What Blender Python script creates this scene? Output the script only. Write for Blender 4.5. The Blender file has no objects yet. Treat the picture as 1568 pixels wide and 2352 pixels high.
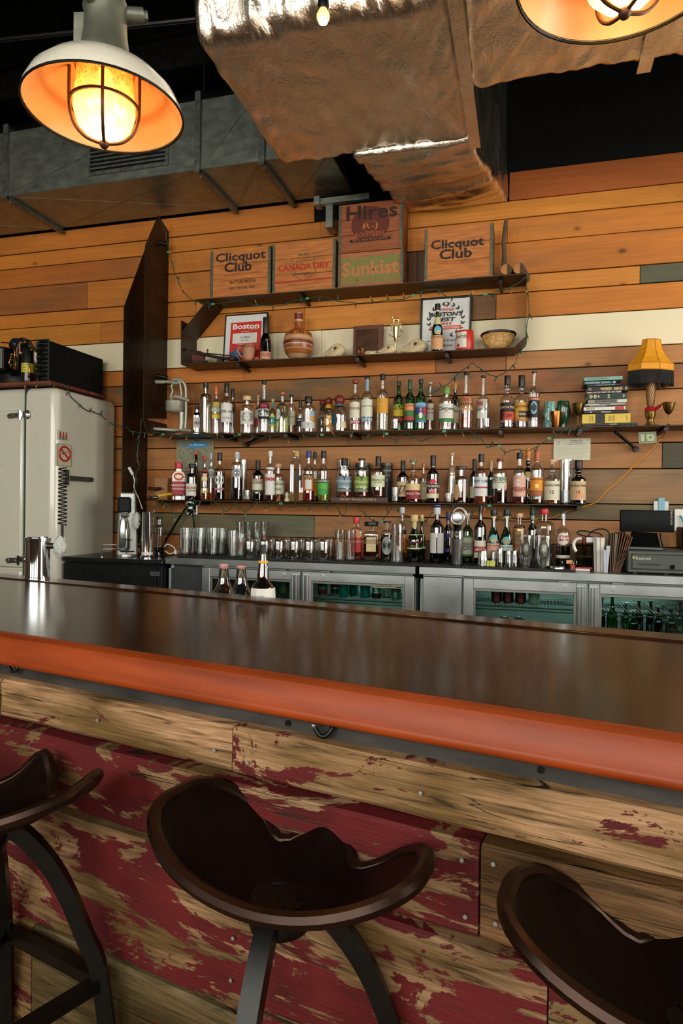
import bpy, math, random
import numpy as np
from math import sin, cos, radians, pi, hypot, atan2, sqrt
from mathutils import Vector, Matrix, noise
rnd = random.Random(7)
S = bpy.context.scene
COL = S.collection
# ------------------------------------------------------------------ camera
H = 1.32          # eye height
D = 4.6           # distance from camera to the plank wall
FPX = 1512.0      # focal length in pixels of the 1568 px wide frame
yaw, pitch, roll = map(radians, (-15.58, -.377, .785))
fw = Vector((sin(yaw)*cos(pitch), cos(yaw)*cos(pitch), sin(pitch)))
_r = Vector((cos(yaw), -sin(yaw), 0)); _u = _r.cross(fw)
rt = _r*cos(roll) + _u*sin(roll); up = -_r*sin(roll) + _u*cos(roll)
CAM = Vector((0, 0, H))
cd = bpy.data.cameras.new('camera'); cam = bpy.data.objects.new('camera', cd); COL.objects.link(cam)
cd.sensor_fit = 'HORIZONTAL'; cd.sensor_width = 36; cd.lens = FPX/1568*36
cd.clip_start = .05; cd.clip_end = 60
M3 = Matrix((rt, up, -fw)).transposed().to_4x4(); M3.translation = CAM
cam.matrix_world = M3
S.camera = cam
# ------------------------------------------------------------------ colour management, world, daylight
S.view_settings.view_transform = 'Standard'; S.view_settings.look = 'None'
S.view_settings.gamma = 1; S.view_settings.use_curve_mapping = False
S.view_settings.exposure = 0.42
try:
    S.cycles.max_bounces = 8; S.cycles.diffuse_bounces = 3; S.cycles.glossy_bounces = 3
    S.cycles.transmission_bounces = 6; S.cycles.transparent_max_bounces = 20
    S.cycles.caustics_reflective = False; S.cycles.caustics_refractive = False
    S.cycles.sample_clamp_indirect = 4; S.cycles.use_denoising = True; S.cycles.use_adaptive_sampling = True; S.cycles.adaptive_threshold = .04
except Exception: pass
wld = bpy.data.worlds.new('world'); S.world = wld; wld.use_nodes = True
wld.node_tree.nodes['Background'].inputs[0].default_value = (.75, .88, 1, 1)
wld.node_tree.nodes['Background'].inputs[1].default_value = .35
def area(name, loc, rot, sx, sy, power, col):
    l = bpy.data.lights.new(name, 'AREA'); l.shape = 'RECTANGLE'; l.size = sx; l.size_y = sy
    l.energy = power; l.color = col
    o = bpy.data.objects.new(name, l); COL.objects.link(o); o.location = loc; o.rotation_euler = rot
    return o
YF = -3.6   # street side wall with the windows, behind the camera
WINS = [(-4.0, 1.5), (-1.9, 1.5), (.2, 1.5), (2.3, 1.5)]
WZ0, WZ1 = 1.45, 4.0
for wx, ww in WINS:
    area('window_daylight', (wx, YF+.03, (WZ0+WZ1)/2), (radians(90), 0, 0), ww, WZ1-WZ0, 88, (1, .98, .90))
WINR = [(.9, 1.5), (2.9, 1.5)]      # side windows: centre y, width
for wy, ww in WINR:
    area('window_daylight', (3.4-.03, wy, 2.0), (0, radians(90), 0), 2.2, ww, 66, (1, .95, .84))
# ------------------------------------------------------------------ picture <-> place
def ray(x, y): return fw*FPX + rt*(x-784) - up*(y-1176)
def W(x, y, Y=D):
    d = ray(x, y); return CAM + d*(Y/d.y)
def Z(x, y, z):
    d = ray(x, y); return CAM + d*((z-H)/d.z)
def depth(p): return (Vector(p)-CAM).dot(fw)
BANG = radians(-11.77)
BU = Vector((cos(BANG), sin(BANG), 0)); BN = Vector((sin(BANG), -cos(BANG), 0))   # along the bar, towards the guests
def Bp(x, y, n):     # point on the vertical plane parallel to the bar at offset n
    d = ray(x, y); return CAM + d*(n/(d.dot(BN)))
def BL(p): p = Vector(p); return Vector((p.dot(BU), -p.dot(BN), p.z))     # bar-local coordinates (along, away, up)
# ------------------------------------------------------------------ tagging
def tag(o, label=None, cat=None, group=None, kind=None):
    if label: o['label'] = label
    if cat: o['category'] = cat
    if group: o['group'] = group
    if kind: o['kind'] = kind
    return o
def empty(name, loc, rz=0, label=None, cat=None, group=None, kind=None):
    o = bpy.data.objects.new(name, None); o.empty_display_size = .05; COL.objects.link(o)
    o.location = loc; o.rotation_euler = (0, 0, rz)
    return tag(o, label, cat, group, kind)
# ------------------------------------------------------------------ materials
def lin(c):
    if isinstance(c, str):
        c = c.lstrip('#'); c = [int(c[i:i+2], 16)/255 for i in (0, 2, 4)]
    return tuple((v/12.92 if v <= .04045 else ((v+.055)/1.055)**2.4) for v in c[:3])
MC = {}
def nn(nt, typ, **kw):
    n = nt.nodes.new(typ)
    for k, v in kw.items(): setattr(n, k, v)
    return n
def newmat(name):
    m = bpy.data.materials.new(name); m.use_nodes = True
    nt = m.node_tree; b = nt.nodes['Principled BSDF']
    return m, nt, b
def pm(name, col, rough=.5, metal=0., var=.12, scale=14., bump=0., stretch=(1, 1, 1), coat=0., rvar=.08, emit=None, spec=.5):
    """general procedural material: colour with noise variation, uneven gloss and relief"""
    if name in MC: return MC[name]
    m, nt, b = newmat(name); L = nt.links
    c = lin(col)
    tc = nn(nt, 'ShaderNodeTexCoord'); mp = nn(nt, 'ShaderNodeMapping'); mp.inputs['Scale'].default_value = stretch
    L.new(tc.outputs['Object'], mp.inputs[0])
    no = nn(nt, 'ShaderNodeTexNoise'); no.inputs['Scale'].default_value = scale; no.inputs['Detail'].default_value = 5
    L.new(mp.outputs[0], no.inputs['Vector'])
    r = nn(nt, 'ShaderNodeValToRGB')
    r.color_ramp.elements[0].position = .3; r.color_ramp.elements[1].position = .7
    r.color_ramp.elements[0].color = (*[v*(1-var) for v in c], 1)
    r.color_ramp.elements[1].color = (*[min(1, v*(1+var)) for v in c], 1)
    L.new(no.outputs['Fac'], r.inputs[0]); L.new(r.outputs[0], b.inputs['Base Color'])
    mr = nn(nt, 'ShaderNodeMapRange'); mr.inputs['To Min'].default_value = max(.02, rough-rvar); mr.inputs['To Max'].default_value = min(1, rough+rvar)
    L.new(no.outputs['Fac'], mr.inputs[0]); L.new(mr.outputs[0], b.inputs['Roughness'])
    b.inputs['Metallic'].default_value = metal; b.inputs['Specular IOR Level'].default_value = spec
    if coat: b.inputs['Coat Weight'].default_value = coat; b.inputs['Coat Roughness'].default_value = .06
    if bump:
        bp = nn(nt, 'ShaderNodeBump'); bp.inputs['Strength'].default_value = bump; bp.inputs['Distance'].default_value = .004
        L.new(no.outputs['Fac'], bp.inputs['Height']); L.new(bp.outputs[0], b.inputs['Normal'])
    if emit: b.inputs['Emission Color'].default_value = (*lin(emit[0]), 1); b.inputs['Emission Strength'].default_value = emit[1]
    MC[name] = m; return m
def flat(col, rough=.55, metal=0.):
    n = 'paint_%s_%d_%d' % (col.lstrip('#'), rough*100, metal*100)
    return pm(n, col, rough, metal, var=.06, scale=30)
def thin_glass(name, col=(1, 1, 1), edge=.70, gl=.17, rough=.02):
    """thin walled bottle glass: clear through the middle, darker and shinier at the rim"""
    if name in MC: return MC[name]
    m, nt, b = newmat(name); L = nt.links; nt.nodes.remove(b)
    out = nt.nodes['Material Output']
    lw = nn(nt, 'ShaderNodeLayerWeight'); lw.inputs[0].default_value = .45
    mx = nn(nt, 'ShaderNodeMixRGB'); mx.inputs[1].default_value = (*col, 1); mx.inputs[2].default_value = (*[c*edge for c in col], 1)
    L.new(lw.outputs['Facing'], mx.inputs[0])
    tr = nn(nt, 'ShaderNodeBsdfTransparent'); L.new(mx.outputs[0], tr.inputs[0])
    gs = nn(nt, 'ShaderNodeBsdfGlossy'); gs.inputs['Roughness'].default_value = rough
    mr = nn(nt, 'ShaderNodeMapRange'); mr.inputs['To Min'].default_value = gl; mr.inputs['To Max'].default_value = .85
    pw = nn(nt, 'ShaderNodeMath', operation='POWER'); pw.inputs[1].default_value = 2.5
    L.new(lw.outputs['Facing'], pw.inputs[0]); L.new(pw.outputs[0], mr.inputs[0])
    ms = nn(nt, 'ShaderNodeMixShader'); L.new(mr.outputs[0], ms.inputs[0]); L.new(tr.outputs[0], ms.inputs[1]); L.new(gs.outputs[0], ms.inputs[2])
    L.new(ms.outputs[0], out.inputs[0]); MC[name] = m; return m
def liquid(col, dens=1.):
    n = 'liquid_'+col.lstrip('#')
    if n in MC: return MC[n]
    m, nt, b = newmat(n)
    b.inputs['Base Color'].default_value = (*lin(col), 1); b.inputs['Roughness'].default_value = .02
    b.inputs['Transmission Weight'].default_value = .86; b.inputs['IOR'].default_value = 1.33
    MC[n] = m; return m
GLASS = thin_glass('clear_glass', (.985, .995, .985))
GLASSG = thin_glass('green_glass', (.10, .42, .14), .25)
GLASSD = thin_glass('dark_green_glass', (.05, .10, .04), .3)
GLASSB = thin_glass('brown_glass', (.16, .05, .02), .3)
GLASSK = thin_glass('black_glass', (.015, .015, .015), .5)
GLASSN = thin_glass('blue_glass', (.02, .04, .15), .4)
GLASSF = thin_glass('smoky_glass', (.62, .60, .52), .5)
GL = {'c': GLASS, 'g': GLASSG, 'd': GLASSD, 'b': GLASSB, 'k': GLASSK, 'n': GLASSN, 'f': GLASSF}
# ------------------------------------------------------------------ mesh building
class MB:
    def __init__(s): s.v = []; s.f = []
    def add(s, v, f, mat=None):
        o = len(s.v)
        s.v += [tuple(mat @ Vector(p)) if mat else tuple(p) for p in v]
        s.f += [tuple(i+o for i in q) for q in f]; return s
    def box(s, a, b, ch=0., mat=None):
        x0, y0, z0 = [min(a[i], b[i]) for i in range(3)]; x1, y1, z1 = [max(a[i], b[i]) for i in range(3)]
        if ch <= 0:
            v = [(x0, y0, z0), (x1, y0, z0), (x1, y1, z0), (x0, y1, z0), (x0, y0, z1), (x1, y0, z1), (x1, y1, z1), (x0, y1, z1)]
            f = [(0, 3, 2, 1), (4, 5, 6, 7), (0, 1, 5, 4), (1, 2, 6, 5), (2, 3, 7, 6), (3, 0, 4, 7)]
        else:
            v = []; idx = {}
            for k, (zz, zi) in enumerate(((z0, 1), (z1, -1))):
                for j, (xx, yy, xi, yi) in enumerate(((x0, y0, 1, 1), (x1, y0, -1, 1), (x1, y1, -1, -1), (x0, y1, 1, -1))):
                    idx[k, j] = len(v)
                    v += [(xx, yy+yi*ch, zz+zi*ch), (xx+xi*ch, yy, zz+zi*ch), (xx+xi*ch, yy+yi*ch, zz)]
            f = []
            I = lambda k, j, t: idx[k, j]+t
            f.append((I(0, 3, 2), I(0, 2, 2), I(0, 1, 2), I(0, 0, 2))); f.append((I(1, 0, 2), I(1, 1, 2), I(1, 2, 2), I(1, 3, 2)))
            tt = [1, 0, 1, 0]   # side faces: y0,x1,y1,x0
            for j in range(4):
                n = (j+1) % 4; t = tt[j]
                f.append((I(0, j, t), I(0, n, t), I(1, n, t), I(1, j, t)))
                f.append((I(0, j, t), I(0, j, 2), I(0, n, 2), I(0, n, t))); f.append((I(1, n, t), I(1, n, 2), I(1, j, 2), I(1, j, t)))
                pt = tt[j-1]
                f.append((I(0, j, t), I(1, j, t), I(1, j, pt), I(0, j, pt)))
                f.append((I(0, j, pt), I(0, j, 2), I(0, j, t))); f.append((I(1, j, t), I(1, j, 2), I(1, j, pt)))
        return s.add(v, f, mat)
    def lathe(s, prof, seg=20, c=(0, 0, 0), sq=0., mat=None, sx=1., sy=1., a0=None, a1=None):
        v = []; f = []; full = a0 is None
        n = seg if full else seg+1
        def rr(a):
            if not sq: return 1.
            return 1/((abs(cos(a))**sq+abs(sin(a))**sq)**(1/sq))
        for (r, z) in prof:
            for i in range(n):
                a = 2*pi*i/seg if full else a0+(a1-a0)*i/seg
                k = r*rr(a); v.append((c[0]+k*cos(a)*sx, c[1]+k*sin(a)*sy, c[2]+z))
        for j in range(len(prof)-1):
            for i in range(seg):
                i2 = (i+1) % n if full else i+1
                if prof[j][0] < 1e-6 and full: f.append((j*n, (j+1)*n+i2, (j+1)*n+i)) if prof[j+1][0] > 1e-6 else None
                elif prof[j+1][0] < 1e-6 and full: f.append((j*n+i, j*n+i2, (j+1)*n))
                else: f.append((j*n+i, j*n+i2, (j+1)*n+i2, (j+1)*n+i))
        return s.add(v, [q for q in f if q], mat)
    def cyl(s, r, z0, z1, seg=16, c=(0, 0, 0), mat=None): return s.lathe([(0, z0), (r, z0), (r, z1), (0, z1)], seg, c, mat=mat)
    def rod(s, p, q, r, seg=8, r2=None):
        return s.tube([p, q], r, seg, r_end=r2)
    def tube(s, pts, r, seg=8, r_end=None, closed=False, flatz=1., cap=True):
        P = [Vector(p) for p in pts]; n = len(P); v = []; f = []
        prev = None
        for i in range(n):
            if closed: t = (P[(i+1) % n]-P[i-1])
            else: t = (P[min(i+1, n-1)]-P[max(i-1, 0)])
            t = t.normalized() if t.length > 1e-9 else Vector((0, 0, 1))
            if prev is None:
                a = Vector((0, 0, 1)) if abs(t.z) < .9 else Vector((1, 0, 0))
                x = t.cross(a).normalized()
            else: x = (prev - t*prev.dot(t)).normalized()
            prev = x; y = t.cross(x)
            ri = r if r_end is None else r+(r_end-r)*i/(n-1)
            if isinstance(r, (list, tuple)): ri = r[i]
            for k in range(seg):
                a = 2*pi*k/seg + (pi/4 if seg == 4 else 0)
                v.append(P[i]+x*(cos(a)*ri)+y*(sin(a)*ri*flatz))
        m = n if closed else n-1
        for i in range(m):
            i2 = (i+1) % n
            for k in range(seg):
                k2 = (k+1) % seg; f.append((i*seg+k, i*seg+k2, i2*seg+k2, i2*seg+k))
        if not closed and cap: f.append(tuple(range(seg-1, -1, -1))); f.append(tuple((n-1)*seg+k for k in range(seg)))
        return s.add(v, f)
    def ball(s, c, r, seg=12, sx=1, sy=1, sz=1):
        k = seg//2
        return s.lathe([(r*sin(pi*i/k), -r*cos(pi*i/k)*sz) for i in range(k+1)], seg, c, sx=sx, sy=sy)
    def prism(s, poly, y0, y1, mat=None):      # polygon in x-z extruded along y
        n = len(poly); v = [(p[0], y0, p[1]) for p in poly]+[(p[0], y1, p[1]) for p in poly]
        f = [tuple(range(n)), tuple(range(2*n-1, n-1, -1))]+[(i, i+n, (i+1) % n+n, (i+1) % n) for i in range(n)]
        return s.add(v, f, mat)
    def build(s, name, mat, parent=None, loc=None, smooth=40, color=None):
        me = bpy.data.meshes.new(name); me.from_pydata([tuple(p) for p in s.v], [], s.f)
        return link(name, me, mat, parent, loc, smooth, color)
def link(name, me, mat, parent=None, loc=None, smooth=40, color=None):
    me.validate(verbose=False)
    import bmesh
    bm = bmesh.new(); bm.from_mesh(me); bmesh.ops.recalc_face_normals(bm, faces=bm.faces); bm.to_mesh(me); bm.free()
    if smooth: me.shade_smooth(); me.set_sharp_from_angle(angle=radians(smooth))
    if mat: me.materials.append(mat)
    o = bpy.data.objects.new(name, me); COL.objects.link(o)
    if parent: o.parent = parent
    if loc is not None: o.location = loc
    if color: o.color = (*color, 1)
    return o
TC = {}
def text_geo(body, off=.0, shear=0.):
    k = (body, off, shear)
    if k not in TC:
        c = bpy.data.curves.new('t', 'FONT'); c.body = body; c.resolution_u = 2; c.offset = off; c.shear = shear; c.fill_mode = 'FRONT'
        c.align_x = 'LEFT'; o = bpy.data.objects.new('t', c); me = bpy.data.meshes.new_from_object(o)
        v = [tuple(p.co)[:2] for p in me.vertices]; f = [tuple(p.vertices) for p in me.polygons]
        bpy.data.objects.remove(o); bpy.data.meshes.remove(me); bpy.data.curves.remove(c)
        if v:
            x0 = min(p[0] for p in v); x1 = max(p[0] for p in v); y0 = min(p[1] for p in v); y1 = max(p[1] for p in v)
            v = [((p[0]-(x0+x1)/2)/(x1-x0), (p[1]-(y0+y1)/2)/(y1-y0)) for p in v]
        TC[k] = (v, f, (x1-x0)/(y1-y0) if v else 1)
    return TC[k]
def text_on(mb, body, cx, cz, w, h=None, y=0., off=.01, shear=0., fn=None):
    """flat lettering in the x-z plane facing -y; fn may bend it"""
    v, f, asp = text_geo(body, off, shear)
    if h is None: h = w/asp
    P = [(cx+a*w, y, cz+b*h) for a, b in v]
    if fn: P = [fn(p) for p in P]
    mb.add(P, f); return mb
def smooth_path(pts, sub=5):
    P = [Vector(p) for p in pts]; out = []
    for i in range(len(P)-1):
        p0 = P[max(i-1, 0)]; p1 = P[i]; p2 = P[i+1]; p3 = P[min(i+2, len(P)-1)]
        for k in range(sub):
            t = k/sub; out.append(.5*((2*p1)+(p2-p0)*t+(2*p0-5*p1+4*p2-p3)*t*t+(3*p1-p0-3*p2+p3)*t**3))
    out.append(P[-1]); return out
# ================================================================== MATERIALS OF THE ROOM
def wood_wall():
    m, nt, b = newmat('wall_plank_pine'); L = nt.links
    tc = nn(nt, 'ShaderNodeTexCoord'); oi = nn(nt, 'ShaderNodeObjectInfo')
    off = nn(nt, 'ShaderNodeVectorMath', operation='SCALE'); off.inputs[0].default_value = (37, 11, 23)
    L.new(oi.outputs['Random'], off.inputs['Scale'])
    ad = nn(nt, 'ShaderNodeVectorMath', operation='ADD'); L.new(tc.outputs['Object'], ad.inputs[0]); L.new(off.outputs[0], ad.inputs[1])
    def mapped(sc, **kw):
        mp = nn(nt, 'ShaderNodeMapping'); mp.inputs['Scale'].default_value = sc; L.new(ad.outputs[0], mp.inputs[0]); return mp
    g = nn(nt, 'ShaderNodeTexNoise'); g.inputs['Scale'].default_value = 1; g.inputs['Detail'].default_value = 6; g.inputs['Distortion'].default_value = .6
    L.new(mapped((2.2, 2, 60)).outputs[0], g.inputs['Vector'])
    g2 = nn(nt, 'ShaderNodeTexNoise'); g2.inputs['Scale'].default_value = 1; g2.inputs['Detail'].default_value = 3
    L.new(mapped((1.1, 1, 3.0)).outputs[0], g2.inputs['Vector'])
    vo = nn(nt, 'ShaderNodeTexVoronoi'); vo.inputs['Scale'].default_value = 1; L.new(mapped((3.2, .01, 5.0)).outputs[0], vo.inputs['Vector'])
    kn = nn(nt, 'ShaderNodeValToRGB'); e = kn.color_ramp.elements; e[0].position = 0; e[0].color = (.18, .18, .18, 1); e[1].position = .15; e[1].color = (1, 1, 1, 1)
    for p, c in ((.03, .45), (.055, .22), (.072, .5), (.085, .82), (.1, .74), (.12, .92)):
        q = kn.color_ramp.elements.new(p); q.color = (c, c, c, 1)
    sc_ = nn(nt, 'ShaderNodeSeparateColor'); L.new(vo.outputs['Color'], sc_.inputs[0])
    gt = nn(nt, 'ShaderNodeMath', operation='GREATER_THAN'); gt.inputs[1].default_value = .45; L.new(sc_.outputs[0], gt.inputs[0])
    kd = nn(nt, 'ShaderNodeMath', operation='ADD'); L.new(vo.outputs['Distance'], kd.inputs[0]); L.new(gt.outputs[0], kd.inputs[1])
    L.new(kd.outputs[0], kn.inputs[0])
    r1 = nn(nt, 'ShaderNodeMapRange'); r1.inputs['From Min'].default_value = .3; r1.inputs['From Max'].default_value = .7; r1.inputs['To Min'].default_value = .84; r1.inputs['To Max'].default_value = 1.08
    L.new(g.outputs['Fac'], r1.inputs[0])
    r2 = nn(nt, 'ShaderNodeMapRange'); r2.inputs['From Min'].default_value = .3; r2.inputs['From Max'].default_value = .7; r2.inputs['To Min'].default_value = .80; r2.inputs['To Max'].default_value = 1.12
    L.new(g2.outputs['Fac'], r2.inputs[0])
    mu = nn(nt, 'ShaderNodeMath', operation='MULTIPLY'); L.new(r1.outputs[0], mu.inputs[0]); L.new(r2.outputs[0], mu.inputs[1])
    # painted boards carry no grain: blend by the object attribute "grain"
    at = nn(nt, 'ShaderNodeAttribute'); at.attribute_type = 'OBJECT'; at.attribute_name = 'grain'
    mk = nn(nt, 'ShaderNodeMixRGB', blend_type='MULTIPLY'); mk.inputs[0].default_value = 1
    L.new(mu.outputs[0], mk.inputs[1]); L.new(kn.outputs[0], mk.inputs[2])
    mg = nn(nt, 'ShaderNodeMixRGB'); mg.inputs[1].default_value = (1, 1, 1, 1); L.new(at.outputs['Fac'], mg.inputs[0]); L.new(mk.outputs[0], mg.inputs[2])
    mx = nn(nt, 'ShaderNodeMixRGB', blend_type='MULTIPLY'); mx.inputs[0].default_value = 1
    L.new(oi.outputs['Color'], mx.inputs[1]); L.new(mg.outputs[0], mx.inputs[2])
    # dusty grey stain in irregular patches, amount from the attribute "stain"
    st = nn(nt, 'ShaderNodeAttribute'); st.attribute_type = 'OBJECT'; st.attribute_name = 'stain'
    g3 = nn(nt, 'ShaderNodeTexNoise'); g3.inputs['Scale'].default_value = 1; g3.inputs['Detail'].default_value = 7; L.new(mapped((2.2, 1, 9)).outputs[0], g3.inputs['Vector'])
    r3 = nn(nt, 'ShaderNodeMapRange'); r3.inputs['From Min'].default_value = .48; r3.inputs['From Max'].default_value = .66; L.new(g3.outputs['Fac'], r3.inputs[0])
    ms = nn(nt, 'ShaderNodeMath', operation='MULTIPLY'); L.new(r3.outputs[0], ms.inputs[0]); L.new(st.outputs['Fac'], ms.inputs[1])
    m2 = nn(nt, 'ShaderNodeMixRGB'); L.new(ms.outputs[0], m2.inputs[0]); L.new(mx.outputs[0], m2.inputs[1]); m2.inputs[2].default_value = (*lin('#54503a'), 1)
    L.new(m2.outputs[0], b.inputs['Base Color'])
    b.inputs['Roughness'].default_value = .55; b.inputs['Specular IOR Level'].default_value = .3
    bp = nn(nt, 'ShaderNodeBump'); bp.inputs['Strength'].default_value = .15; bp.inputs['Distance'].default_value = .003
    L.new(g.outputs['Fac'], bp.inputs['Height']); L.new(bp.outputs[0], b.inputs['Normal'])
    return m
M_WALL = wood_wall()
def wood_paint():
    """weathered oak with red barn paint flaking off; object attribute "paint" says how much is left"""
    m, nt, b = newmat('reclaimed_barn_wood'); L = nt.links
    tc = nn(nt, 'ShaderNodeTexCoord'); oi = nn(nt, 'ShaderNodeObjectInfo')
    off = nn(nt, 'ShaderNodeVectorMath', operation='SCALE'); off.inputs[0].default_value = (17, 5, 13); L.new(oi.outputs['Random'], off.inputs['Scale'])
    ad = nn(nt, 'ShaderNodeVectorMath', operation='ADD'); L.new(tc.outputs['Object'], ad.inputs[0]); L.new(off.outputs[0], ad.inputs[1])
    def noi(sc, det=6, dis=0., rgh=.5):
        mp = nn(nt, 'ShaderNodeMapping'); mp.inputs['Scale'].default_value = sc; L.new(ad.outputs[0], mp.inputs[0])
        n = nn(nt, 'ShaderNodeTexNoise'); n.inputs['Scale'].default_value = 1; n.inputs['Detail'].default_value = det; n.inputs['Distortion'].default_value = dis
        n.inputs['Roughness'].default_value = rgh; L.new(mp.outputs[0], n.inputs['Vector']); return n
    def mr(src, a, c, lo=0., hi=1.):
        r = nn(nt, 'ShaderNodeMapRange'); r.inputs['From Min'].default_value = a; r.inputs['From Max'].default_value = c; r.inputs['To Min'].default_value = lo; r.inputs['To Max'].default_value = hi
        L.new(src, r.inputs[0]); return r.outputs[0]
    grain = noi((7, 30, 120), 6, 1.2, .6); tone = noi((3, 3, 14), 4, .5)
    ramp = nn(nt, 'ShaderNodeValToRGB'); e = ramp.color_ramp.elements
    e[0].position = .30; e[0].color = (*lin('#453523'), 1); e[1].position = .62; e[1].color = (*lin('#a6866a'), 1)
    q = ramp.color_ramp.elements.new(.42); q.color = (*lin('#80664a'), 1)
    L.new(grain.outputs['Fac'], ramp.inputs[0])
    tm = nn(nt, 'ShaderNodeMixRGB', blend_type='MULTIPLY'); tm.inputs[0].default_value = 1
    L.new(ramp.outputs[0], tm.inputs[1])
    t2 = nn(nt, 'ShaderNodeMixRGB'); t2.inputs[1].default_value = (*lin('#a8a078'), 1); t2.inputs[2].default_value = (1, .93, .82, 1)
    L.new(mr(tone.outputs['Fac'], .38, .6), t2.inputs[0]); L.new(t2.outputs[0], tm.inputs[2])
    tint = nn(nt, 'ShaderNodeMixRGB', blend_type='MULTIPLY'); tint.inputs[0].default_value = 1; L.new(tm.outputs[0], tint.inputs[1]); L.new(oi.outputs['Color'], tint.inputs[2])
    # long cracks
    cr = noi((1.0, 2, 30), 4, 1.0, .5)
    ab = nn(nt, 'ShaderNodeMath', operation='ABSOLUTE'); sb = nn(nt, 'ShaderNodeMath', operation='SUBTRACT'); sb.inputs[1].default_value = .5
    L.new(cr.outputs['Fac'], sb.inputs[0]); L.new(sb.outputs[0], ab.inputs[0])
    crk = mr(ab.outputs[0], .002, .007)
    gate = mr(noi((2.5, 2, 5), 2).outputs['Fac'], .52, .6)
    inv = nn(nt, 'ShaderNodeMath', operation='SUBTRACT'); inv.inputs[0].default_value = 1; L.new(crk, inv.inputs[1])
    cg = nn(nt, 'ShaderNodeMath', operation='MULTIPLY'); L.new(inv.outputs[0], cg.inputs[0]); L.new(gate, cg.inputs[1])
    # paint mask
    at = nn(nt, 'ShaderNodeAttribute'); at.attribute_type = 'OBJECT'; at.attribute_name = 'paint'
    pn = noi((4.2, 3, 13), 10, .8, .68)
    ed = noi((12, 30, 90), 4, .6)
    a1 = nn(nt, 'ShaderNodeMath', operation='MULTIPLY_ADD'); L.new(ed.outputs['Fac'], a1.inputs[0]); a1.inputs[1].default_value = .20; L.new(pn.outputs['Fac'], a1.inputs[2])
    th = nn(nt, 'ShaderNodeMath', operation='SUBTRACT'); L.new(a1.outputs[0], th.inputs[1])
    # more paint = lower threshold
    sc = nn(nt, 'ShaderNodeMath', operation='MULTIPLY_ADD'); L.new(at.outputs['Fac'], sc.inputs[0]); sc.inputs[1].default_value = .30; sc.inputs[2].default_value = .445
    L.new(sc.outputs[0], th.inputs[0])
    mask = mr(th.outputs[0], -.006, .006)
    red = nn(nt, 'ShaderNodeValToRGB'); red.color_ramp.elements[0].color = (*lin('#4c1214'), 1); red.color_ramp.elements[1].color = (*lin('#601a1a'), 1)
    red.color_ramp.elements[0].position = .35; red.color_ramp.elements[1].position = .65
    L.new(noi((9, 9, 14), 6, .4).outputs['Fac'], red.inputs[0])
    mx = nn(nt, 'ShaderNodeMixRGB'); L.new(mask, mx.inputs[0]); L.new(tint.outputs[0], mx.inputs[1]); L.new(red.outputs[0], mx.inputs[2])
    m3 = nn(nt, 'ShaderNodeMixRGB'); L.new(cg.outputs[0], m3.inputs[0]); L.new(mx.outputs[0], m3.inputs[1]); m3.inputs[2].default_value = (*lin('#231a0e'), 1)
    L.new(m3.outputs[0], b.inputs['Base Color']); b.inputs['Roughness'].default_value = .62; b.inputs['Specular IOR Level'].default_value = .25
    hs = nn(nt, 'ShaderNodeMath', operation='MULTIPLY_ADD'); L.new(mask, hs.inputs[0]); hs.inputs[1].default_value = .7; L.new(grain.outputs['Fac'], hs.inputs[2])
    h2 = nn(nt, 'ShaderNodeMath', operation='SUBTRACT'); L.new(hs.outputs[0], h2.inputs[0]); L.new(cg.outputs[0], h2.inputs[1])
    bp = nn(nt, 'ShaderNodeBump'); bp.inputs['Strength'].default_value = .5; bp.inputs['Distance'].default_value = .003
    L.new(h2.outputs[0], bp.inputs['Height']); L.new(bp.outputs[0], b.inputs['Normal'])
    return m
M_BARN = wood_paint()
def foil():
    m, nt, b = newmat('foil_insulation'); L = nt.links
    tc = nn(nt, 'ShaderNodeTexCoord')
    n1 = nn(nt, 'ShaderNodeTexNoise'); n1.inputs['Scale'].default_value = 3.2; n1.inputs['Detail'].default_value = 9; n1.inputs['Roughness'].default_value = .62; n1.inputs['Distortion'].default_value = .6
    mp = nn(nt, 'ShaderNodeMapping'); mp.inputs['Scale'].default_value = (3.2, 1.5, 1); L.new(tc.outputs['Object'], mp.inputs[0]); L.new(mp.outputs[0], n1.inputs['Vector'])
    n2 = nn(nt, 'ShaderNodeTexNoise'); n2.inputs['Scale'].default_value = 60; n2.inputs['Detail'].default_value = 4; L.new(tc.outputs['Object'], n2.inputs['Vector'])
    br = nn(nt, 'ShaderNodeTexVoronoi'); br.inputs['Scale'].default_value = 95; L.new(tc.outputs['Object'], br.inputs['Vector'])
    b1 = nn(nt, 'ShaderNodeBump'); b1.inputs['Strength'].default_value = .4; b1.inputs['Distance'].default_value = .05; L.new(n1.outputs['Fac'], b1.inputs['Height'])
    b2 = nn(nt, 'ShaderNodeBump'); b2.inputs['Strength'].default_value = .35; b2.inputs['Distance'].default_value = .004; L.new(n2.outputs['Fac'], b2.inputs['Height']); L.new(b1.outputs[0], b2.inputs['Normal'])
    b3 = nn(nt, 'ShaderNodeBump'); b3.inputs['Strength'].default_value = .25; b3.inputs['Distance'].default_value = .002; L.new(br.outputs['Distance'], b3.inputs['Height']); L.new(b2.outputs[0], b3.inputs['Normal'])
    L.new(b3.outputs[0], b.inputs['Normal'])
    b.inputs['Base Color'].default_value = (.88, .81, .68, 1); b.inputs['Metallic'].default_value = 1; b.inputs['Roughness'].default_value = .23
    return m
M_FOIL = foil()
M_STEEL_DARK = pm('dark_rolled_steel', '#3a2c20', .42, .75, var=.35, scale=6, bump=.05)
M_BLACK = pm('soot_black', '#0b0c0a', .8, var=.3, scale=3, spec=.15)
M_GALV = pm('galvanised_sheet', '#8f9488', .38, .85, var=.22, scale=9, bump=.05, stretch=(1, 1, 2))
M_GALVD = pm('galvanised_edge', '#73766c', .42, .8, var=.3, scale=30)
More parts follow.
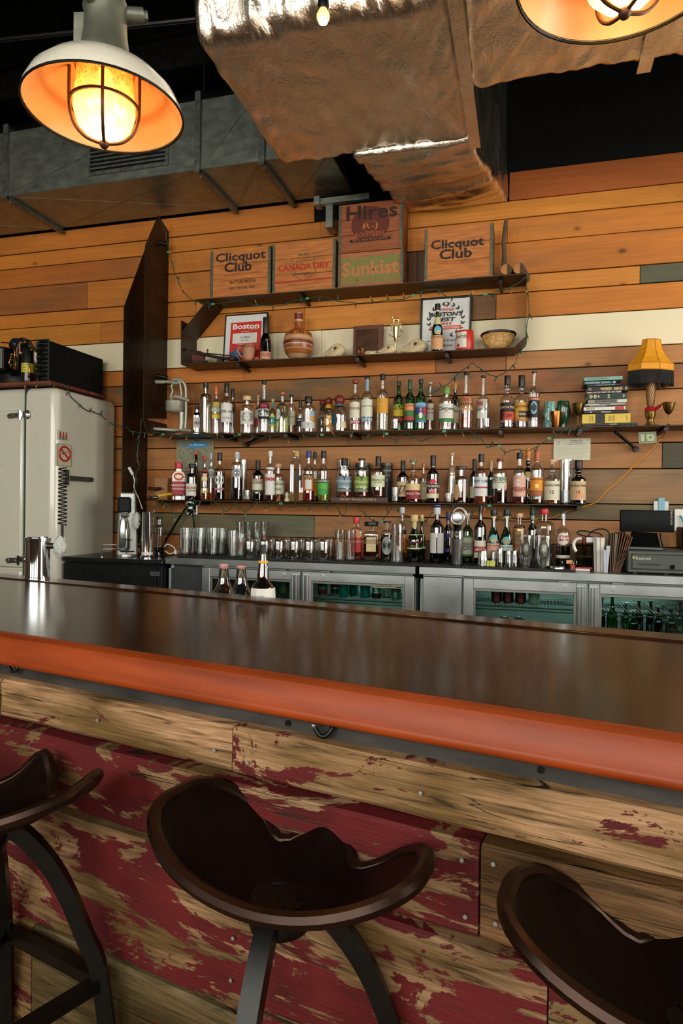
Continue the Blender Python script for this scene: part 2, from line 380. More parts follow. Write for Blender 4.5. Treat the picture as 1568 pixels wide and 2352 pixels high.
M_STAIN = pm('brushed_stainless', '#b2b6b3', .30, .95, var=.05, scale=4, stretch=(1, 1, 1.5))
M_STAIND = pm('stainless_worktop', '#8c8f8b', .33, .9, var=.06, scale=5)
M_CHROME = pm('chrome', '#d8dada', .07, 1., var=.03, scale=20, rvar=.03)
M_IRON = pm('black_iron', '#14130f', .36, .5, var=.25, scale=18, bump=.08)
M_BLKPL = pm('black_plastic', '#0b0d0c', .38, 0, var=.1, scale=30, spec=.25)
M_WHITE = pm('white_enamel', '#cfccba', .22, 0, var=.03, scale=2, coat=.6)
M_WHITEPL = pm('white_plastic', '#d8d8d2', .35, var=.04)
M_BARTOP = pm('polished_bar_top', '#2a1709', .18, 0, var=.4, scale=4, stretch=(1, 1, 1), coat=.05, rvar=.02, spec=.36)
M_NOSE = pm('varnished_mahogany', '#8e3a12', .40, 0, var=.25, scale=5, stretch=(1, 3, 9), rvar=.06, spec=.25)
M_CRATE = pm('aged_crate_wood', '#b36a2a', .6, 0, var=.35, scale=6, stretch=(1, 1, 10), bump=.15)
M_CRATE2 = pm('dark_crate_wood', '#83431b', .6, 0, var=.35, scale=6, stretch=(1, 1, 10), bump=.15)
M_COPPER = pm('copper', '#a5602f', .28, 1., var=.1)
M_BRASS = pm('tarnished_brass', '#7d6334', .36, 1., var=.3, scale=25, bump=.05)
M_GOLD = pm('gilt_metal', '#e0c888', .18, 1., var=.08)
M_CLAY = pm('red_clay', '#9c4f2a', .6, var=.15, bump=.05)
M_CORK = pm('cork', '#c99a6a', .8, var=.2, scale=60, bump=.1)
M_BONE = pm('old_bone', '#d3bd92', .6, var=.22, scale=22, bump=.25)
M_WIRE = pm('green_cable', '#16402c', .5, var=.15)
M_RUBBER = pm('black_rubber_mat', '#0c0d0c', .6, var=.3, scale=40, bump=.3)
M_PAPER = pm('paper', '#ded9c6', .8, var=.05, scale=9)
M_FLOOR = pm('brown_floorboards', '#7c5230', .45, var=.3, scale=3, stretch=(1, 9, 1))
# ================================================================== ROOM SHELL
XL, XR, ZC = -5.2, 3.4, 4.7
def shell(name, a, b, mat):
    o = MB().box(a, b).build(name, mat, smooth=0); tag(o, kind='structure'); return o
shell('floor', (XL, YF, -.1), (XR, D+.2, 0), M_FLOOR)
shell('ceiling', (XL, YF, ZC), (XR, D+.2, ZC+.1), M_BLACK)
shell('wall_left', (XL-.1, YF, 0), (XL, D+.2, ZC), pm('dim_plaster', '#5a4a3a', .8))
mr_ = MB(); ys = [YF]+[v for wy, ww in WINR for v in (wy-ww/2, wy+ww/2)]+[D+.2]
for i in range(0, len(ys)-1, 2): mr_.box((XR, ys[i], 0), (XR+.1, ys[i+1], ZC))
for wy, ww in WINR: mr_.box((XR, wy-ww/2, 0), (XR+.1, wy+ww/2, .9)); mr_.box((XR, wy-ww/2, 3.1), (XR+.1, wy+ww/2, ZC))
tag(mr_.build('wall_right', pm('dim_plaster', '#5a4a3a', .8), smooth=0), kind='structure')
for i, (wy, ww) in enumerate(WINR):
    w = empty('window_%d' % (i+5), (XR-.06, wy, .9), kind='structure'); m = MB()
    for y in (-ww/2, 0, ww/2): m.box((-.02, y-.03, 0), (.02, y+.03, 2.2))
    for z in (0, 2.2): m.box((-.02, -ww/2, z-.03), (.02, ww/2, z+.03))
    m.build('window_frame', M_IRON, w, smooth=0)
# street wall with window openings
mb = MB(); xs = [XL]+[v for wx, ww in WINS for v in (wx-ww/2, wx+ww/2)]+[XR]
for i in range(0, len(xs)-1, 2): mb.box((xs[i], YF-.15, 0), (xs[i+1], YF, ZC))
for wx, ww in WINS: mb.box((wx-ww/2, YF-.15, 0), (wx+ww/2, YF, WZ0)); mb.box((wx-ww/2, YF-.15, WZ1), (wx+ww/2, YF, ZC))
tag(mb.build('wall_front', pm('dim_plaster', '#5a4a3a', .8), smooth=0), kind='structure')
for i, (wx, ww) in enumerate(WINS):
    w = empty('window_%d' % (i+1), (wx, YF+.06, WZ0), kind='structure')
    m = MB(); h = WZ1-WZ0
    for x in (-ww/2, ww/2): m.box((x-.03, -.02, 0), (x+.03, .03, h))
    for z in (0, h): m.box((-ww/2, -.02, z-.03), (ww/2, .03, z+.03))
    m.box((-.02, -.02, 0), (.02, .03, h)); m.build('window_frame', M_IRON, w, smooth=0)
# back wall: dark backing and every board of the panelling
wall = MB().box((XL, D+.02, 0), (XR, D+.2, ZC)).build('wall_back', M_BLACK, smooth=0); tag(wall, kind='structure')
PINE = ['#c97a2e', '#c0722c', '#d08432', '#b86a2a', '#c6782e']
PINEL = ['#ad7442', '#a56c3e', '#b27a48', '#9f683c']
WHITEB = '#e6d8b4'; GREY = '#5f604a'; DARKB = '#5c3a22'
def plank(x0, x1, z0, z1, col, grain=1., stain=0.):
    t = rnd.uniform(0, .006)
    cx, cz = (x0+x1)/2, (z0+z1)/2
    o = MB().box((x0-cx, 0, z0+.0035-cz), (x1-cx, .022+t, z1-.0035-cz), .002).build('plank', M_WALL, wall, (cx, D-t, cz), smooth=0, color=lin(col))
    o['grain'] = grain; o['stain'] = stain; return o
def X(px, py): return W(px, py, D).x
rows = [  # top z, bottom z, joint x positions, colours, stain
 (3.605, 3.41, [X(1169, 430), XR], ['#a85a28'], .1),
 (3.565, 3.41, [XL, X(-60, 560), X(722, 480)], [PINE[1], PINE[1]], 0),
 (3.41, 3.29, [XL, X(735, 520), X(940, 480), XR], [PINE[0], PINE[1], PINE[2]], 0),
 (3.29, 3.126, [XL, X(330, 600), X(1165, 520), XR], [PINE[3], PINE[0], PINE[4]], .25),
 (3.126, 2.905, [XL, X(200, 700), X(936, 600), X(958, 600), X(975, 600), XR], ['#a4602e', PINE[4], DARKB, DARKB, PINE[1]], .3),
 (2.905, 2.787, [XL, X(450, 700), X(1469, 640), XR], [PINE[0], PINE[2], GREY], 0),
 (2.787, 2.617, [XL, X(232, 770), X(700, 740), X(1084, 700), X(1139, 700), XR], [PINE[2], PINE[4], PINE[2], '#7c5532', PINE[0]], 0),
 (2.617, 2.388, [XL, X(738, 800), XR], [WHITEB, WHITEB], -1),
 (2.388, 2.266, [XL, X(560, 860), X(1000, 830), X(1162, 830), XR], [PINE[1], PINE[1], '#9a6236', PINEL[2]], 0),
 (2.266, 2.105, [XL, X(912, 880), XR], ['#94602f', '#a2673a'], .8),
 (2.105, 1.862, [XL, X(640, 950), XR], ['#b87038', PINEL[2]], .1),
 (1.862, 1.765, [XL, X(799, 1010), XR], [PINEL[0], PINEL[1]], .3),
 (1.765, 1.597, [XL, X(620, 1050), X(1520, 1050), XR], [PINEL[0], PINEL[2], '#4c4630'], .35),
 (1.597, 1.368, [XL, X(420, 1120), X(1180, 1120), XR], ['#b06c38', '#aa6c3c', '#8f6d4a'], .5),
 (1.368, 1.26, [XL, X(1217, 1180), XR], ['#c07a3c', '#6a5a3c'], .3),
 (1.26, 1.094, [XL, X(560, 1210), X(722, 1210), XR], ['#7d6f50', '#6b6a50', '#ad7648'], .7),
 (1.094, .9, [XL, X(900, 1270), XR], ['#b06c38', '#6a5034'], .4),
 (.9, .7, [XL, X(300, 1300), XR], ['#8a5a34', '#7a5232'], .4),
 (.7, .45, [XL, -1.0, XR], ['#8a5a34', '#7a5232'], .4),
 (.45, .0, [XL, 0., XR], ['#8a5a34', '#7a5232'], .4)]
for z1, z0, js, cols, st in rows:
    for i in range(len(js)-1):
        plank(js[i]+.001, js[i+1]-.001, z0, z1, cols[i], 0. if st < 0 else 1., max(0, st) if cols[i] != GREY else .9)
# ================================================================== DUCTS AND CEILING SPACE
dt = empty('sheet_metal_duct', (-3.3, 3.97, 3.555), 0, 'galvanised sheet metal duct running along the plank wall below the dark ceiling', 'duct')
def lx(p): return p.x+3.3
secs = [(-5.15, Z(10, 447, 3.555).x), (Z(10, 447, 3.555).x, Z(460, 395, 3.555).x), (Z(460, 395, 3.555).x, Z(605, 373, 3.555).x), (Z(605, 373, 3.555).x, -1.2)]
for a, b in secs:
    c = (a+b)/2; m = MB().box((a-c+.012, 0, 0), (b-c-.012, .57, .465), .004)
    m.build('duct_section', M_GALV, dt, (c+3.3, 0, 0), smooth=0)
    # shallow cross break on the front sheet
    cb = MB()
    for (xa, za, xb, zb) in ((a-c+.03, .02, b-c-.03, .44), (a-c+.03, .44, b-c-.03, .02)):
        cb.tube([(xa, 0, za), ((xa+xb)/2, -.004, .23), (xb, 0, zb)], .0022, 4)
        cb.tube([(xa, .02+.54*(za > .2), 0), (xb, .02+.54*(zb > .2), 0)], .0022, 4)
    cb.build('cross_break', M_GALVD, dt, (c+3.3, 0, 0))
for a, b in secs[1:]:
    m = MB()
    m.box((-.014, -.018, -.02), (-.003, .59, .50)); m.box((.003, -.018, -.02), (.014, .59, .50)); m.box((-.02, -.022, -.028), (.02, .0, .51)); m.box((-.02, -.02, -.03), (.02, .6, -.012))
    for y in (.03, .56): m.cyl(.008, -.04, -.03, 6, (0, y, 0))
    m.build('flange', M_GALVD, dt, (a+3.3, 0, 0), smooth=0)
g0 = W(205, 372, 3.97); g1 = W(388, 352, 3.97)
m = MB().box((g0.x+3.3, -.014, .055), (g1.x+3.3, 0, .36)); m.build('grille_frame', M_GALVD, dt, smooth=0)
m = MB()
for k in range(9): m.box((g0.x+3.3+.02, -.02, .08+k*.028), (g1.x+3.3-.02, -.012, .092+k*.028))
m.build('grille_slats', M_BLKPL, dt, smooth=0)
# foil wrapped duct
fd = empty('foil_wrapped_duct', (-.9, 3.2, 3.4), 0, 'wrinkled silver foil-wrapped air duct across the ceiling', 'duct')
def boxv(x0, x1, y0, y1, z0, z1, nx, ny, nz):
    """box surface as an even grid of quads"""
    import bmesh
    bm = bmesh.new(); vs = {}
    def V(i, j, k):
        if (i, j, k) not in vs: vs[i, j, k] = bm.verts.new((x0+(x1-x0)*i/nx, y0+(y1-y0)*j/ny, z0+(z1-z0)*k/nz))
        return vs[i, j, k]
    for k in (0, nz):
        for i in range(nx):
            for j in range(ny): bm.faces.new((V(i, j, k), V(i+1, j, k), V(i+1, j+1, k), V(i, j+1, k)))
    for j in (0, ny):
        for i in range(nx):
            for k in range(nz): bm.faces.new((V(i, j, k), V(i+1, j, k), V(i+1, j, k+1), V(i, j, k+1)))
    for i in (0, nx):
        for j in range(ny):
            for k in range(nz): bm.faces.new((V(i, j, k), V(i, j+1, k), V(i, j+1, k+1), V(i, j, k+1)))
    bmesh.ops.recalc_face_normals(bm, faces=bm.faces); bm.verts.index_update()
    v = [x.co.copy() for x in bm.verts]; f = [tuple(q.index for q in p.verts) for p in bm.faces]; bm.free(); return v, f
def foilgrid(x0, x1, y0, y1, z0, z1, nx, ny, nz, name='duct_section', rr_=.07):
    """rounded, sagging sheet body: broad swell, fine creases, long vertical wrinkles on the room side"""
    v, f = boxv(x0, x1, y0, y1, z0, z1, nx, ny, nz); out = []
    for p_ in v:
        c_ = Vector((min(max(p_.x, x0+rr_), x1-rr_), min(max(p_.y, y0+rr_), y1-rr_), min(max(p_.z, z0+rr_), z1-rr_)))
        n_ = (p_-c_).normalized(); q = c_+n_*rr_
        ff = max(0, -n_.y); bb = max(0, -n_.z)
        d_ = .030*noise.noise(p_*1.7)+.006*noise.noise(p_*9)
        d_ += ff*(.026*noise.noise(Vector((p_.x*15+p_.z*3, p_.z*3, 2)))+.018*noise.noise(Vector((p_.x*32, p_.z*5+p_.x*4, 7))))
        e_ = min(abs(p_.x-x0), abs(p_.x-x1), abs(p_.y-y1)); d_ += bb*math.exp(-e_/.12)*.018*noise.noise(Vector((p_.x*22+p_.y*9, p_.y*6, 3)))
        q += n_*d_
        q.y -= ff*.34*(q.z-z0)
        out.append(tuple(q-Vector((-.9, 3.2, 3.4))))
    me = bpy.data.meshes.new(name); me.from_pydata(out, [], f); o = link(name, me, M_FOIL, fd, smooth=0); me.shade_smooth(); return o
foilgrid(-1.478, -.305, 2.685, 3.78, 3.4, 4.2, 90, 60, 40)
foilgrid(-.300, 3.3, 2.66, 3.33, 3.385, 4.2, 200, 36, 40)
v, f = boxv(0, 1, 0, 1, 0, 1, 26, 64, 24)
def skew(p):
    x0 = -1.0+(-.832+1.0)*p.y; x1 = -.33+(-.147+.33)*p.y
    return Vector((x0+(x1-x0)*p.x, 3.74+(4.6-3.74)*p.y, 3.375+.03*p.y+.9*p.z))
def fold(p):
    q = skew(p); e = min(1, 6*min(p.y+.02, 1.02-p.y))
    puff = .05*(1-abs(2*p.x-1)**3)*(1 if p.z < .5 else 0)
    n1_ = noise.noise(Vector((p.x*1.6, p.y*9+p.x*1.5, p.z*1.4)))*.035+noise.noise(Vector((p.x*3, p.y*22+p.x*2, p.z*3+4)))*.018
    if p.z < .01: q.z += (n1_-puff*.5)*e
    elif p.x < .01: q.x -= n1_*.8
    elif p.x > .99: q.x += n1_*.9
    if p.y < .01: q.y += n1_*.4
    q.y = min(q.y, 4.594)
    return q
bmv = [fold(p)-Vector((-.9, 3.2, 3.4)) for p in v]
me = bpy.data.meshes.new('duct_section'); me.from_pydata([tuple(p) for p in bmv], [], f); o = link('duct_section', me, M_FOIL, fd, smooth=0); me.shade_smooth()
for x, y0, y1 in ((-.303, 2.66, 3.80), (.50, 2.66, 3.34)):
    m = MB(); m.box((x-.03+.9, y0-3.2-.03, -.035), (x+.03+.9, y1-3.2, -.012)); m.box((x-.03+.9, y0-3.2-.04, -.035), (x+.03+.9, y0-3.2-.01, .7))
    m.build('foil_tape', M_FOIL, fd)
# pipes, rods and joists in the dark
def simple(name, mb, mat, label, cat, group=None, smooth=40, kind=None):
    o = mb.build(name, mat, smooth=smooth); tag(o, label, cat, group, kind); return o
p0 = W(280, 62, 2.9); p1 = W(452, 44, 2.9)
simple('conduit', MB().rod(p0+(p0-p1)*3, p1+(p1-p0)*.3, .012), M_IRON, 'thin dark conduit pipe running under the ceiling beside the pendant lamp', 'pipe')
p = W(400, 100, 3.7); simple('hanger_rod', MB().rod((p.x, 4.1, 4.0), (p.x, 4.1, 4.69), .012), M_IRON, 'thin threaded hanger rod holding the sheet metal duct', 'rod')
for k, lab in enumerate(('dark steel ceiling joist nearest the plank wall', 'dark steel ceiling joist above the foil-wrapped duct', 'dark steel ceiling joist above the bar')):
    yy = (4.25, 3.0, 1.9)[k]
    mj = MB().box((XL+.02, yy-.06, 4.42), (XR-.02, yy+.06, 4.44)).box((XL+.02, yy-.01, 4.44), (XR-.02, yy+.01, 4.68)).box((XL+.02, yy-.06, 4.67), (XR-.02, yy+.06, 4.69))
    simple('joist', mj, M_IRON, lab, 'joist', 'ceiling joists', smooth=0)
p = W(760, 475, 4.50)
m = MB().box((p.x-.07, 4.40, p.z-.02), (p.x+.30, 4.44, p.z+.02)).box((p.x-.09, 4.38, p.z-.03), (p.x-.05, 4.46, p.z+.03)).box((p.x-.02, 4.44, p.z-.17), (p.x+.03, 4.56, p.z-.02))
simple('strut_channel', m, M_GALV, 'short galvanised strut bracket above the root beer crate', 'bracket', smooth=0)
# ================================================================== PENDANT LAMPS
JARG, _nt, _b = newmat('amber_jar_glass'); _nt.nodes.remove(_b)
_t = nn(_nt, 'ShaderNodeBsdfTranslucent'); _t.inputs[0].default_value = (1, .60, .18, 1); _p = nn(_nt, 'ShaderNodeBsdfTransparent'); _p.inputs[0].default_value = (1, .72, .34, 1)
_g = nn(_nt, 'ShaderNodeBsdfGlossy'); _g.inputs['Roughness'].default_value = .1; _m = nn(_nt, 'ShaderNodeMixShader'); _m.inputs[0].default_value = .5; _m2 = nn(_nt, 'ShaderNodeMixShader'); _m2.inputs[0].default_value = .08
_nz = nn(_nt, 'ShaderNodeTexNoise'); _nz.inputs['Scale'].default_value = 14; _nz.inputs['Distortion'].default_value = 2; _mr = nn(_nt, 'ShaderNodeMapRange'); _mr.inputs['From Min'].default_value = .35; _mr.inputs['From Max'].default_value = .65; _mr.inputs['To Min'].default_value = .3; _mr.inputs['To Max'].default_value = .7
_nt.links.new(_nz.outputs['Fac'], _mr.inputs[0]); _nt.links.new(_mr.outputs[0], _m.inputs[0])
_nt.links.new(_p.outputs[0], _m.inputs[1]); _nt.links.new(_t.outputs[0], _m.inputs[2]); _nt.links.new(_m.outputs[0], _m2.inputs[1]); _nt.links.new(_g.outputs[0], _m2.inputs[2]); _nt.links.new(_m2.outputs[0], _nt.nodes['Material Output'].inputs[0])
def pendant(cx, cy, cz, R, label, lit=9):
    t = empty('pendant_lamp', (cx, cy, cz), radians(12), label, 'lamp', 'barn pendant lamps over the bar')
    s = R/.19
    outer = [(.19, 0), (.188, .012), (.172, .045), (.14, .078), (.10, .100), (.075, .108)]
    inner = [(.072, .104), (.098, .095), (.137, .073), (.168, .041), (.186, .004)]
    MB().lathe([(a*s, b*s) for a, b in outer], 48).build('shade', pm('white_enamel_shade', '#d4cdba', .25, var=.06, coat=.5), t)
    MB().lathe([(a*s, b*s) for a, b in inner], 48).build('shade_lining', pm('cream_enamel_lining', '#dcb994', .3, var=.08), t)
    m = MB(); m.tube([(.189*s*cos(a), .189*s*sin(a), 0) for a in np.linspace(0, 2*pi, 49)[:-1]], .003*s, 6, closed=True); m.build('rim', M_BLKPL, t)
    MB().lathe([(a*s, b*s) for a, b in ((.0755, .108), (.072, .118), (.062, .124))], 32).build('maker_band', pm('faded_red_print', '#a3443a', .5, var=.5, scale=60), t)
    m = MB().lathe([(a*s, b*s) for a, b in ((.066, .118), (.068, .128), (.058, .15), (.052, .19), (.050, .235), (.054, .25), (.050, .27), (.035, .31), (.028, .36), (.026, .42), (.0, .42))], 32)
    m.build('neck', pm('weathered_cast_aluminium', '#6f6f60', .5, .7, var=.25, scale=14, bump=.2), t)
    for a in (.35, 2.6, 4.4):
        m = MB(); c = Vector((cos(a)*.045*s, sin(a)*.045*s, .25*s)); d = Vector((cos(a), sin(a), .15)).normalized()
        m.rod(c, c+d*.045*s, .018*s, 14); m.rod(c+d*.045*s, c+d*.055*s, .012*s, 6); m.build('clamp_boss', pm('cast_boss', '#77776a', .5, .7, var=.3, scale=20, bump=.2), t)
    MB().box((-.075*s, -.012*s, .13*s), (-.050*s, .012*s, .24*s)).build('side_lug', pm('cast_boss', '#77776a', .5, .7, var=.3, scale=20, bump=.2), t)
    # glass jar, bulb, guard
    jar = [(.066, .10), (.068, .06), (.073, .03), (.073, .0), (.064, -.032), (.042, -.056), (.0, -.064)]
    MB().lathe([(a*s, b*s) for a, b in jar], 28).build('glass_jar', JARG, t)
    b = MB().lathe([(a*s, z*s) for a, z in ((0, -.030), (.026, -.022), (.038, .004), (.036, .03), (.022, .06), (.014, .10))], 20)
    b.build('bulb', pm('lit_bulb', '#ffb24a', .5, emit=('#ffa445', lit)), t)
    m = MB(); 
    for k in range(4):
        a = k*pi/2+.35; pts = [(.082*s*cos(a)*r_, .082*s*sin(a)*r_, z*s) for r_, z in ((1.0, .10), (1.0, .04), (.98, .0), (.84, -.04), (.5, -.068), (.0, -.078))]
        m.tube(smooth_path(pts, 4), .0042*s, 8)
    m.tube([(.0815*s*cos(a), .0815*s*sin(a), .012*s) for a in np.linspace(0, 2*pi, 33)[:-1]], .0042*s, 6, closed=True)
    m.ball((0, 0, -.078*s), .012*s, 10); m.build('wire_guard', pm('old_guard_iron', '#5a3a22', .45, .6, var=.3), t)
    MB().rod((0, 0, .42*s), (0, 0, ZC-cz), .012).build('conduit_stem', M_IRON, t)
    l = bpy.data.lights.new('lamp_glow', 'POINT'); l.energy = 3.2; l.color = (1, .86, .68); l.shadow_soft_size = .03
    lo = bpy.data.objects.new('lamp_glow', l); COL.objects.link(lo); lo.parent = t; lo.location = (0, 0, -.03*s)
    return t
q = CAM+ray(240, 258)/FPX*1.60
LZ = q.z
pendant(q.x, q.y, q.z, .187, 'white enamel barn pendant lamp glowing behind its wire guard, at upper left')
q2 = Z(1436, -72, LZ); pendant(q2.x, q2.y, LZ, .187, 'pendant lamp rim cut off by the top edge at right')
p = CAM+ray(742, 34)/FPX*2.15
t = empty('bare_bulb', p, 0, 'small bare lit bulb in a black socket hanging before the foil duct', 'lamp')
MB().lathe([(0, -.03), (.014, -.026), (.021, -.012), (.021, .0), (.014, .014), (.011, .02)], 18).build('bulb', pm('small_lit_bulb', '#ffdca0', .1, emit=('#ff9040', 2.2)), t)
MB().lathe([(.0, .018), (.016, .018), (.019, .03), (.017, .06), (.008, .07), (0, .07)], 16).build('socket', M_BLKPL, t)
MB().rod((0, 0, .06), (0.02, 0, ZC-p.z), .004).build('cord', M_BLKPL, t)
l = bpy.data.lights.new('bulb_glow', 'POINT'); l.energy = 3; l.color = (1, .6, .3); l.shadow_soft_size = .02
lo = bpy.data.objects.new('bulb_glow', l); COL.objects.link(lo); lo.parent = t; lo.location = (0, 0, -.045)
# ================================================================== THE BAR (angled about 12 degrees to the wall)
ZB = 1.064
bar = empty('bar_counter', (0, 0, 0), BANG, 'long polished dark wooden bar with a mahogany edge and reclaimed plank front', 'bar')
NF, NB = .840, 1.535      # distance of the front and back top edge from the camera line
XA, XB = -4.6, 2.6
M = MB().box((XA, NF+.018, ZB-.028), (XB, NB-.085, ZB), .002); M.build('bar_top', M_BARTOP, bar)
M = MB().box((XA, NB-.082, ZB-.045), (XB, NB, ZB+.004), .004); M.build('back_rail', M_BARTOP, bar)
# moulded nosing: short top strip, slightly leaning face, rounded lower lip
prof = [(NF+.016, ZB+.001), (NF-.002, ZB+.001), (NF-.010, ZB-.003), (NF-.014, ZB-.036), (NF-.0185, ZB-.041), (NF-.020, ZB-.047), (NF-.018, ZB-.053), (NF-.010, ZB-.057), (NF+.04, ZB-.057), (NF+.04, ZB-.03)]
n = len(prof); v = [(XA, a, b) for a, b in prof]+[(XB, a, b) for a, b in prof]
f = [(i, (i+1) % n, (i+1) % n+n, i+n) for i in range(n)]+[tuple(range(n)), tuple(range(2*n-1, n-1, -1))]
MB().add(v, f).build('nosing', M_NOSE, bar, smooth=50)
SF = NF+.020                # steel channel face
M = MB().box((XA, SF, ZB-.125), (XB, SF+.03, ZB-.0575)); M.build('steel_channel', pm('raw_channel_steel', '#4a4743', .45, .6, var=.35, scale=8, bump=.1, stretch=(1, 1, 4)), bar, smooth=0)
PF = NF-.004                # plank face
MB().box((XA, PF+.060, .12), (XB, NB-.06, ZB-.10)).build('bar_carcass', M_BLACK, bar, smooth=0)
M = MB()
for px, py in ((508, 562/2+1300+1), (1325/2, 1300+360), (1242, 1767)):
    p = BL(Bp(px, py, -SF)); M.rod((p.x, SF, p.z), (p.x, SF-.004, p.z), .0045, 10)
    pass
M.build('channel_bolt', M_IRON, bar)
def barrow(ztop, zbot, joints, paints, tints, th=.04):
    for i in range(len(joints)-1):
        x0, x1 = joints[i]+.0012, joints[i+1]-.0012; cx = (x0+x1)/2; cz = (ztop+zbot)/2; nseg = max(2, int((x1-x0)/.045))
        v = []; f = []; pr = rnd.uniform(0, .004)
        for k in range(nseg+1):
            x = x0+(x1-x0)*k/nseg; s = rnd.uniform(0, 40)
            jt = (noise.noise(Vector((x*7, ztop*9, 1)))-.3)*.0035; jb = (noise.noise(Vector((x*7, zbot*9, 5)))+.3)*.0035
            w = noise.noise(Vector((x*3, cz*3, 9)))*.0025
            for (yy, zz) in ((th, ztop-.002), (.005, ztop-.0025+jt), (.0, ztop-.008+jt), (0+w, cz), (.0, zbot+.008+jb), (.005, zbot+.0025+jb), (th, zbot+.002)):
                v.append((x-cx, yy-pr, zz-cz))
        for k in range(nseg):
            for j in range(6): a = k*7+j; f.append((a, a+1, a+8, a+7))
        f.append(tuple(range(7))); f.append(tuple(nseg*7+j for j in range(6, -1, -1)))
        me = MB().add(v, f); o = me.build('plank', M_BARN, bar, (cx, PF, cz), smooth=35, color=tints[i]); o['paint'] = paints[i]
def bz(px, py): return BL(Bp(px, py, -PF)).z
def bx(px, py): return BL(Bp(px, py, -PF)).x
z1 = bz(784, 1713); z2 = bz(784, 1848); z3 = bz(784, 2068); z4 = bz(330, 2235); z5 = z4-.2
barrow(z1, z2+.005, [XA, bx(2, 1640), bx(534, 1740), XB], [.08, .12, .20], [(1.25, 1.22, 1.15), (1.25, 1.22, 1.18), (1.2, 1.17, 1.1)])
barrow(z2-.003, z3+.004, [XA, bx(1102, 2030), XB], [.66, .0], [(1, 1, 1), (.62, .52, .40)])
barrow(z3-.003, z4, [XA, bx(1260, 2200), XB], [.52, .62], [(.92, .90, .86), (.75, .8, .7)])  # from here down the tints mix board tone and stain with painted-in shade
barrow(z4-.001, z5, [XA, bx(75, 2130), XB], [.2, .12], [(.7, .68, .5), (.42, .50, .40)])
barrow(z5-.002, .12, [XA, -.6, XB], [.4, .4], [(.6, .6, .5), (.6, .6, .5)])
MB().box((XA, PF+.01, 0), (XB, NB-.06, .12)).build('toe_kick', M_BLACK, bar, smooth=0)
for px, py in ((230, 1652), (497, 1721), (573, 1749), (969, 1818), (1063, 1971), (1135, 1980), (1071, 2100), (1140, 2116), (540, 2150), (535, 2246)):
    p = BL(Bp(px, py, -PF)); MB().lathe([(0, 0), (.0032, .0), (.0028, .0015), (0, .002)], 10, mat=Matrix.Rotation(radians(90), 4, 'X')).build('nail', pm('bright_nail', '#a9aca4', .4, .6), bar, (p.x, PF-.0015-.0045, p.z))
# coat hooks under the edge
for k, (px, py) in enumerate(((8, 1540), (722, 1690))):
    p = BL(Bp(px, py, -(NF-.01)))
    t = tag(bpy.data.objects.new('coat_hook', None), ['black iron coat hook under the bar edge at the left end', 'black iron coat hook under the bar edge above the middle stool'][k], 'hook', 'coat hooks under the bar'); COL.objects.link(t)
    t.location = BU*p.x-BN*(SF)+Vector((0, 0, p.z)); t.rotation_euler = (0, 0, BANG); t.scale = (.62,)*3
    s = 1.
    pts = [(.028, 0, .03), (.027, -.012, .012), (.018, -.02, -.004), (.004, -.022, -.008), (-.008, -.022, .001), (-.016, -.022, .013)]
    m = MB().tube(smooth_path(pts, 5), .0058, 10); m.build('hook', M_IRON, t)
    MB().ball((-.0165, -.0225, .014), .0078, 12).build('knob', pm('worn_steel_tip', '#8d8f88', .35, .8), t)
    MB().box((.014, -.004, .012), (.04, 0, .046), .001).build('mounting_plate', M_IRON, t)
# ================================================================== STOOLS
def seat_mesh():
    m = MB(); nr, na = 14, 72; v = []; f = []
    def surf(rho, a):
        c, s_ = cos(a), sin(a)            # +y = front of the seat, towards the bar
        ex = .200*(1+.05*max(0, -s_)); ey = .106 if s_ < 0 else .120
        R = 1/((abs(c)/ex)**2.3+(abs(s_)/ey)**2.3)**(1/2.3)
        notch = 0
        if s_ > 0:
            # front edge: two hollows for the thighs, pommel between them
            notch = .038*math.exp(-((c-.52)/.19)**2)+.038*math.exp(-((c+.52)/.19)**2)-.010*math.exp(-(c/.17)**2)
        x, y = c*R*rho, s_*(R-notch)*rho
        side = (abs(x)/.20)
        z = .072*side**2.2 + .032*(max(0, -y)/.106)**2.5
        if y > 0:
            z += (y/.122)**1.5*(.046*math.exp(-(x/.036)**2) + .085*max(0, side-.5))
        z -= .026*math.exp(-(x/.15)**2-((y+.01)/.085)**2)
        return Vector((x, y, z))
    for i in range(nr+1):
        for k in range(na): v.append(surf(max(.001, (i/nr)**.8), 2*pi*k/na))
    for i in range(nr):
        for k in range(na): k2 = (k+1) % na; f.append((i*na+k, i*na+k2, (i+1)*na+k2, (i+1)*na+k))
    edge = [surf(1., 2*pi*k/na) for k in range(na)]
    m.add(v, f)
    th = MB(); th.add(v, f); off = len(v)
    th.add([p-Vector((0, 0, .006)) for p in map(Vector, v)], [tuple(reversed(q)) for q in f])
    for k in range(na):
        k2 = (k+1) % na; th.f.append((nr*na+k, nr*na+k2, off+nr*na+k2, off+nr*na+k))
    return th, edge
seat_mb, seat_edge = seat_mesh()
M_SEAT = pm('dark_bronze_patina', '#160905', .45, .4, var=.55, scale=7, bump=.06, spec=.2)
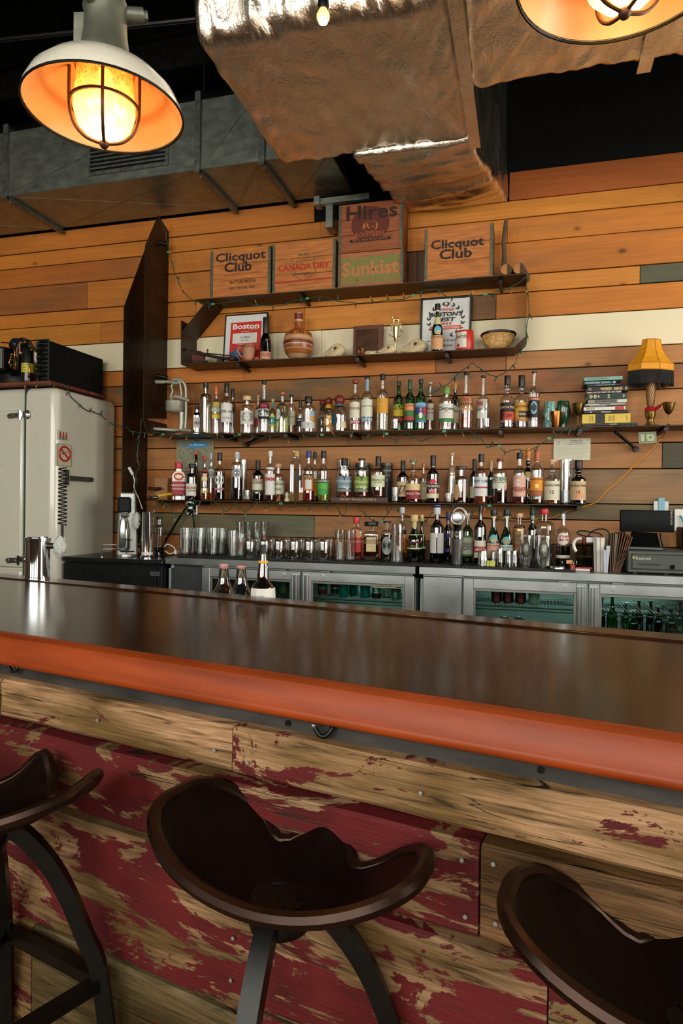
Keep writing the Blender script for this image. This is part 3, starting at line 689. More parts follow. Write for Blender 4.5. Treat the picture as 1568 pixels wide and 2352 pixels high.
def make_stool():
    t = empty('bar_stool', (0, 0, 0), 0)
    hs = .83
    seat_mb.build('seat', M_SEAT, t, (0, 0, hs), smooth=60)
    MB().tube([p+Vector((0, 0, hs-.006)) for p in seat_edge], .0105, 8, closed=True).build('rolled_rim', pm('rubbed_bronze_rim', '#2e1c12', .34, .7, var=.3, scale=12), t)
    tp = hs-.02
    LA = [radians(v_)-BANG for v_ in (25, 115, 278)]
    for k in range(3):
        a = LA[k]; c, s_ = cos(a), sin(a)
        pts = [(c*.02, s_*.02, tp-.01), (c*.06, s_*.06, tp-.025), (c*.115, s_*.115, tp-.10), (c*.160, s_*.160, tp-.21), (c*.185, s_*.185, .52), (c*.215, s_*.215, .26), (c*.24, s_*.24, .0)]
        MB().tube(smooth_path(pts, 5), .0175, 4).build('leg', M_IRON, t, smooth=30)
    for k in range(3):
        a = LA[k]; b = LA[(k+1) % 3]; r_ = .185
        MB().rod((cos(a)*r_, sin(a)*r_, .52), (cos(b)*r_, sin(b)*r_, .52), .0145, 4).build('footrest', M_IRON, t, smooth=30)
    MB().lathe([(0, hs-.06), (.04, hs-.06), (.045, hs-.04), (.04, hs-.021), (0, hs-.021)], 24).build('swivel', M_IRON, t)
    return t
def copy_tree(o, parent=None):
    c = o.copy(); COL.objects.link(c)
    if parent: c.parent = parent
    for ch in list(o.children): copy_tree(ch, c)
    return c
stool = make_stool()
STOOLS = [((645, 1965), BANG+radians(-6), 'dark tractor-seat bar stool in the middle, fully in view'),
          ((-45, 1815), BANG+radians(6), 'dark tractor-seat bar stool cut off by the left edge'),
          ((1635, 2240), BANG+radians(4), 'dark tractor-seat bar stool nearest, cut off at lower right')]
for i, ((px, py), rz, lab) in enumerate(STOOLS):
    o = stool if i == 0 else copy_tree(stool)
    p = Z(px, py, .86); o.location = (p.x, p.y, 0); o.rotation_euler = (0, 0, rz)
    tag(o, lab, 'stool', 'tractor-seat stools along the bar')
# ================================================================== THINGS ON / BEHIND THE BAR
def on_bar(px, py, z=ZB): return Z(px, py, z)
# beer tower
p = on_bar(86, 1330); s_ = depth(p)/FPX; R = 26.5*s_; hh = 96*s_
t = empty('beer_tower', p, radians(10), 'polished steel beer tower with a coil spring tap handle on the left of the bar', 'beer tower')
MB().lathe([(0, 0), (R*1.02, 0), (R*1.02, hh*.05), (R*.98, hh*.06), (R*.98, hh*.90), (R*1.05, hh*.91), (R*1.05, hh*.99), (R*.8, hh*.995), (R*.8, hh*1.02), (0, hh*1.02)], 40).build('column', M_CHROME, t)
def tap(t, R, zc, side, coilr, coiln, coilh, s_, bagc):
    MB().rod((side*R*.9, 0, zc), (side*(R+18*s_), 0, zc), 7*s_, 14).build('shank', pm('dark_shank', '#3b3732', .3, .8), t)
    x = side*(R+30*s_)
    m = MB(); rr = random.Random(3)
    m.ball((x-side*3*s_, 0, zc), 1, 18); c0 = Vector((x-side*3*s_, 0, zc))
    m.v = [tuple(c0+Vector(((q[0]-c0.x)*bagc[0]*s_*(1+.35*noise.noise(Vector(q)*2.1)), (q[1]-c0.y)*bagc[0]*.8*s_, (q[2]-c0.z)*bagc[1]*s_*(1+.4*noise.noise(Vector(q)*1.7+Vector((5, 0, 0))))))) for q in m.v]
    m.build('plastic_wrap', pm('crumpled_cling_film', '#b9bab3', .22, 0, var=.25, scale=300, bump=1., spec=1.), t, smooth=20)
    xr = side*(R+32*s_); z0 = zc+bagc[1]*s_*.6
    MB().rod((xr, 0, z0-.3*bagc[1]*s_), (xr, 0, z0+coilh*.22), 6*s_*coilr/22, 10).build('handle_rod', M_IRON, t)
    m = MB(); zt = z0+coilh*.2
    pts = [(xr+cos(2*pi*k/14)*coilr*s_*.8, sin(2*pi*k/14)*coilr*s_*.8, zt+coilh*.8*k/(14*coiln)) for k in range(14*coiln+1)]
    m.tube(pts, coilr*s_*.13, 6); m.build('coil_spring', M_IRON, t)
tap(t, R, hh*.80, 1, 11, 15, 165*s_, s_, (15, 24))
# three bottles on the rail behind the bar
zr = ZB-.16
rl = MB().box((-3.4, NB+.003, zr-.02), (XB-.1, NB+.13, zr)).build('speed_rail', M_STAIND, bar, smooth=0)
M = MB()
# ================================================================== BOTTLES
TOWARD = lambda p: atan2(-p.x, p.y)
def prof_r(kind, r, h):
    """glass outline: kind = (neck radius, shoulder start, neck start, shape, squareness, neck top factor, bulb)"""
    nr, hs, he, shp, sq, nt_, bulb = kind
    P = [(0, 0), (r*.90, 0), (r*.985, h*.012), (r, h*.04), (r, h*hs)]
    for k in range(1, 9):
        t = k/8
        if shp == 's': q = (1+cos(pi*t))/2
        elif shp == 'q': q = sqrt(max(0, 1-t*t))
        else: q = 1-t
        P.append((r*(nr+(1-nr)*q), h*(hs+(he-hs)*t)))
    if bulb:
        for k in range(1, 8):
            t = k/8; P.append((r*(nr+bulb*sin(pi*t)**1.5), h*(he+.13*t)))
    P.append((r*nr*nt_, h*.965)); P.append((r*nr*nt_*1.14, h*.97)); P.append((r*nr*nt_*1.14, h*.995)); P.append((0, h*.995))
    return P
K = dict(std=(.34, .60, .76, 's', 0, .92, 0), tall=(.34, .64, .76, 's', 0, .95, 0), gin=(.42, .52, .66, 's', 0, .62, 0), squat=(.36, .62, .74, 'q', 0, 1, 0),
         flask=(.36, .66, .78, 'q', 0, 1, 0), square=(.38, .66, .76, 'q', 6, 1, 0), wine=(.33, .62, .78, 's', 0, .95, 0), burg=(.34, .42, .74, 's', 0, .9, 0),
         bulb=(.30, .56, .68, 's', 0, 1, .16), cyl=(.40, .72, .80, 'q', 0, 1, 0), ball=(.30, .44, .74, 'q', 0, 1, 0), germ=(.42, .72, .86, 's', 8, 1, 0), slim=(.42, .58, .74, 's', 0, .9, 0))
ROUND = []      # everything round that stands on a shelf or counter: root, radius, level
def bottle(cx, hw, top, kind, glass='c', liq=None, cap=('#111111', .1, 1.), labels=(), texts=(), label='', base_z=1., Y=4.4, group=None, base_px=None, cat='bottle', face=None, sy=1., loc=None):
    p = W(cx, (top+(base_px or top+100))/2, Y) if loc is None else Vector(loc)
    x = p.x; s_ = depth((x, Y if loc is None else p.y, base_z))/FPX; r = hw*s_*.985
    Yc = p.y
    root = Vector((x, Yc, base_z))
    zz = lambda py: W(cx, py, Yc).z-base_z
    h = zz(top)
    rz = TOWARD(root) if face is None else face
    t = empty('bottle', root, rz, label, cat, group)
    k = K[kind]; sq = k[4]; P = prof_r(k, r, h); seg = 24 if not sq else 32
    MB().lathe(P, seg, sq=sq, sy=sy).build('glass', GL[glass], t)
    nr = r*k[0]*k[5]
    if liq:
        zl = min(zz(liq[1]), h*.93)
        Q = []
        for i, (a, b) in enumerate(P[:-4]):
            a2 = max(0, a-.0016) if a > 0 else 0; b2 = max(b, .004) 
            if b2 >= zl:
                a0, b0 = Q[-1]; tt = (zl-b0)/max(1e-6, b2-b0); Q.append((a0+(a2-a0)*tt, zl)); break
            Q.append((a2, b2))
        else: zl = Q[-1][1]
        Q.append((0, Q[-1][1])); MB().lathe(Q, seg, sq=sq, sy=sy).build('drink', liquid(liq[0]), t)
    if cap:
        col, cb, wf = cap[:3]
        zc = zz(cb) if cb > 1 else h*(1-cb)
        rc = max(nr*1.15*abs(wf), .004)
        mtl = flat(col, .4, .3 if len(cap) > 3 else 0)
        if wf < 0:
            MB().ball((0, 0, h-rc*.8), rc, 18).build('stopper', mtl, t)
        else:
            c = MB().lathe([(rc*.97, zc), (rc, zc+.002), (rc, h-.003), (rc*.93, h+.001), (0, h+.001)], 18)
            if h-zc > .03 and wf <= 1.1: c.lathe([(rc*1.03, h-.026), (rc*1.06, h-.024), (rc*1.06, h-.021), (rc*1.03, h-.019)], 18)
            c.build('cap', mtl, t)
    def srf(rl, a, z):
        kk = 1. if not sq else 1/((abs(cos(a))**sq+abs(sin(a))**sq)**(1/sq))
        return (rl*kk*cos(a), rl*kk*sin(a)*sy, z)
    def rad_at(z):
        for (a, b), (a2, b2) in zip(P, P[1:]):
            if b <= z <= b2: return a+(a2-a)*(z-b)/max(1e-6, b2-b)
        return r
    for j, lb in enumerate(labels):
        y0, y1, col = lb[:3]; ang = radians(lb[3] if len(lb) > 3 else (72 if not sq else 42))
        z0, z1 = max(.003, zz(y1)), zz(y0); rl = max(rad_at(z0), rad_at(z1))+.0008+.0004*j; ac = -pi/2+radians(lb[4] if len(lb) > 4 else 0)
        ra, rb = (rad_at(z0)+.0008+.0004*j, rad_at(z1)+.0008+.0004*j)
        oval = len(lb) > 5 and lb[5] == 'o'
        m = MB(); n = 16; v = []; f = []
        if oval:
            v = [srf(rl, ac, (z0+z1)/2)]; N_ = 28
            for q in range(N_): th = 2*pi*q/N_; v.append(srf(rl, ac+ang*cos(th), (z0+z1)/2+(z1-z0)/2*sin(th)))
            f = [(0, 1+q, 1+(q+1) % N_) for q in range(N_)]
        else:
            for q in range(n+1):
                a = ac-ang+2*ang*q/n; v += [srf(ra, a, z0), srf((ra+rb)/2 if ra != rb else ra, a, (z0+z1)/2), srf(rb, a, z1)]
            f = [(3*q+e, 3*q+3+e, 3*q+4+e, 3*q+1+e) for q in range(n) for e in (0, 1)]
        m.add(v, f).build('paper_label' if j == 0 else 'label_band', flat(col, .6), t)
    for j, tx_ in enumerate(texts):
        s_t, py, col, wf = tx_[:4]; hp = tx_[4] if len(tx_) > 4 else None
        z = zz(py); rl = rad_at(z)+.0030; w = wf*r*2; hh = hp*s_ if hp else None
        fn = lambda q: srf(rl, -pi/2+q[0]/rl, q[2])
        text_on(MB(), s_t, 0, z, w, hh, fn=fn, off=.015).build('lettering', flat(col, .6), t, smooth=0)
    ROUND.append([t, r, base_z])
    return t
def tumbler(cx, hw, top, base_z, Y, label, name='glass', up_down=False, group=None, fill=None, taper=.88, base_px=None, cat='glass', mat=None, ribs=0, logo=None, thick=.0022):
    p = W(cx, top, Y); x = p.x; s_ = depth((x, Y, base_z))/FPX; r = hw*s_; h = p.z-base_z
    t = empty(name, (x, Y, base_z), TOWARD(Vector((x, Y, 0))), label, cat, group)
    rb, rtp = r*taper, r
    if up_down: P = [(rtp, 0), (rtp, h*.04), (rb*1.02, h*.80), (rb*.96, h*.93), (rb*.80, h), (0, h)]; P2 = [(rtp-thick, .0), (rb*1.0-thick, h*.80), (rb*.9-thick, h*.90), (0, h*.90)]
    else: P = [(0, 0), (rb*.96, 0), (rb, h*.03), (rtp, h)]; P2 = [(0, .010), (rb-thick, .011), (rtp-thick, h)]
    m = MB().lathe(P, 24); m.lathe(P2, 24)
    m.tube([((rtp-thick/2)*cos(a), (rtp-thick/2)*sin(a), h if not up_down else .0015) for a in np.linspace(0, 2*pi, 25)[:-1]], thick*.6, 5, closed=True)
    if ribs:
        for k in range(ribs):
            a = 2*pi*k/ribs; m.rod((rb*cos(a), rb*sin(a), h*.1), (rtp*cos(a), rtp*sin(a), h*.75), thick, 4)
    m.build('glass_wall', mat or GLASS, t)
    ROUND.append([t, r*max(1, taper), base_z])
    if fill: MB().lathe([(0, .011), (rb-.003, .012), (rb-.002, h*fill[1]), (0, h*fill[1])], 20).build('content', flat(fill[0], .7), t)
    if logo: 
        m = MB(); fn = lambda q: ((r+.0012)*cos(-pi/2+q[0]/r), (r+.0012)*sin(-pi/2+q[0]/r), q[2])
        for k in (-1, 0, 1): text_on(m, '(', .004*k, h*.45, .012, h*.35, fn=fn, off=.05, shear=.8)
        m.build('printed_logo', flat('#b32a2a'), t)
    return t
# ================================================================== SHELVES
SH1, SH2 = 1.843, 1.359
def shelf(name, x0, x1, z, y0, th, mat, label, nb=()):
    t = empty(name, (x0, y0, z), 0, label, 'shelf')
    MB().box((0, 0, -th), (x1-x0, D-.003-y0, 0), .001).build('shelf_plate', mat, t, smooth=0)
    return t
Y1 = 4.33
s1 = shelf('bottle_shelf', W(352, 991, Y1).x, 2.6, SH1, Y1, .006, M_STEEL_DARK, 'upper long dark steel bottle shelf on the plank wall')
s2 = shelf('bottle_shelf', W(318, 1148, Y1).x, W(1346, 1157, Y1).x, SH2, Y1, .006, M_STEEL_DARK, 'lower long dark steel bottle shelf on the plank wall')
def standoffs(root, pts, z_off):
    for px in pts:
        x = W(px, 1000, 4.42).x-root.location.x
        m = MB().rod((x, .02, z_off), (x, D-root.location.y, z_off), .014, 16); m.rod((x, .018, z_off), (x, .0195, z_off), .006, 8)
        m.build('standoff_tube', M_IRON, root)
standoffs(s1, [520, 664, 812, 1150, 1330, 1524], -.022)
standoffs(s2, [455, 1330], -.022)
for a, b in (((603, 1001), (564, 1020)), ((1412, 992), (1460, 1031))):
    p = W(a[0], a[1], 4.45); q = W(b[0], b[1], 4.56); m = MB().rod(p-s1.location, q-s1.location, .010, 10)
    m.rod(q-s1.location+Vector((0, -.015, 0)), q-s1.location+Vector((0, .04, 0)), .017, 16); m.build('brace_arm', M_IRON, s1)
# folded steel ribbon: the display unit for crates and trophies
YU = 4.36
def ribbon(root, pts, name='steel_band', y0=YU, th=.006):
    """pts: x,z polyline of a bent steel strip as deep as the shelf"""
    P = [Vector((a, 0, b)) for a, b in pts]; n = len(P); up_, dn = [], []
    for i in range(n):
        d0 = (P[i]-P[max(i-1, 0)]); d1 = (P[min(i+1, n-1)]-P[i])
        d = (d0.normalized() if d0.length else d1.normalized())+(d1.normalized() if d1.length else d0.normalized()); d.normalize()
        nrm = Vector((-d.z, 0, d.x)); e = (d0.normalized() if d0.length else d); k = 1/max(.4, abs(nrm.dot(Vector((-e.z, 0, e.x)))))
        up_.append(P[i]+nrm*th/2*k); dn.append(P[i]-nrm*th/2*k)
    L_ = root.location; poly = up_+dn[::-1]
    v = [(q.x-L_.x, y0-L_.y, q.z-L_.z) for q in poly]+[(q.x-L_.x, D-.003-L_.y, q.z-L_.z) for q in poly]; N_ = len(poly)
    f = [(i, (i+1) % N_, (i+1) % N_+N_, i+N_) for i in range(N_)]
    for s0 in range(n-1): a = s0; b = s0+1; c = N_-1-b; d = N_-1-a; f += [(a, b, c, d), (a+N_, d+N_, c+N_, b+N_)]
    return MB().add(v, f).build(name, M_STEEL_DARK, root, smooth=0)
un = empty('display_shelf', W(476, 688, YU), 0, 'folded dark steel display shelf holding the old crates and trophies', 'shelf')
g = lambda px, py: (lambda p: (p.x, p.z))(W(px, py, YU))
ZT, ZL = 2.828, 2.362
ribbon(un, [(g(448, 690)[0], ZT), (g(1209, 632)[0], ZT)], 'top_plate')
ribbon(un, [(g(478, 690)[0], ZT-.004), (g(416, 766)[0], 2.592)], 'slanted_plate')
ribbon(un, [(g(416, 738)[0], 2.684), (g(416, 838)[0], ZL), (g(1180, 797)[0], ZL), (g(1207, 776)[0], 2.425)], 'lower_plate')
ribbon(un, [(g(1207.5, 776)[0], 2.425), (g(1208, 640)[0], ZT-.005)], 'end_plate', th=.003)
for px, py in ((560, 850), (829, 838), (1030, 828)):
    p = W(px, py, 4.5); MB().rod((p.x-un.location.x, -.0+.03, ZL-.022-un.location.z), (p.x-un.location.x, D-YU, ZL-.022-un.location.z), .014, 16).build('standoff_tube', M_IRON, un)
for px, py in ((700, 700), (1150, 668)):
    p = W(px, py, 4.5); MB().rod((p.x-un.location.x, .05, ZT-.022-un.location.z), (p.x-un.location.x, D-YU, ZT-.022-un.location.z), .014, 16).build('standoff_tube', M_IRON, un)
# tall folded steel uprights at the left
def perp_panel(name, x, pts, th=.006, root=None):
    """vertical sheet at right angles to the wall; pts are (y,z)"""
    L_ = root.location; v = [(x-L_.x, a-L_.y, b-L_.z) for a, b in pts]+[(x+th-L_.x, a-L_.y, b-L_.z) for a, b in pts]; n = len(pts)
    f = [tuple(range(n)), tuple(range(2*n-1, n-1, -1))]+[(i, (i+1) % n, (i+1) % n+n, i+n) for i in range(n)]
    return MB().add(v, f).build(name, M_STEEL_DARK, root, smooth=0)
x1p = W(335, 1100, 4.59).x; Yf = 4.6
def y_at(px, x):      # depth at which a sheet at this x shows at pixel column px (mid height)
    lo, hi = 3., 4.59
    for _ in range(40):
        m_ = (lo+hi)/2; q = Vector((x, m_, 2.0))-CAM; X_ = 784+FPX*q.dot(rt)/q.dot(fw)
        if X_ < px: lo = m_
        else: hi = m_
    return (lo+hi)/2
ya = y_at(281, x1p)
up_ = empty('steel_upright', (x1p, ya, .95), 0, 'tall left dark steel upright sheet beside the white refrigerator', 'upright')
zA = lambda py, y: (lambda d: CAM.z+d.z*(y/d.y))(ray(284, py))
perp_panel('sheet', x1p, [(ya, .975), (Yf-.003, .975), (Yf-.003, W(334, 545, 4.597).z), (ya, W(281, 706, ya).z)], root=up_)
x2p = W(382, 800, 4.59).x; yb = y_at(328, x2p)
up2 = empty('steel_upright', (x2p, yb, 1.85), 0, 'right dark steel upright sheet beside the hand juicer', 'upright')
ym = y_at(357, x2p)
perp_panel('sheet', x2p, [(yb, W(327, 962, yb).z), (Yf-.003, W(382, 962, Yf).z), (Yf-.003, W(382, 534, Yf).z), (ym, W(356, 495, ym).z), (yb, W(328, 566, yb).z)], root=up2)
zb_ = W(327, 962, yb).z
ribbon(up2, [(x2p+.002, zb_), (W(350, 991, 4.35).x, SH1+.006), (W(372, 991, 4.35).x, SH1+.004)], 'folded_foot', y0=yb)
for px, py in ((372, 560), (372, 865)):
    p = W(px, py, 4.5); MB().rod((p.x-x2p-.03, 4.45-yb, p.z-1.85), (p.x-x2p+.05, 4.5-yb, p.z-.01-1.85), .016, 14).build('standoff_tube', M_IRON, up2)
# ================================================================== BOTTLE TABLES
def crop(ox, oy, sc): return (lambda X_: ox+X_/sc), (lambda Y_: oy+Y_/sc), sc
YFR, YBK = 4.385, 4.50
def row(tf, rows_, base_z, group, base_px):
    fx, fy, sc = tf
    for r_ in rows_:
        x0, x1, top, kind, glass, liq, cap, labs, txts, lab = r_[:10]; opt = r_[10] if len(r_) > 10 else {}
        hw = (x1-x0)/2/sc; Y = opt.get('Y', YFR+max(0, hw*.0028-.035))
        bottle(fx((x0+x1)/2), hw, fy(top), kind, glass, (liq[0], fy(liq[1])) if liq else None,
               (cap[0], fy(cap[1]) if cap[1] > 1 else cap[1], *cap[2:]) if cap else None,
               [(fy(l[0]), fy(l[1]), *l[2:]) for l in labs], [(s_, fy(y_), *o) for s_, y_, *o in txts],
               lab, base_z+opt.get('dz', 0), Y, group, base_px, sy=opt.get('sy', 1.))
B_ = {'Y': YBK}
G1 = 'bottles on the upper bottle shelf'; G2 = 'bottles on the lower bottle shelf'; G3 = 'bottles on the back counter'
A = crop(340, 840, 4.126)
row(A, [
 (428, 500, 372, 'square', 'n', None, ('#101014', 415, 1.2), [(495, 590, '#d8d4c8', 40)], [('HEN', 547, '#333333', 1.)], 'dark blue square gin bottle beside the hand juicer', B_),
 (492, 598, 168, 'cyl', 'f', ('#d6d3c4', 330), ('#161616', 210, 1.), [], [], 'tall smoky clear bottle filled to the shoulder with a black cap'),
 (602, 690, 200, 'tall', 'c', None, ('#d9703c', 280, 1.3), [(350, 505, '#e8cf5e', 70), (405, 442, '#9fc0c4', 72)], [('PRAIRIE', 424, '#e8e2c0', 1.5), ('VODKA', 462, '#b05a28', .8)], 'clear bottle with a yellow eight-sided label and orange stopper', {'Y': 4.42}),
 (688, 800, 168, 'tall', 'c', None, ('#141212', 255, 1.15), [(362, 540, '#dcdcd4', 70)], [('KETEL ONE', 440, '#2a2a30', 1.4), ('VODKA', 500, '#8a8a90', .8)], 'clear bottle with a big white label and long black cap'),
 (765, 835, 220, 'std', 'f', ('#b9a27a', 380), ('#111111', 300, 1.4), [], [], 'slim bottle with black neck partly hidden behind the big white label bottle', B_),
 (872, 1002, 290, 'flask', 'c', None, ('#e0b98c', 330, 1.5), [(435, 560, '#dcdad0', 70)], [('O', 492, '#8a8a84', .9), ('. . .', 492, '#555555', .5)], 'squat clear bottle with wide cream stopper and grey engraved label'),
 (1005, 1078, 280, 'std', 'c', ('#caa48c', 400), ('#b8683c', 310, 1.5), [(420, 500, '#d9cdbc', 70), (510, 580, '#b83a34', 70)], [], 'slim bottle with red and cream label behind the squat one', B_),
 (1042, 1152, 145, 'gin', 'c', None, ('#15151a', 178, 1.3), [(362, 515, '#16141a', 74), (370, 405, '#a02c3c', 40)], [('PRIVATEER', 425, '#dcdcdc', 1.2), ('GIN', 468, '#e4e4e4', .9)], 'clear bottle with tall tapered neck and black label'),
 (1148, 1212, 312, 'std', 'c', ('#c6c88a', 400), ('#c9824e', 338, 1.5), [(335, 395, '#2f9a94', 180), (465, 578, '#e6c23c', 80, 0, 'o'), (485, 560, '#2f9a94', 60, 0, 'o')], [], 'small bottle with teal neck and yellow and teal round label', {'Y': 4.40}),
 (1212, 1330, 252, 'tall', 'c', ('#d9dd9a', 345), ('#c45a38', 278, 1.2), [(400, 530, '#28304a', 34, -45, 'o'), (412, 518, '#d9d4c0', 28, -45, 'o')], [('GIN', 465, '#28304a', .5)], 'pale yellow bottle with copper cap and round navy label', {'Y': 4.41}),
 (1316, 1398, 277, 'flask', 'c', ('#c8722c', 570), ('#1a1a18', 295, 1.2), [(435, 565, '#d6cfae', 70)], [('MARTIN', 490, '#8a8468', .9)], 'slim clear bottle with black cap and cream label over amber dregs', B_),
 (1408, 1475, 325, 'std', 'c', ('#7b3b22', 560), ('#141414', 400, 1.3), [(500, 580, '#1b1a18', 70)], [('AMARO', 520, '#d8d4c8', 1.)], 'small dark-labelled bottle hiding behind the landscape label bottle', B_),
], SH1, G1, 989)
Bc = crop(660, 840, 4.612)
row(Bc, [
 (146, 296, 332, 'flask', 'c', None, ('#101010', 400, 1.3), [(485, 595, '#8fb2c8', 30, 42), (540, 595, '#c9994c', 30, 42), (600, 668, '#cfcfcb', 74)], [('Y', 632, '#222222', .15)], 'clear bottle with a painted landscape panel and white band'),
 (318, 425, 365, 'ball', 'c', ('#c67a3a', 560), ('#7a2e1c', .12, -1.9), [(415, 470, '#2a2824', 180), (545, 665, '#2a2c26', 60, 0, 'o')], [], 'short round bottle with ball stopper and dark label, leftmost of three', B_),
 (372, 500, 343, 'ball', 'c', ('#dcae6a', 560), ('#7a2e1c', .12, -1.9), [(400, 455, '#dba02a', 180), (530, 668, '#e2a62c', 46, 10, 'o')], [('7', 565, '#fff2d0', .25)], 'short round bottle with ball stopper and yellow label, middle of three', {'Y': 4.43}),
 (462, 636, 322, 'ball', 'c', ('#d8b27a', 600), ('#7a2e1c', .12, -1.9), [(378, 432, '#3d6f7a', 180), (515, 650, '#254c5e', 26, -40, 'o'), (600, 668, '#d8cba4', 24, 35)], [], 'short round bottle with ball stopper and blue label, rightmost of three', {'Y': 4.40}),
 (656, 778, 152, 'std', 'c', ('#d9a88c', 590), ('#8e2c22', 185, 1.5), [(395, 560, '#ddd6be', 72), (585, 622, '#8c3038', 50, 25)], [('TEQUILA', 460, '#7c3a3a', 1.2), ('Jorge', 602, '#efd9d9', .8)], 'tequila bottle with a red cap and cream and maroon labels'),
 (780, 906, 124, 'tall', 'c', None, ('#2a2a2c', 142, 1.3), [(142, 270, '#7fa4bd', 40), (365, 545, '#dad9c2', 70), (555, 597, '#54789c', 70)], [('TEQUILA OCHO', 435, '#5f6f70', 1.3), ('Jorge', 577, '#d6e2ec', 1.)], 'clear tequila bottle with blue neck strip and blue lower band'),
 (944, 1070, 92, 'tall', 'c', ('#e0dcc2', 510), ('#151412', 145, 1.25), [(350, 510, '#d69a2c', 70)], [('EL TESORO', 420, '#e8c070', 1.1)], 'clear bottle with black cap and mustard yellow square label'),
 (1120, 1236, 170, 'wine', 'g', None, ('#1c3a20', 215, 1.1), [(415, 615, '#3b4a22', 74), (470, 540, '#cdb32e', 70), (560, 590, '#b8302a', 70)], [('VIDA', 441, '#c8c83a', 1.3), ('o', 380, '#b07a34', .25)], 'green mezcal bottle with a yellow and red patterned label, leftmost of three', {'Y': 4.45}),
 (1238, 1350, 150, 'wine', 'g', None, ('#1c4a2a', 255, 1.1), [(408, 608, '#d98a5a', 74), (480, 545, '#3c6b34', 74), (545, 580, '#b8302a', 60), (580, 608, '#1d2a20', 74)], [('DEL MAGUEY', 430, '#8a4a24', 1.1)], 'green mezcal bottle with a peach sky and green hills label, middle of three'),
 (1352, 1470, 145, 'wine', 'g', None, ('#1a1f1a', 190, 1.15), [(397, 605, '#4c86b8', 74), (450, 520, '#2b3f86', 74), (520, 585, '#2f7a3a', 74), (440, 530, '#c0281e', 16, 48), (500, 565, '#e8e4da', 18, 0, 'o'), (455, 490, '#e07a3a', 12, 0, 'o')], [('MEZCAL', 418, '#d6e4ea', 1.1)], 'green mezcal bottle with a blue sky and red house label, rightmost of three'),
 (1466, 1552, 178, 'bulb', 'c', ('#dca07a', 360), ('#bfb39a', 195, 1.5), [(405, 580, '#dcd6c4', 70)], [('TRON', 462, '#a82c2c', 1.1), ('LA DOTE', 505, '#a82c2c', 1.)], 'pinkish bottle with cream label and red lettering behind the green trio', B_),
], SH1, G1, 987)
Cc = crop(960, 840, 5.227)
row(Cc, [
 (250, 428, 265, 'flask', 'c', None, ('#6c9440', 345, 1.2), [(465, 640, '#dcdad2', 74), (640, 684, '#3c7a34', 74)], [('Clement', 522, '#4c5a50', 1.3), ('_o_', 560, '#c07a3a', .5)], 'clear rum bottle with light green cap and a green band'),
 (392, 492, 205, 'wine', 'k', None, ('#b88a44', 290, 1.3), [(500, 695, '#d8c8a0', 70)], [('Velier', 552, '#6a5a3a', 1.)], 'black wine-shaped bottle with gold cap and cream label', B_),
 (495, 656, 88, 'gin', 'c', ('#c2602a', 580), ('#2a2420', 105, 1.4), [(380, 540, '#d29a62', 74), (395, 435, '#b04a3a', 28)], [('PRIVATEER', 470, '#6a3a1c', 1.4)], 'tall bottle of amber rum with an orange label'),
 (702, 862, 110, 'gin', 'c', None, ('#2c3438', 130, 1.4), [(405, 632, '#dcd9cc', 52, -16), (430, 478, '#b04450', 24, -28)], [('PRIVATEER', 525, '#6a6a64', 1.2)], 'tall clear bottle with a white label and red flag mark'),
 (985, 1152, 125, 'bulb', 'c', ('#6a2c1c', 690), ('#16130f', 235, 1.3), [(455, 660, '#1b0f0c', 74), (565, 658, '#c8402c', 50, 20)], [('PLANTATION', 512, '#d8c49a', 1.4), ('RUM', 610, '#5a140c', .7)], 'rum bottle with bulbed neck, black label and red panel'),
 (1152, 1326, 115, 'bulb', 'c', ('#7a3a22', 670), ('#1a2018', 250, 1.3), [(450, 640, '#cf9a3a', 74), (550, 630, '#4a2420', 44, 25), (645, 672, '#b8743a', 74)], [('PLANTATION', 498, '#3a2a14', 1.4), ('5 YEARS', 590, '#e4d8b4', .7)], 'rum bottle with bulbed neck and yellow label', {'Y': 4.405}),
 (1325, 1456, 68, 'tall', 'c', None, ('#3a3a36', 85, 1.3), [(385, 628, '#16110f', 74), (390, 425, '#a8281e', 74), (435, 590, '#7ab4c4', 34, 0, 'o'), (455, 565, '#3a3c3c', 15, 0, 'o')], [('CAFARINI', 408, '#e0c8a0', 1.1)], 'tall clear bottle with a black label showing a portrait in a blue oval'),
], SH1, G1, 985)
tumbler(907, 9.8, 963.5, SH1, 4.36, 'small glass tumbler before the leftmost green mezcal bottle', fill=('#b9b4a0', .35))
tumbler(1116.5, 9.3, 962, SH1, 4.355, 'small shot glass before the clear bottle with the red flag label', fill=('#cfcabc', .35))
Dc = crop(320, 1000, 4.355)
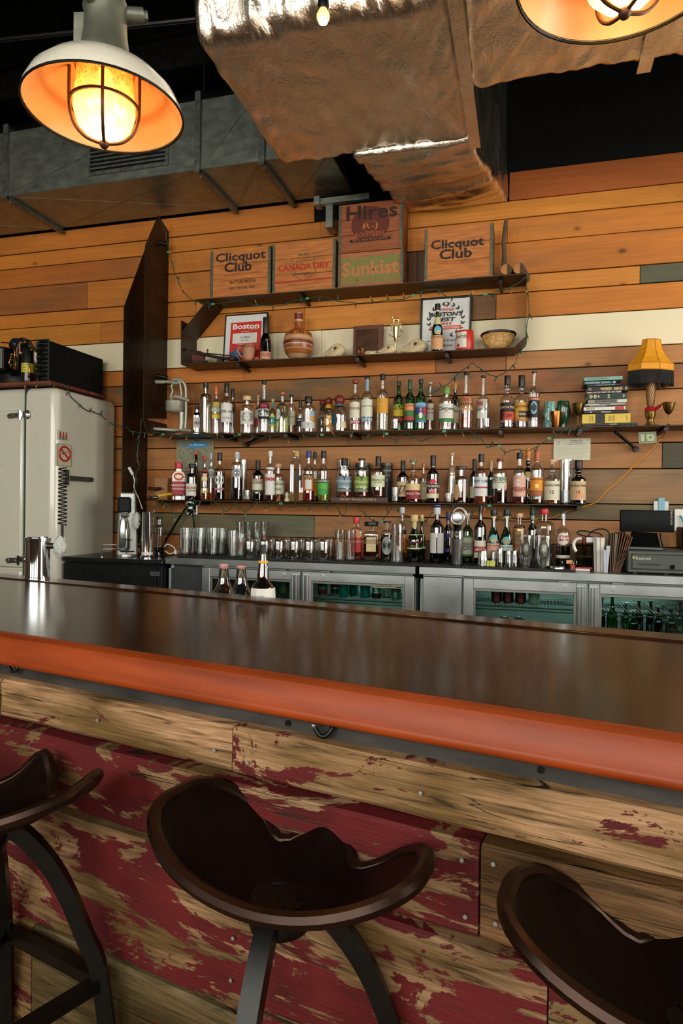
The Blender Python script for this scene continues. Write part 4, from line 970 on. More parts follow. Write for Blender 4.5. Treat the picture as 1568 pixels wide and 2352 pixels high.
row(Dc, [
 (323, 462, 270, 'square', 'c', None, ('#c43030', 335, 1.25), [(355, 480, '#e8dcc4', 46, 0, 'o'), (375, 455, '#b8442c', 36, 0, 'o'), (395, 435, '#e8dcc4', 26, 0, 'o'), (463, 592, '#9a2c3c', 43)], [('MARASCHINO', 500, '#f0e0d0', 1.2), ('ORIGINALE', 535, '#e8c8c0', .9)], 'square clear liqueur bottle with a red cap and cherry red label'),
 (455, 602, 285, 'squat', 'k', None, ('#12100e', 330, 1.2), [(485, 605, '#d8d4c2', 44, -12)], [('HEERING', 528, '#a83a30', .95), ('CHERRY', 555, '#666666', .6)], 'broad-shouldered black bottle with small cream label'),
 (520, 612, 175, 'burg', 'b', ('#2c0f0a', 330), ('#c22c34', 195, 1.3), [], [], 'tall dark brown bottle with a flat red cap behind the broad black one', B_),
 (612, 692, 215, 'std', 'c', ('#a8601c', 330), ('#b8202c', 250, 1.3), [(345, 572, '#b8ac5a', 74), (350, 400, '#b83a2c', 74), (400, 470, '#d8cc8a', 40, 0, 'o')], [('GALLIANO', 520, '#6a3a20', 1.2)], 'slim amber bottle with a red cap and olive gold label'),
 (682, 752, 180, 'slim', 'c', ('#d0702a', 525), ('#b4b8b8', 240, 1.1), [(335, 430, '#c4c6c4', 60, 0, 'o'), (350, 415, '#8c8e90', 44, 0, 'o')], [], 'slim clear bottle with silver cap holding orange spirit', {'Y': 4.395}),
 (746, 858, 175, 'std', 'c', ('#1d0f0b', 370), ('#141414', 255, 1.25), [(395, 500, '#cfcdc8', 50, 0, 'o'), (410, 480, '#6c7c64', 12, 0, 'o'), (525, 550, '#8a2c34', 60)], [('BIGALLET', 535, '#e8d0d0', .9)], 'bottle of black liqueur with an oval thistle label'),
 (915, 1035, 170, 'cyl', 'c', ('#150c0c', 425), ('#b9bcbc', 235, 1.0), [(330, 428, '#b9bcc0', 44, 0, 'o'), (345, 412, '#7b7d84', 34, 0, 'o')], [], 'straight bottle of dark liqueur with a round silver medallion'),
 (1122, 1246, 255, 'wine', 'k', None, ('#131210', 350, 1.1), [(435, 550, '#d4cfb4', 60), (435, 458, '#b02c2c', 60), (545, 570, '#54563e', 62)], [('LUXARDO', 446, '#f0dcd0', 1.), ('CHERRY', 475, '#333333', 1.)], 'black cherry liqueur bottle with red-topped cream label'),
 (1258, 1357, 160, 'std', 'c', ('#5c1a14', 600), ('#e0dcd8', 212, 1.25), [(320, 345, '#e4e2de', 80), (390, 595, '#dfdcd8', 74)], [('PIMMS', 440, '#b42430', 1.5)], 'clear bottle with white cap and a tall white label'),
 (1322, 1454, 280, 'squat', 'c', ('#b97a48', 585), ('#d49a74', 320, 1.5), [(450, 588, '#d6d2b8', 74)], [('ARMAGNAC', 485, '#5a5a54', 1.2), ('FINE', 540, '#7a7a70', .5)], 'squat bottle with peach stopper and wide cream label'),
], SH2, G2, 1148)
Ec = crop(650, 1010, 4.48)
row(Ec, [
 (66, 208, 115, 'germ', 'c', ('#d2b47e', 545), ('#b09258', 178, 1.05, 1), [(290, 490, '#2a2618', 9, 8), (370, 420, '#2a2618', 30, 8)], [('ST GERMAIN', 300, '#c8a050', .1)], 'tall faceted elderflower bottle with a wide brass cap', {'sy': .8}),
 (200, 322, 118, 'std', 'c', ('#a81c1a', 515), ('#2c3a74', 185, 1.3), [(400, 525, '#d8642c', 70), (415, 510, '#cfd8cc', 32), (355, 410, '#22304e', 60)], [('APEROL', 388, '#e8b02c', 1.6)], 'red aperitif bottle with navy cap and orange label'),
 (288, 362, 125, 'std', 'c', ('#5a3a20', 480), ('#17150f', 190, 1.4), [(400, 580, '#c8a82c', 74), (410, 440, '#1d1a14', 74)], [('CREME', 425, '#e8d890', 1.2)], 'yellow-labelled bottle partly hidden behind the red aperitif', B_),
 (356, 472, 118, 'std', 'c', ('#a8b43c', 570), ('#15140f', 190, 1.35), [(408, 568, '#3f9a3c', 74), (412, 445, '#1c2218', 74), (450, 510, '#58b04a', 74)], [('CHARTREUSE', 428, '#e8e8d8', 1.4)], 'bottle with a bright green label and black topped cap'),
 (552, 706, 190, 'flask', 'c', ('#8c3a20', 352), ('#15151a', 268, 1.05), [(378, 500, '#76909c', 74), (508, 535, '#7f8a86', 74)], [('GLENDALOUGH', 428, '#e0e6e8', 1.6), ('7 YEAR', 488, '#f0f0f0', .7), ('Y', 400, '#202428', .4)], 'whiskey bottle with blue grey label on the dark wooden stand', {'dz': .036, 'Y': 4.39}),
 (732, 882, 195, 'flask', 'c', ('#9c4426', 352), ('#1a1a18', 212, 1.2), [(380, 505, '#7f9c3c', 74), (512, 537, '#7f8a70', 74)], [('GLENDALOUGH', 435, '#e4eac0', 1.6), ('13 YEAR', 490, '#f0f0e0', .8), ('Y', 403, '#20261a', .4)], 'whiskey bottle with olive green label on the dark wooden stand', {'dz': .036, 'Y': 4.39}),
 (905, 1048, 172, 'std', 'c', ('#7a3220', 490), ('#141414', 272, 1.15), [(365, 488, '#d8dab4', 74)], [('GLENDALOUGH', 415, '#5c6a54', 1.5), ('DOUBLE', 440, '#8a8a68', .6)], 'whiskey bottle with pale green label on the dark wooden stand', {'dz': .036, 'Y': 4.39}),
 (1170, 1292, 213, 'std', 'b', ('#2c120a', 400), ('#131313', 330, 1.15), [(430, 585, '#d0b48a', 74)], [('1776', 500, '#2a1a10', 1.2), ('RYE', 548, '#5a4a3a', .7)], 'dark rye bottle with a tan label and slanted black figures'),
 (1262, 1412, 210, 'bulb', 'c', ('#6c1c1c', 530), ('#5c7c54', 232, 1.6), [(455, 520, '#d8c088', 74), (520, 610, '#8a1f26', 74)], [('BUFFALO TRACE', 556, '#e8d8c8', 1.6)], 'bourbon bottle with bulbed neck, green cap and torn cream label', {'Y': 4.375}),
 (1404, 1482, 245, 'std', 'c', ('#b4602c', 400), ('#c86a3c', 280, 1.3), [(430, 615, '#c9b890', 74)], [('OLD', 450, '#3a2c1c', .9), ('BOTTLED', 480, '#3a2c1c', 1.2)], 'vintage-labelled bottle with orange cap behind the bulb-necked bourbon', B_),
], SH2, G2, 1152)
Fc = crop(970, 1000, 3.824)
row(Fc, [
 (36, 146, 178, 'std', 'b', ('#4a120e', 310), ('#151412', 268, 1.25), [(385, 520, '#c8343a', 44, 0, 'o'), (428, 468, '#1d1c1c', 46), (512, 552, '#d8cfae', 74)], [('RITTENHOUSE', 448, '#e8e0d0', 1.6), ('RYE', 492, '#f0dcd0', .6)], 'dark red rye bottle with red diamond label and black band'),
 (215, 302, 155, 'std', 'c', ('#b09070', 520), ('#c9a06a', 180, 1.4), [(285, 580, '#d0b99a', 74)], [('BAKER', 350, '#7a6248', .8)], 'tall slim bottle with a long torn paper label', B_),
 (272, 405, 272, 'squat', 'c', ('#5c2c1c', 545), ('#4a3c34', 300, 1.9), [(430, 570, '#c99c6a', 26, -38, 'o')], [], 'squat clear bottle with a wide dark stopper, nearly empty'),
 (412, 495, 210, 'std', 'k', None, ('#15161a', 300, 1.2), [(450, 550, '#d0c8a8', 60)], [], 'black bottle peeking out left of the white label whiskey', B_),
 (455, 573, 165, 'std', 'c', ('#b8541c', 530), ('#1a1c1c', 235, 1.2), [(365, 535, '#d4d6d8', 74), (452, 466, '#b0343c', 74), (485, 515, '#d8cca8', 14, 8, 'o')], [('WEST CORK', 405, '#22384a', 1.5)], 'whiskey bottle with a white label, red line and gold seal'),
 (570, 632, 225, 'std', 'k', None, ('#c4a070', 300, 1.5), [(390, 540, '#1d2a22', 74), (530, 545, '#c8a050', 74)], [], 'black bottle with gold foil neck between two white-label whiskeys', B_),
 (614, 742, 207, 'flask', 'c', ('#3a120c', 470), ('#6a2a30', 230, 1.1), [(370, 470, '#cfd0bc', 74), (366, 374, '#3c6a4a', 74), (430, 486, '#d89a8c', 14, 48, 'o')], [('MAD RIVER', 390, '#4a4a44', 1.5), ('REVOLUTION RYE', 415, '#5a5a54', 1.2)], 'square-shouldered rye bottle with maroon cap and cream label'),
 (795, 908, 155, 'std', 'c', ('#8c1f1a', 540), ('#16171a', 207, 1.35), [(355, 538, '#d8a594', 74), (385, 445, '#e0dccc', 24, -14, 'o')], [('PIGS NOSE', 468, '#9a1f2c', 1.5), ('WHISKY', 486, '#9a1f2c', .9)], 'red spirit bottle with a salmon pink label'),
 (882, 968, 118, 'bulb', 'b', ('#5c120e', 250), ('#d8802c', 200, 1.5), [(200, 222, '#d8d0b8', 180), (320, 372, '#d8a84c', 40, 0, 'o'), (468, 516, '#c08a3a', 74)], [], 'deep red bottle with orange neck strip behind the pink label one', B_),
 (946, 1062, 125, 'wine', 'c', ('#6a4418', 560), ('#b0603a', 225, 1.25), [(372, 490, '#dc8a20', 74), (485, 532, '#9c5a34', 74), (430, 462, '#f0dc80', 14)], [('GLENMORANGIE', 386, '#7a3c10', 1.6)], 'whiskey bottle with a bright orange label'),
 (1070, 1206, 215, 'bulb', 'c', ('#a8641c', 500), ('#d8a878', 238, 1.6), [(402, 570, '#d2ccb0', 74), (405, 425, '#b08a4a', 8, -55)], [('THE BALVENIE', 440, '#4a463a', 1.4), ('12', 498, '#6a2a20', .25)], 'round whiskey bottle with cream cap and cream label'),
 (1300, 1434, 220, 'bulb', 'b', ('#6c1c0e', 345), ('#141210', 300, 1.5), [(405, 570, '#c4a77e', 74), (512, 552, '#d8906c', 30, 14)], [('THE BALVENIE', 445, '#4a3a2a', 1.4), ('14', 500, '#a02c1c', .25)], 'round reddish whiskey bottle with black cap and tan label, last on the shelf'),
], SH2, G2, 1156)
for cx, top, lab in ((567, 1126, 'small shot glass before the tall empty cylinder glass'), (907, 1119.5, 'heavy shot glass right of the dark wooden stand'), (1030, 1133, 'small shot glass before the bottle with the torn paper label')):
    tumbler(cx, 8.8, top, SH2, 4.355, lab, group='shot glasses on the lower bottle shelf', fill=('#d2cfc4', .42))
tumbler(559, 9.5, 1056, SH2, 4.44, 'tall empty cylinder glass behind the shot glass', taper=1.)
tumbler(789, 15.3, 1055.5, SH2, 4.50, 'clear plastic tube standing behind the blue grey label whiskey', taper=1.)
tumbler(1301, 16.2, 1055, SH2, 4.40, 'tall glass cylinder part filled with white powder', taper=1., fill=('#c9cbc6', .32))
# wooden presentation stand and tins
p = W(759, 1150, 4.345); q = W(890, 1150, 4.345)
t = empty('presentation_stand', (p.x, 4.342, SH2), 0, 'dark wooden stand with carved lettering under three whiskey bottles', 'stand')
MB().box((0, 0, 0), (q.x-p.x, .10, .035), .003).build('stand_block', pm('dark_walnut', '#3a2014', .5, var=.3, scale=6, stretch=(1, 1, 8)), t, smooth=0)
MB().box((.44*(q.x-p.x), .10, 0), (.97*(q.x-p.x), .13, .035), .003).build('rear_block', pm('dark_walnut', '#3a2014'), t, smooth=0)
text_on(MB(), 'GLENDALOUGH', (q.x-p.x)*.48, .018, (q.x-p.x)*.63, .013, y=-.0012, off=.015).build('lettering', flat('#c8935c'), t, smooth=0)
for cx, hw, top, lab in ((833, 17.5, 1064, 'black whiskey tin behind the olive green label bottle'), (888, 13.8, 1063.5, 'black whiskey tin beside the pale green label bottle')):
    Y = 4.54; pp = W(cx, top, Y); s_ = depth(pp)/FPX; r = hw*s_; h = pp.z-SH2
    t = empty('whiskey_tin', (pp.x, Y, SH2), TOWARD(pp), lab, 'tin', 'tins on the lower bottle shelf')
    ROUND.append([t, r*1.02, SH2]); MB().lathe([(0, 0), (r, 0), (r, h*.94), (0, h*.94)], 28).build('tin_body', flat('#2e2f2a', .4, .3), t)
    MB().lathe([(r*1.01, h*.93), (r*1.01, h*.995), (r*.95, h), (0, h)], 28).build('lid', flat('#55554c', .35, .5), t)
    fn = lambda q_: ((r+.001)*cos(-pi/2+q_[0]/r), (r+.001)*sin(-pi/2+q_[0]/r), q_[2])
    m = text_on(MB(), 'GLENDALOUGH', 0, h*.80, r*1.7, .009, fn=fn, off=.02); text_on(m, 'IRISH WHISKEY', 0, h*.68, r*1.3, .006, fn=fn); text_on(m, '13', 0, h*.56, r*.4, fn=fn)
    m.build('lettering', flat('#d8d6c8'), t, smooth=0)
# odds and ends at the left end of the lower shelf
p = W(386, 1138, 4.38); a = W(364, 1139, 4.36); b = W(395, 1134, 4.40)
t = empty('yellow_tube', a, 0, 'yellow juicer reamer handle lying on the lower shelf', 'tool')
d = Vector(b)-Vector(a); MB().tube([(0, 0, 0), d*.1, d*.12, d], [.014, .014, .011, .012], 16).build('tube_body', flat('#d8a820', .35), t)
a = W(352, 1138, 4.38); simple('metal_scoop', MB().ball((a.x, 4.40, SH2+.018), .022, 16, sx=1.5, sz=.7).rod((a.x-.03, 4.40, SH2+.02), (a.x-.06, 4.41, SH2+.03), .006), M_STAIND, 'small dull metal scoop lying on the lower shelf by the yellow tube', 'scoop')
a = W(341, 1122, 4.5); b = W(369, 1121, 4.5)
simple('wooden_stick', MB().tube([a, (a+b)/2+Vector((0, 0, -.004)), b], [.012, .013, .007], 8), pm('dark_walnut', '#3a2014'), 'short dark wooden stick behind the metal scoop', 'stick')
a = W(359, 1123, 4.57); b = W(389, 1098, 4.57)
simple('wood_block', MB().box((a.x, 4.54, SH2), (b.x, 4.595, b.z), .004), pm('pale_block', '#a8784c', .6, var=.2), 'pale wood block leaning on the wall at the left of the lower shelf', 'block', smooth=0)
a = W(659, 1143, 4.37)
t = empty('tiki_figurine', (a.x, 4.37, SH2), TOWARD(a), 'tiny cream figurine beside the faceted bottle', 'figurine')
MB().lathe([(0, 0), (.017, 0), (.018, .012), (.013, .022), (.012, .034), (.016, .045), (.012, .058), (.005, .066), (0, .068)], 16).build('body', flat('#d2c9a4'), t)
MB().box((-.017, -.014, .0), (.017, .0, .02), .003).build('base_block', flat('#c2b88e'), t, smooth=0)
# ------------------------------------------------------------------ hand juicer, mugs, cups, books, lamp on the upper shelf
def jx(X_, Y_, Y=4.42): return W(340+X_/4.126, 840+Y_/4.126, Y)
M_JUI = pm('hammered_grey_enamel', '#a8a693', .38, .35, var=.12, scale=30, coat=.3)
o = jx(300, 628); t = empty('hand_juicer', (o.x, 4.42, SH1), 0, 'grey cast metal hand juicer at the left end of the bottle shelf', 'juicer')
J = lambda X_, Y_, dy=0: Vector((jx(X_, Y_).x-o.x, dy, jx(X_, Y_).z-SH1))
m = MB(); m.tube(smooth_path([J(75, 603, -.03), J(150, 606, -.02), J(250, 610, 0), J(330, 606, .0), J(412, 618, 0)], 4), .013, 10, flatz=1); m.tube(smooth_path([J(110, 615, .08), J(230, 612, .05), J(320, 606, 0)], 4), .012, 8)
m.lathe([(0, 0), (.045, 0), (.045, .008), (.03, .014), (0, .016)], 20, (J(300, 620).x, 0, 0)); m.build('foot', M_JUI, t)
m = MB().tube(smooth_path([J(310, 600), J(318, 540), J(318, 480), J(320, 440)], 4), .020, 12); m.build('column', M_JUI, t)
m = MB().tube(smooth_path([J(345, 590, .012), J(352, 470, .012), J(352, 300, .012), J(348, 200, .01), J(325, 150, .005), J(290, 135)], 5), .011, 10)
m.tube(smooth_path([J(300, 150), J(310, 220), J(316, 280), J(318, 320)], 4), .008, 8); m.build('arch', M_JUI, t)
c = J(255, 440); s_ = depth(o)/FPX/4.126
prof = [(0, -.012), (35*s_, -.010), (75*s_, .002), (86*s_, .012), (88*s_, 95*s_), (90*s_, 100*s_), (84*s_, 100*s_), (78*s_, 60*s_), (0, 58*s_)]
MB().lathe(prof, 32, (c.x, c.y, c.z)).build('bowl', M_JUI, t)
m = MB().tube(smooth_path([J(225, 330), J(215, 290), J(232, 240), J(222, 190), J(250, 160)], 4), .007, 8); m.rod(J(212, 300), J(330, 290), .012, 12); m.rod(J(255, 290), J(375, 325), .016, 12, r2=.012); m.ball(J(378, 330), .013); m.build('linkage', M_JUI, t)
m = MB().tube(smooth_path([J(72, 153), J(130, 155), J(200, 152), J(270, 165), J(310, 140)], 4), [.014]*6+[.011]*11, 12); m.rod(J(230, 130), J(320, 133), .014, 14); m.build('handle', M_JUI, t)
def bk(X_, Y_, Y=4.37): return W(1220+X_/4.5057, 770+Y_/4.5057, Y)
def vessel(name, X0, X1, top, base_z, prof, mat, label, cat, Y=4.39, group=None, seg=28, tfn=None, bumpy=0):
    c = bk((X0+X1)/2, top, Y); s_ = depth(c)/FPX/4.5057; r = (X1-X0)/2*s_; h = c.z-base_z
    t = empty(name, (c.x, Y, base_z), TOWARD(c), label, cat, group)
    m = MB().lathe([(a*r, b*h) for a, b in prof], seg)
    if bumpy: m.v = [tuple(Vector(q)*1+Vector((q[0], q[1], 0))*bumpy*noise.noise(Vector(q)*60)) for q in m.v]
    m.build('cup_body', mat, t); return t
vessel('tiki_mug', 128, 252, 690, SH1, [(0, 0), (.92, 0), (.97, .05), (.95, .28), (.84, .34), (.92, .5), (.94, .62), (.82, .68), (.93, .8), (.96, .98), (.9, 1), (.84, .97), (.8, .2), (0, .2)], pm('pale_teal_glaze', '#6f9c92', .25, var=.15, scale=30, bump=.5, coat=.5), 'pale teal tiki mug with moulded face beside the copper cup', 'mug', 4.42, bumpy=.5)
vessel('tiki_mug', 262, 400, 683, SH1, [(0, 0), (.55, 0), (.62, .05), (.5, .14), (.55, .22), (.82, .36), (.98, .55), (1., .7), (.92, .9), (.84, .99), (.78, 1), (.72, .95), (.6, .3), (0, .3)], pm('deep_green_glaze', '#16402a', .2, var=.3, scale=25, bump=.5, coat=.6), 'dark green tiki mug with carved ridges behind the copper cup', 'mug', 4.45, bumpy=.15)
m = vessel('copper_cup', 196, 308, 790, SH1, [(0, 0), (.66, 0), (.70, .03), (1, .97), (1, 1), (.96, 1), (.64, .08), (0, .08)], M_COPPER, 'plain tapered copper cup in front of the tiki mugs', 'cup', 4.365)
GOB = [(0, 0), (.55, 0), (.58, .02), (.3, .06), (.08, .10), (.07, .30), (.09, .45), (.12, .5), (.4, .56), (.70, .70), (.86, .88), (1, .99), (.98, 1), (.92, .98), (.6, .7), (0, .6)]
vessel('goblet', 420, 546, 705, SH1, GOB, M_BRASS, 'tarnished brass goblet left of the book stack', 'goblet', 4.40, 'brass goblets on the upper shelf')
vessel('goblet', 1355, 1487, 700, SH1, GOB, M_BRASS, 'tarnished brass goblet right of the yellow-shaded lamp', 'goblet', 4.39, 'brass goblets on the upper shelf')
BOOKS = [(545, 942, 430, 465, '#7fa8a0', [('Cocktail Companion', .35, '#4f7a74', .55), ('I', .9, '#1d2a2a', .01)], 'pale teal book topmost of the stack', 0),
 (540, 875, 475, 505, '#1f4a4c', [('THE ULTIMATE DRINKS', .28, '#b8d0cc', .44), ('BARS & BOOKS', .68, '#c8a83a', .25)], 'dark teal book second from the top', 1),
 (575, 915, 506, 525, '#25302e', [('THE MODERN BARTENDER GUIDE', .55, '#9aa8a4', .6)], 'thin black book under the dark teal one', 0),
 (575, 1010, 530, 578, '#17140f', [('WHISKEY', .46, '#e8c890', .28), ('BOURBON & RYE', .74, '#d8b47a', .2), ('I I', .07, '#d8b47a', .06), ('o', .93, '#d8b47a', .04)], 'black book with big cream spine lettering near the top', 0),
 (575, 930, 581, 598, '#a8a49a', [('- - -  - - -', .5, '#555248', .7)], 'thin pale grey book under the one with big cream lettering', 0),
 (575, 985, 602, 662, '#142c28', [('IHI+', .2, '#d8c08a', .26), ('=', .55, '#d8c08a', .05), ('+', .93, '#d8c08a', .06)], 'thick dark green cloth book with gilt spine marks', 0),
 (585, 985, 665, 702, '#8f8b80', [('IIIIIIIIIIIIIIIIIII', .46, '#2c2a26', .55)], 'grey and white banded book in mid stack', 2),
 (560, 970, 708, 722, '#c8c4b8', [('-', .5, '#888888', .3)], 'very thin white booklet in mid stack', 0),
 (545, 970, 723, 738, '#2a2826', [('BOOK OF BOURBON', .35, '#d8d4c8', .4)], 'thin black paperback above the white spine with red end', 0),
 (540, 970, 740, 775, '#dcd8cc', [('PROOF', .17, '#8a6a5a', .2)], 'white book with a red end on its spine', 3),
 (548, 1005, 780, 805, '#1f1d1b', [('SPEAKEASY', .5, '#c8c4b8', .23), ('&', .15, '#c8503c', .05)], 'black book resting on the thick yellow one', 0),
 (524, 1023, 813, 910, '#d8b848', [('II II', .2, '#a88a3c', .08), ('III III', .62, '#a88a3c', .12), ('N', .93, '#6a5420', .03)], 'thick yellow book with a black middle panel', 4),
 (520, 1098, 911, 933, '#20221f', [('BOLOGNESE', .57, '#c8c0a8', .13)], 'wide black book second from the bottom', 0),
 (540, 1104, 935, 957, '#1b1612', [('Windows on the Wines of the World', .5, '#d8c8a8', .85)], 'dark wine book at the bottom of the stack', 0)]
for X0, X1, y0, y1, col, txt, lab, sp in BOOKS[::-1]:
    a = bk(X0, y1); b = bk(X1, y0); w = b.x-a.x
    z0 = bk((X0+X1)/2, y1).z; z1 = bk((X0+X1)/2, y0).z; 
    if 'bottom of the stack' in lab and 'dark wine' in lab: z0 = SH1
    h = z1-z0; dp = rnd.uniform(.16, .2)
    t = empty('book', ((a.x+b.x)/2, 4.37, z0), radians(rnd.uniform(-2, 1)), lab, 'book', 'books stacked on the upper shelf')
    c = MB().box((-w/2, 0, 0), (w/2, dp, .0025)).box((-w/2, 0, h-.0025), (w/2, dp, h)).box((-w/2, -.001, 0), (w/2, .003, h), .001)
    c.build('cover', flat(col, .55), t, smooth=0)
    MB().box((-w/2+.003, .003, .0025), (w/2-.003, dp-.003, h-.0025)).build('pages', M_PAPER, t, smooth=0)
    if sp == 4: MB().box((-w*.22, -.0018, .001), (-w*.02, -.0009, h-.001)).build('spine_panel', flat('#17130f'), t, smooth=0)
    if sp == 3: MB().box((w*.26, -.0018, .001), (w*.47, -.0009, h-.001)).build('spine_panel', flat('#c2332c'), t, smooth=0)
    if sp == 1: MB().box((w*.42, -.0018, .003), (w*.48, -.0009, h-.003)).build('spine_panel', flat('#b8c8c0'), t, smooth=0)
    if sp == 2: MB().box((w*.27, -.0018, .001), (w*.5, -.0009, h-.001)).build('spine_panel', flat('#cfcac0'), t, smooth=0)
    m = MB()
    for s_t, fx_, cc, wf in txt: 
        text_on(m, s_t, w*(fx_-.5), h/2, w*wf, min(h*.62, .035), y=-.0024, off=.02)
    m.build('lettering', flat(txt[0][2]), t, smooth=0)
# lamp
c = bk(1222, 940, 4.46); s_ = depth(c)/FPX/4.5057; z = lambda Y_: bk(1222, Y_, 4.46).z-SH1
t = empty('table_lamp', (c.x, 4.44, SH1), 0, 'table lamp with yellow bell shade, black fringe and netted stem', 'lamp')
sy_ = .62
m = MB(); pr = []
for Y_, hw in ((62, 100), (95, 104), (150, 118), (200, 142), (250, 176), (300, 224), (312, 240), (318, 246), (385, 249)): pr.append((hw*s_, z(Y_)))
m.lathe(pr, 8, sy=sy_, sx=1.0, mat=Matrix.Rotation(pi/8, 4, 'Z'))
m.lathe([(a_-.002, b_) for a_, b_ in pr], 8, sy=sy_, mat=Matrix.Rotation(pi/8, 4, 'Z'))
m.build('lamp_shade', pm('mustard_silk', '#d8900c', .6, var=.08, scale=40), t, smooth=0)
m = MB()
for k in range(8):
    a = pi/8+2*pi*k/8; R8 = Matrix.Rotation(pi/8, 4, 'Z')
    m.tube([R8 @ Vector((q[0]*cos(2*pi*k/8)*1.004, q[0]*sin(2*pi*k/8)*1.004*sy_, q[1])) for q in pr], .0022, 5)
for qq in (pr[0], pr[7], pr[8]): m.tube([Matrix.Rotation(pi/8, 4, 'Z') @ Vector((qq[0]*cos(2*pi*k/8)*1.004, qq[0]*sin(2*pi*k/8)*1.004*sy_, qq[1])) for k in range(8)], .0028, 5, closed=True)
m.build('shade_piping', pm('mustard_braid', '#c07c0a', .6), t)
m = MB(); zt = pr[-1][1]
for k in range(220):
    a = 2*pi*k/220; seg8 = (k/220*8) % 1; k0 = int(k/220*8); A_ = Vector((cos(2*pi*k0/8), sin(2*pi*k0/8)*sy_, 0)); B2 = Vector((cos(2*pi*(k0+1)/8), sin(2*pi*(k0+1)/8)*sy_, 0))
    q = Matrix.Rotation(pi/8, 4, 'Z') @ (A_.lerp(B2, seg8)*249*s_)
    m.tube([(q.x, q.y, zt+.002), (q.x+rnd.uniform(-.001, .001), q.y, zt-.045), (q.x+rnd.uniform(-.002, .002), q.y, zt-.085+rnd.uniform(-.004, .004))], .0018, 4)
tag(m.build('fringe', pm('black_fringe', '#0c0b08', .8), t, smooth=0), kind='stuff')
st = [(46, 400), (43, 480), (43, 560), (42, 620), (36, 700), (26, 750)]
MB().lathe([(a_*s_, z(b_)) for a_, b_ in st[::-1]], 20).build('stem', pm('stem_tan', '#a8763c', .4), t)
m = MB()
for k in range(12):
    for d in (1, -1):
        m.tube([((np.interp(z(750)+(z(400)-z(750))*i/14, [z(b_) for a_, b_ in st[::-1]], [a_*s_ for a_, b_ in st[::-1]])+.0006)*cos(a0_), (np.interp(z(750)+(z(400)-z(750))*i/14, [z(b_) for a_, b_ in st[::-1]], [a_*s_ for a_, b_ in st[::-1]])+.0006)*sin(a0_), z(750)+(z(400)-z(750))*i/14) for i in range(15) for a0_ in (2*pi*k/12+d*i*.23,)], .0009, 4)
m.build('net', M_BLKPL, t)
MB().lathe([(0, z(800)), (50*s_, z(795)), (58*s_, z(775)), (50*s_, z(755)), (27*s_, z(745))], 20).build('red_cloth', pm('red_satin', '#a8101c', .4), t)
MB().tube(smooth_path([(50*s_, 0, z(770)), (85*s_, -.01, z(740)), (120*s_, -.01, z(712)), (150*s_, -.01, z(702))], 4), [.010]*5+[.004]*8, 8).build('red_tail', pm('red_satin', '#a8101c', .4), t)
MB().lathe([(0, 0), (48*s_, 0), (44*s_, z(920)), (34*s_, z(895)), (40*s_, z(870)), (50*s_, z(840)), (56*s_, z(798)), (0, z(798))], 24).build('brass_base', M_BRASS, t)
MB().lathe([(0, 0), (108*s_, 0), (108*s_, .006), (90*s_, .012), (0, .014)], 28, sy=.8).build('base_plate', pm('dark_base', '#1a1612', .4), t)
MB().lathe([(0, z(78)), (.006, z(76)), (.008, z(62)), (.006, z(50)), (0, z(48))], 10).build('finial', M_BRASS, t)
MB().cyl(.002, z(400), z(76), 6).build('harp_rod', M_BRASS, t)
# ================================================================== CRATES AND TROPHIES ON THE DISPLAY SHELF
def crate(px0, px1, ztop_px, base_z, Y, dep, label, art, mat=None, rz=0, stagger=.0):
    a = W(px0, ztop_px[0], Y); b = W(px1, ztop_px[1], Y); w = b.x-a.x; h = (a.z+b.z)/2-base_z
    t = empty('wooden_crate', ((a.x+b.x)/2, Y, base_z), rz, label, 'crate', 'old soda crates on the display shelf')
    mt = mat or M_CRATE; th = .011
    n = 3; hh = [0, .36, .68, 1.]
    for i in range(n):
        MB().box((-w/2+.006, -rnd.uniform(0, .002), hh[i]*h+.001), (w/2-.006, th, hh[i+1]*h-.001), .0015).build('front_board', mt, t, smooth=0)
    for sx_ in (-1, 1):
        for i in range(2):
            MB().box((sx_*(w/2-th), .004, h*i/2+.001), (sx_*(w/2), dep, h*(i+1)/2-.001), .0015).build('side_board', M_CRATE2, t, smooth=0)
        m = MB().box((sx_*(w/2-.018), -.0042, .003), (sx_*(w/2+.002), 0, h-.003)).box((sx_*(w/2+.0025), -.0042, .003), (sx_*(w/2), .018, h-.003))
        m.build('metal_corner', pm('grey_tin_edge', '#5c5c48', .5, .6, var=.3, scale=30), t, smooth=0)
        m = MB()
        for k in range(8): m.ball((sx_*(w/2-.009), -.0045, h*(k+.5)/8), .0022, 6)
        m.build('tacks', pm('dark_tacks', '#262318', .5, .5), t)
    MB().box((-w/2, dep-th, 0), (w/2, dep, h)).build('back_board', M_CRATE2, t, smooth=0)
    MB().box((-w/2-.003, -.008, -.0), (w/2+.003, dep, .012), .002).build('base_board', mt, t, smooth=0)
    for s_t, fx_, fz, wf, hf, col, off, shr in art:
        text_on(MB(), s_t, (fx_-.5)*w, fz*h, wf*w, hf*h, y=-.0032, off=off, shear=shr).build('lettering', flat(col, .75), t, smooth=0)
    return t, w, h
def art_poly(t, pts, col, y=-.0030, name='print'):
    return MB().prism(pts, y, y+.0006).build(name, flat(col, .75), t, smooth=0)
def outline(t, pts, col, r=.0013, y=-.0032, closed=True):
    return MB().tube([(a, y, b) for a, b in pts], r, 4, closed=closed).build('print_line', flat(col, .75), t, smooth=0)
CRZ = ZT+.004
INK = '#2c1710'
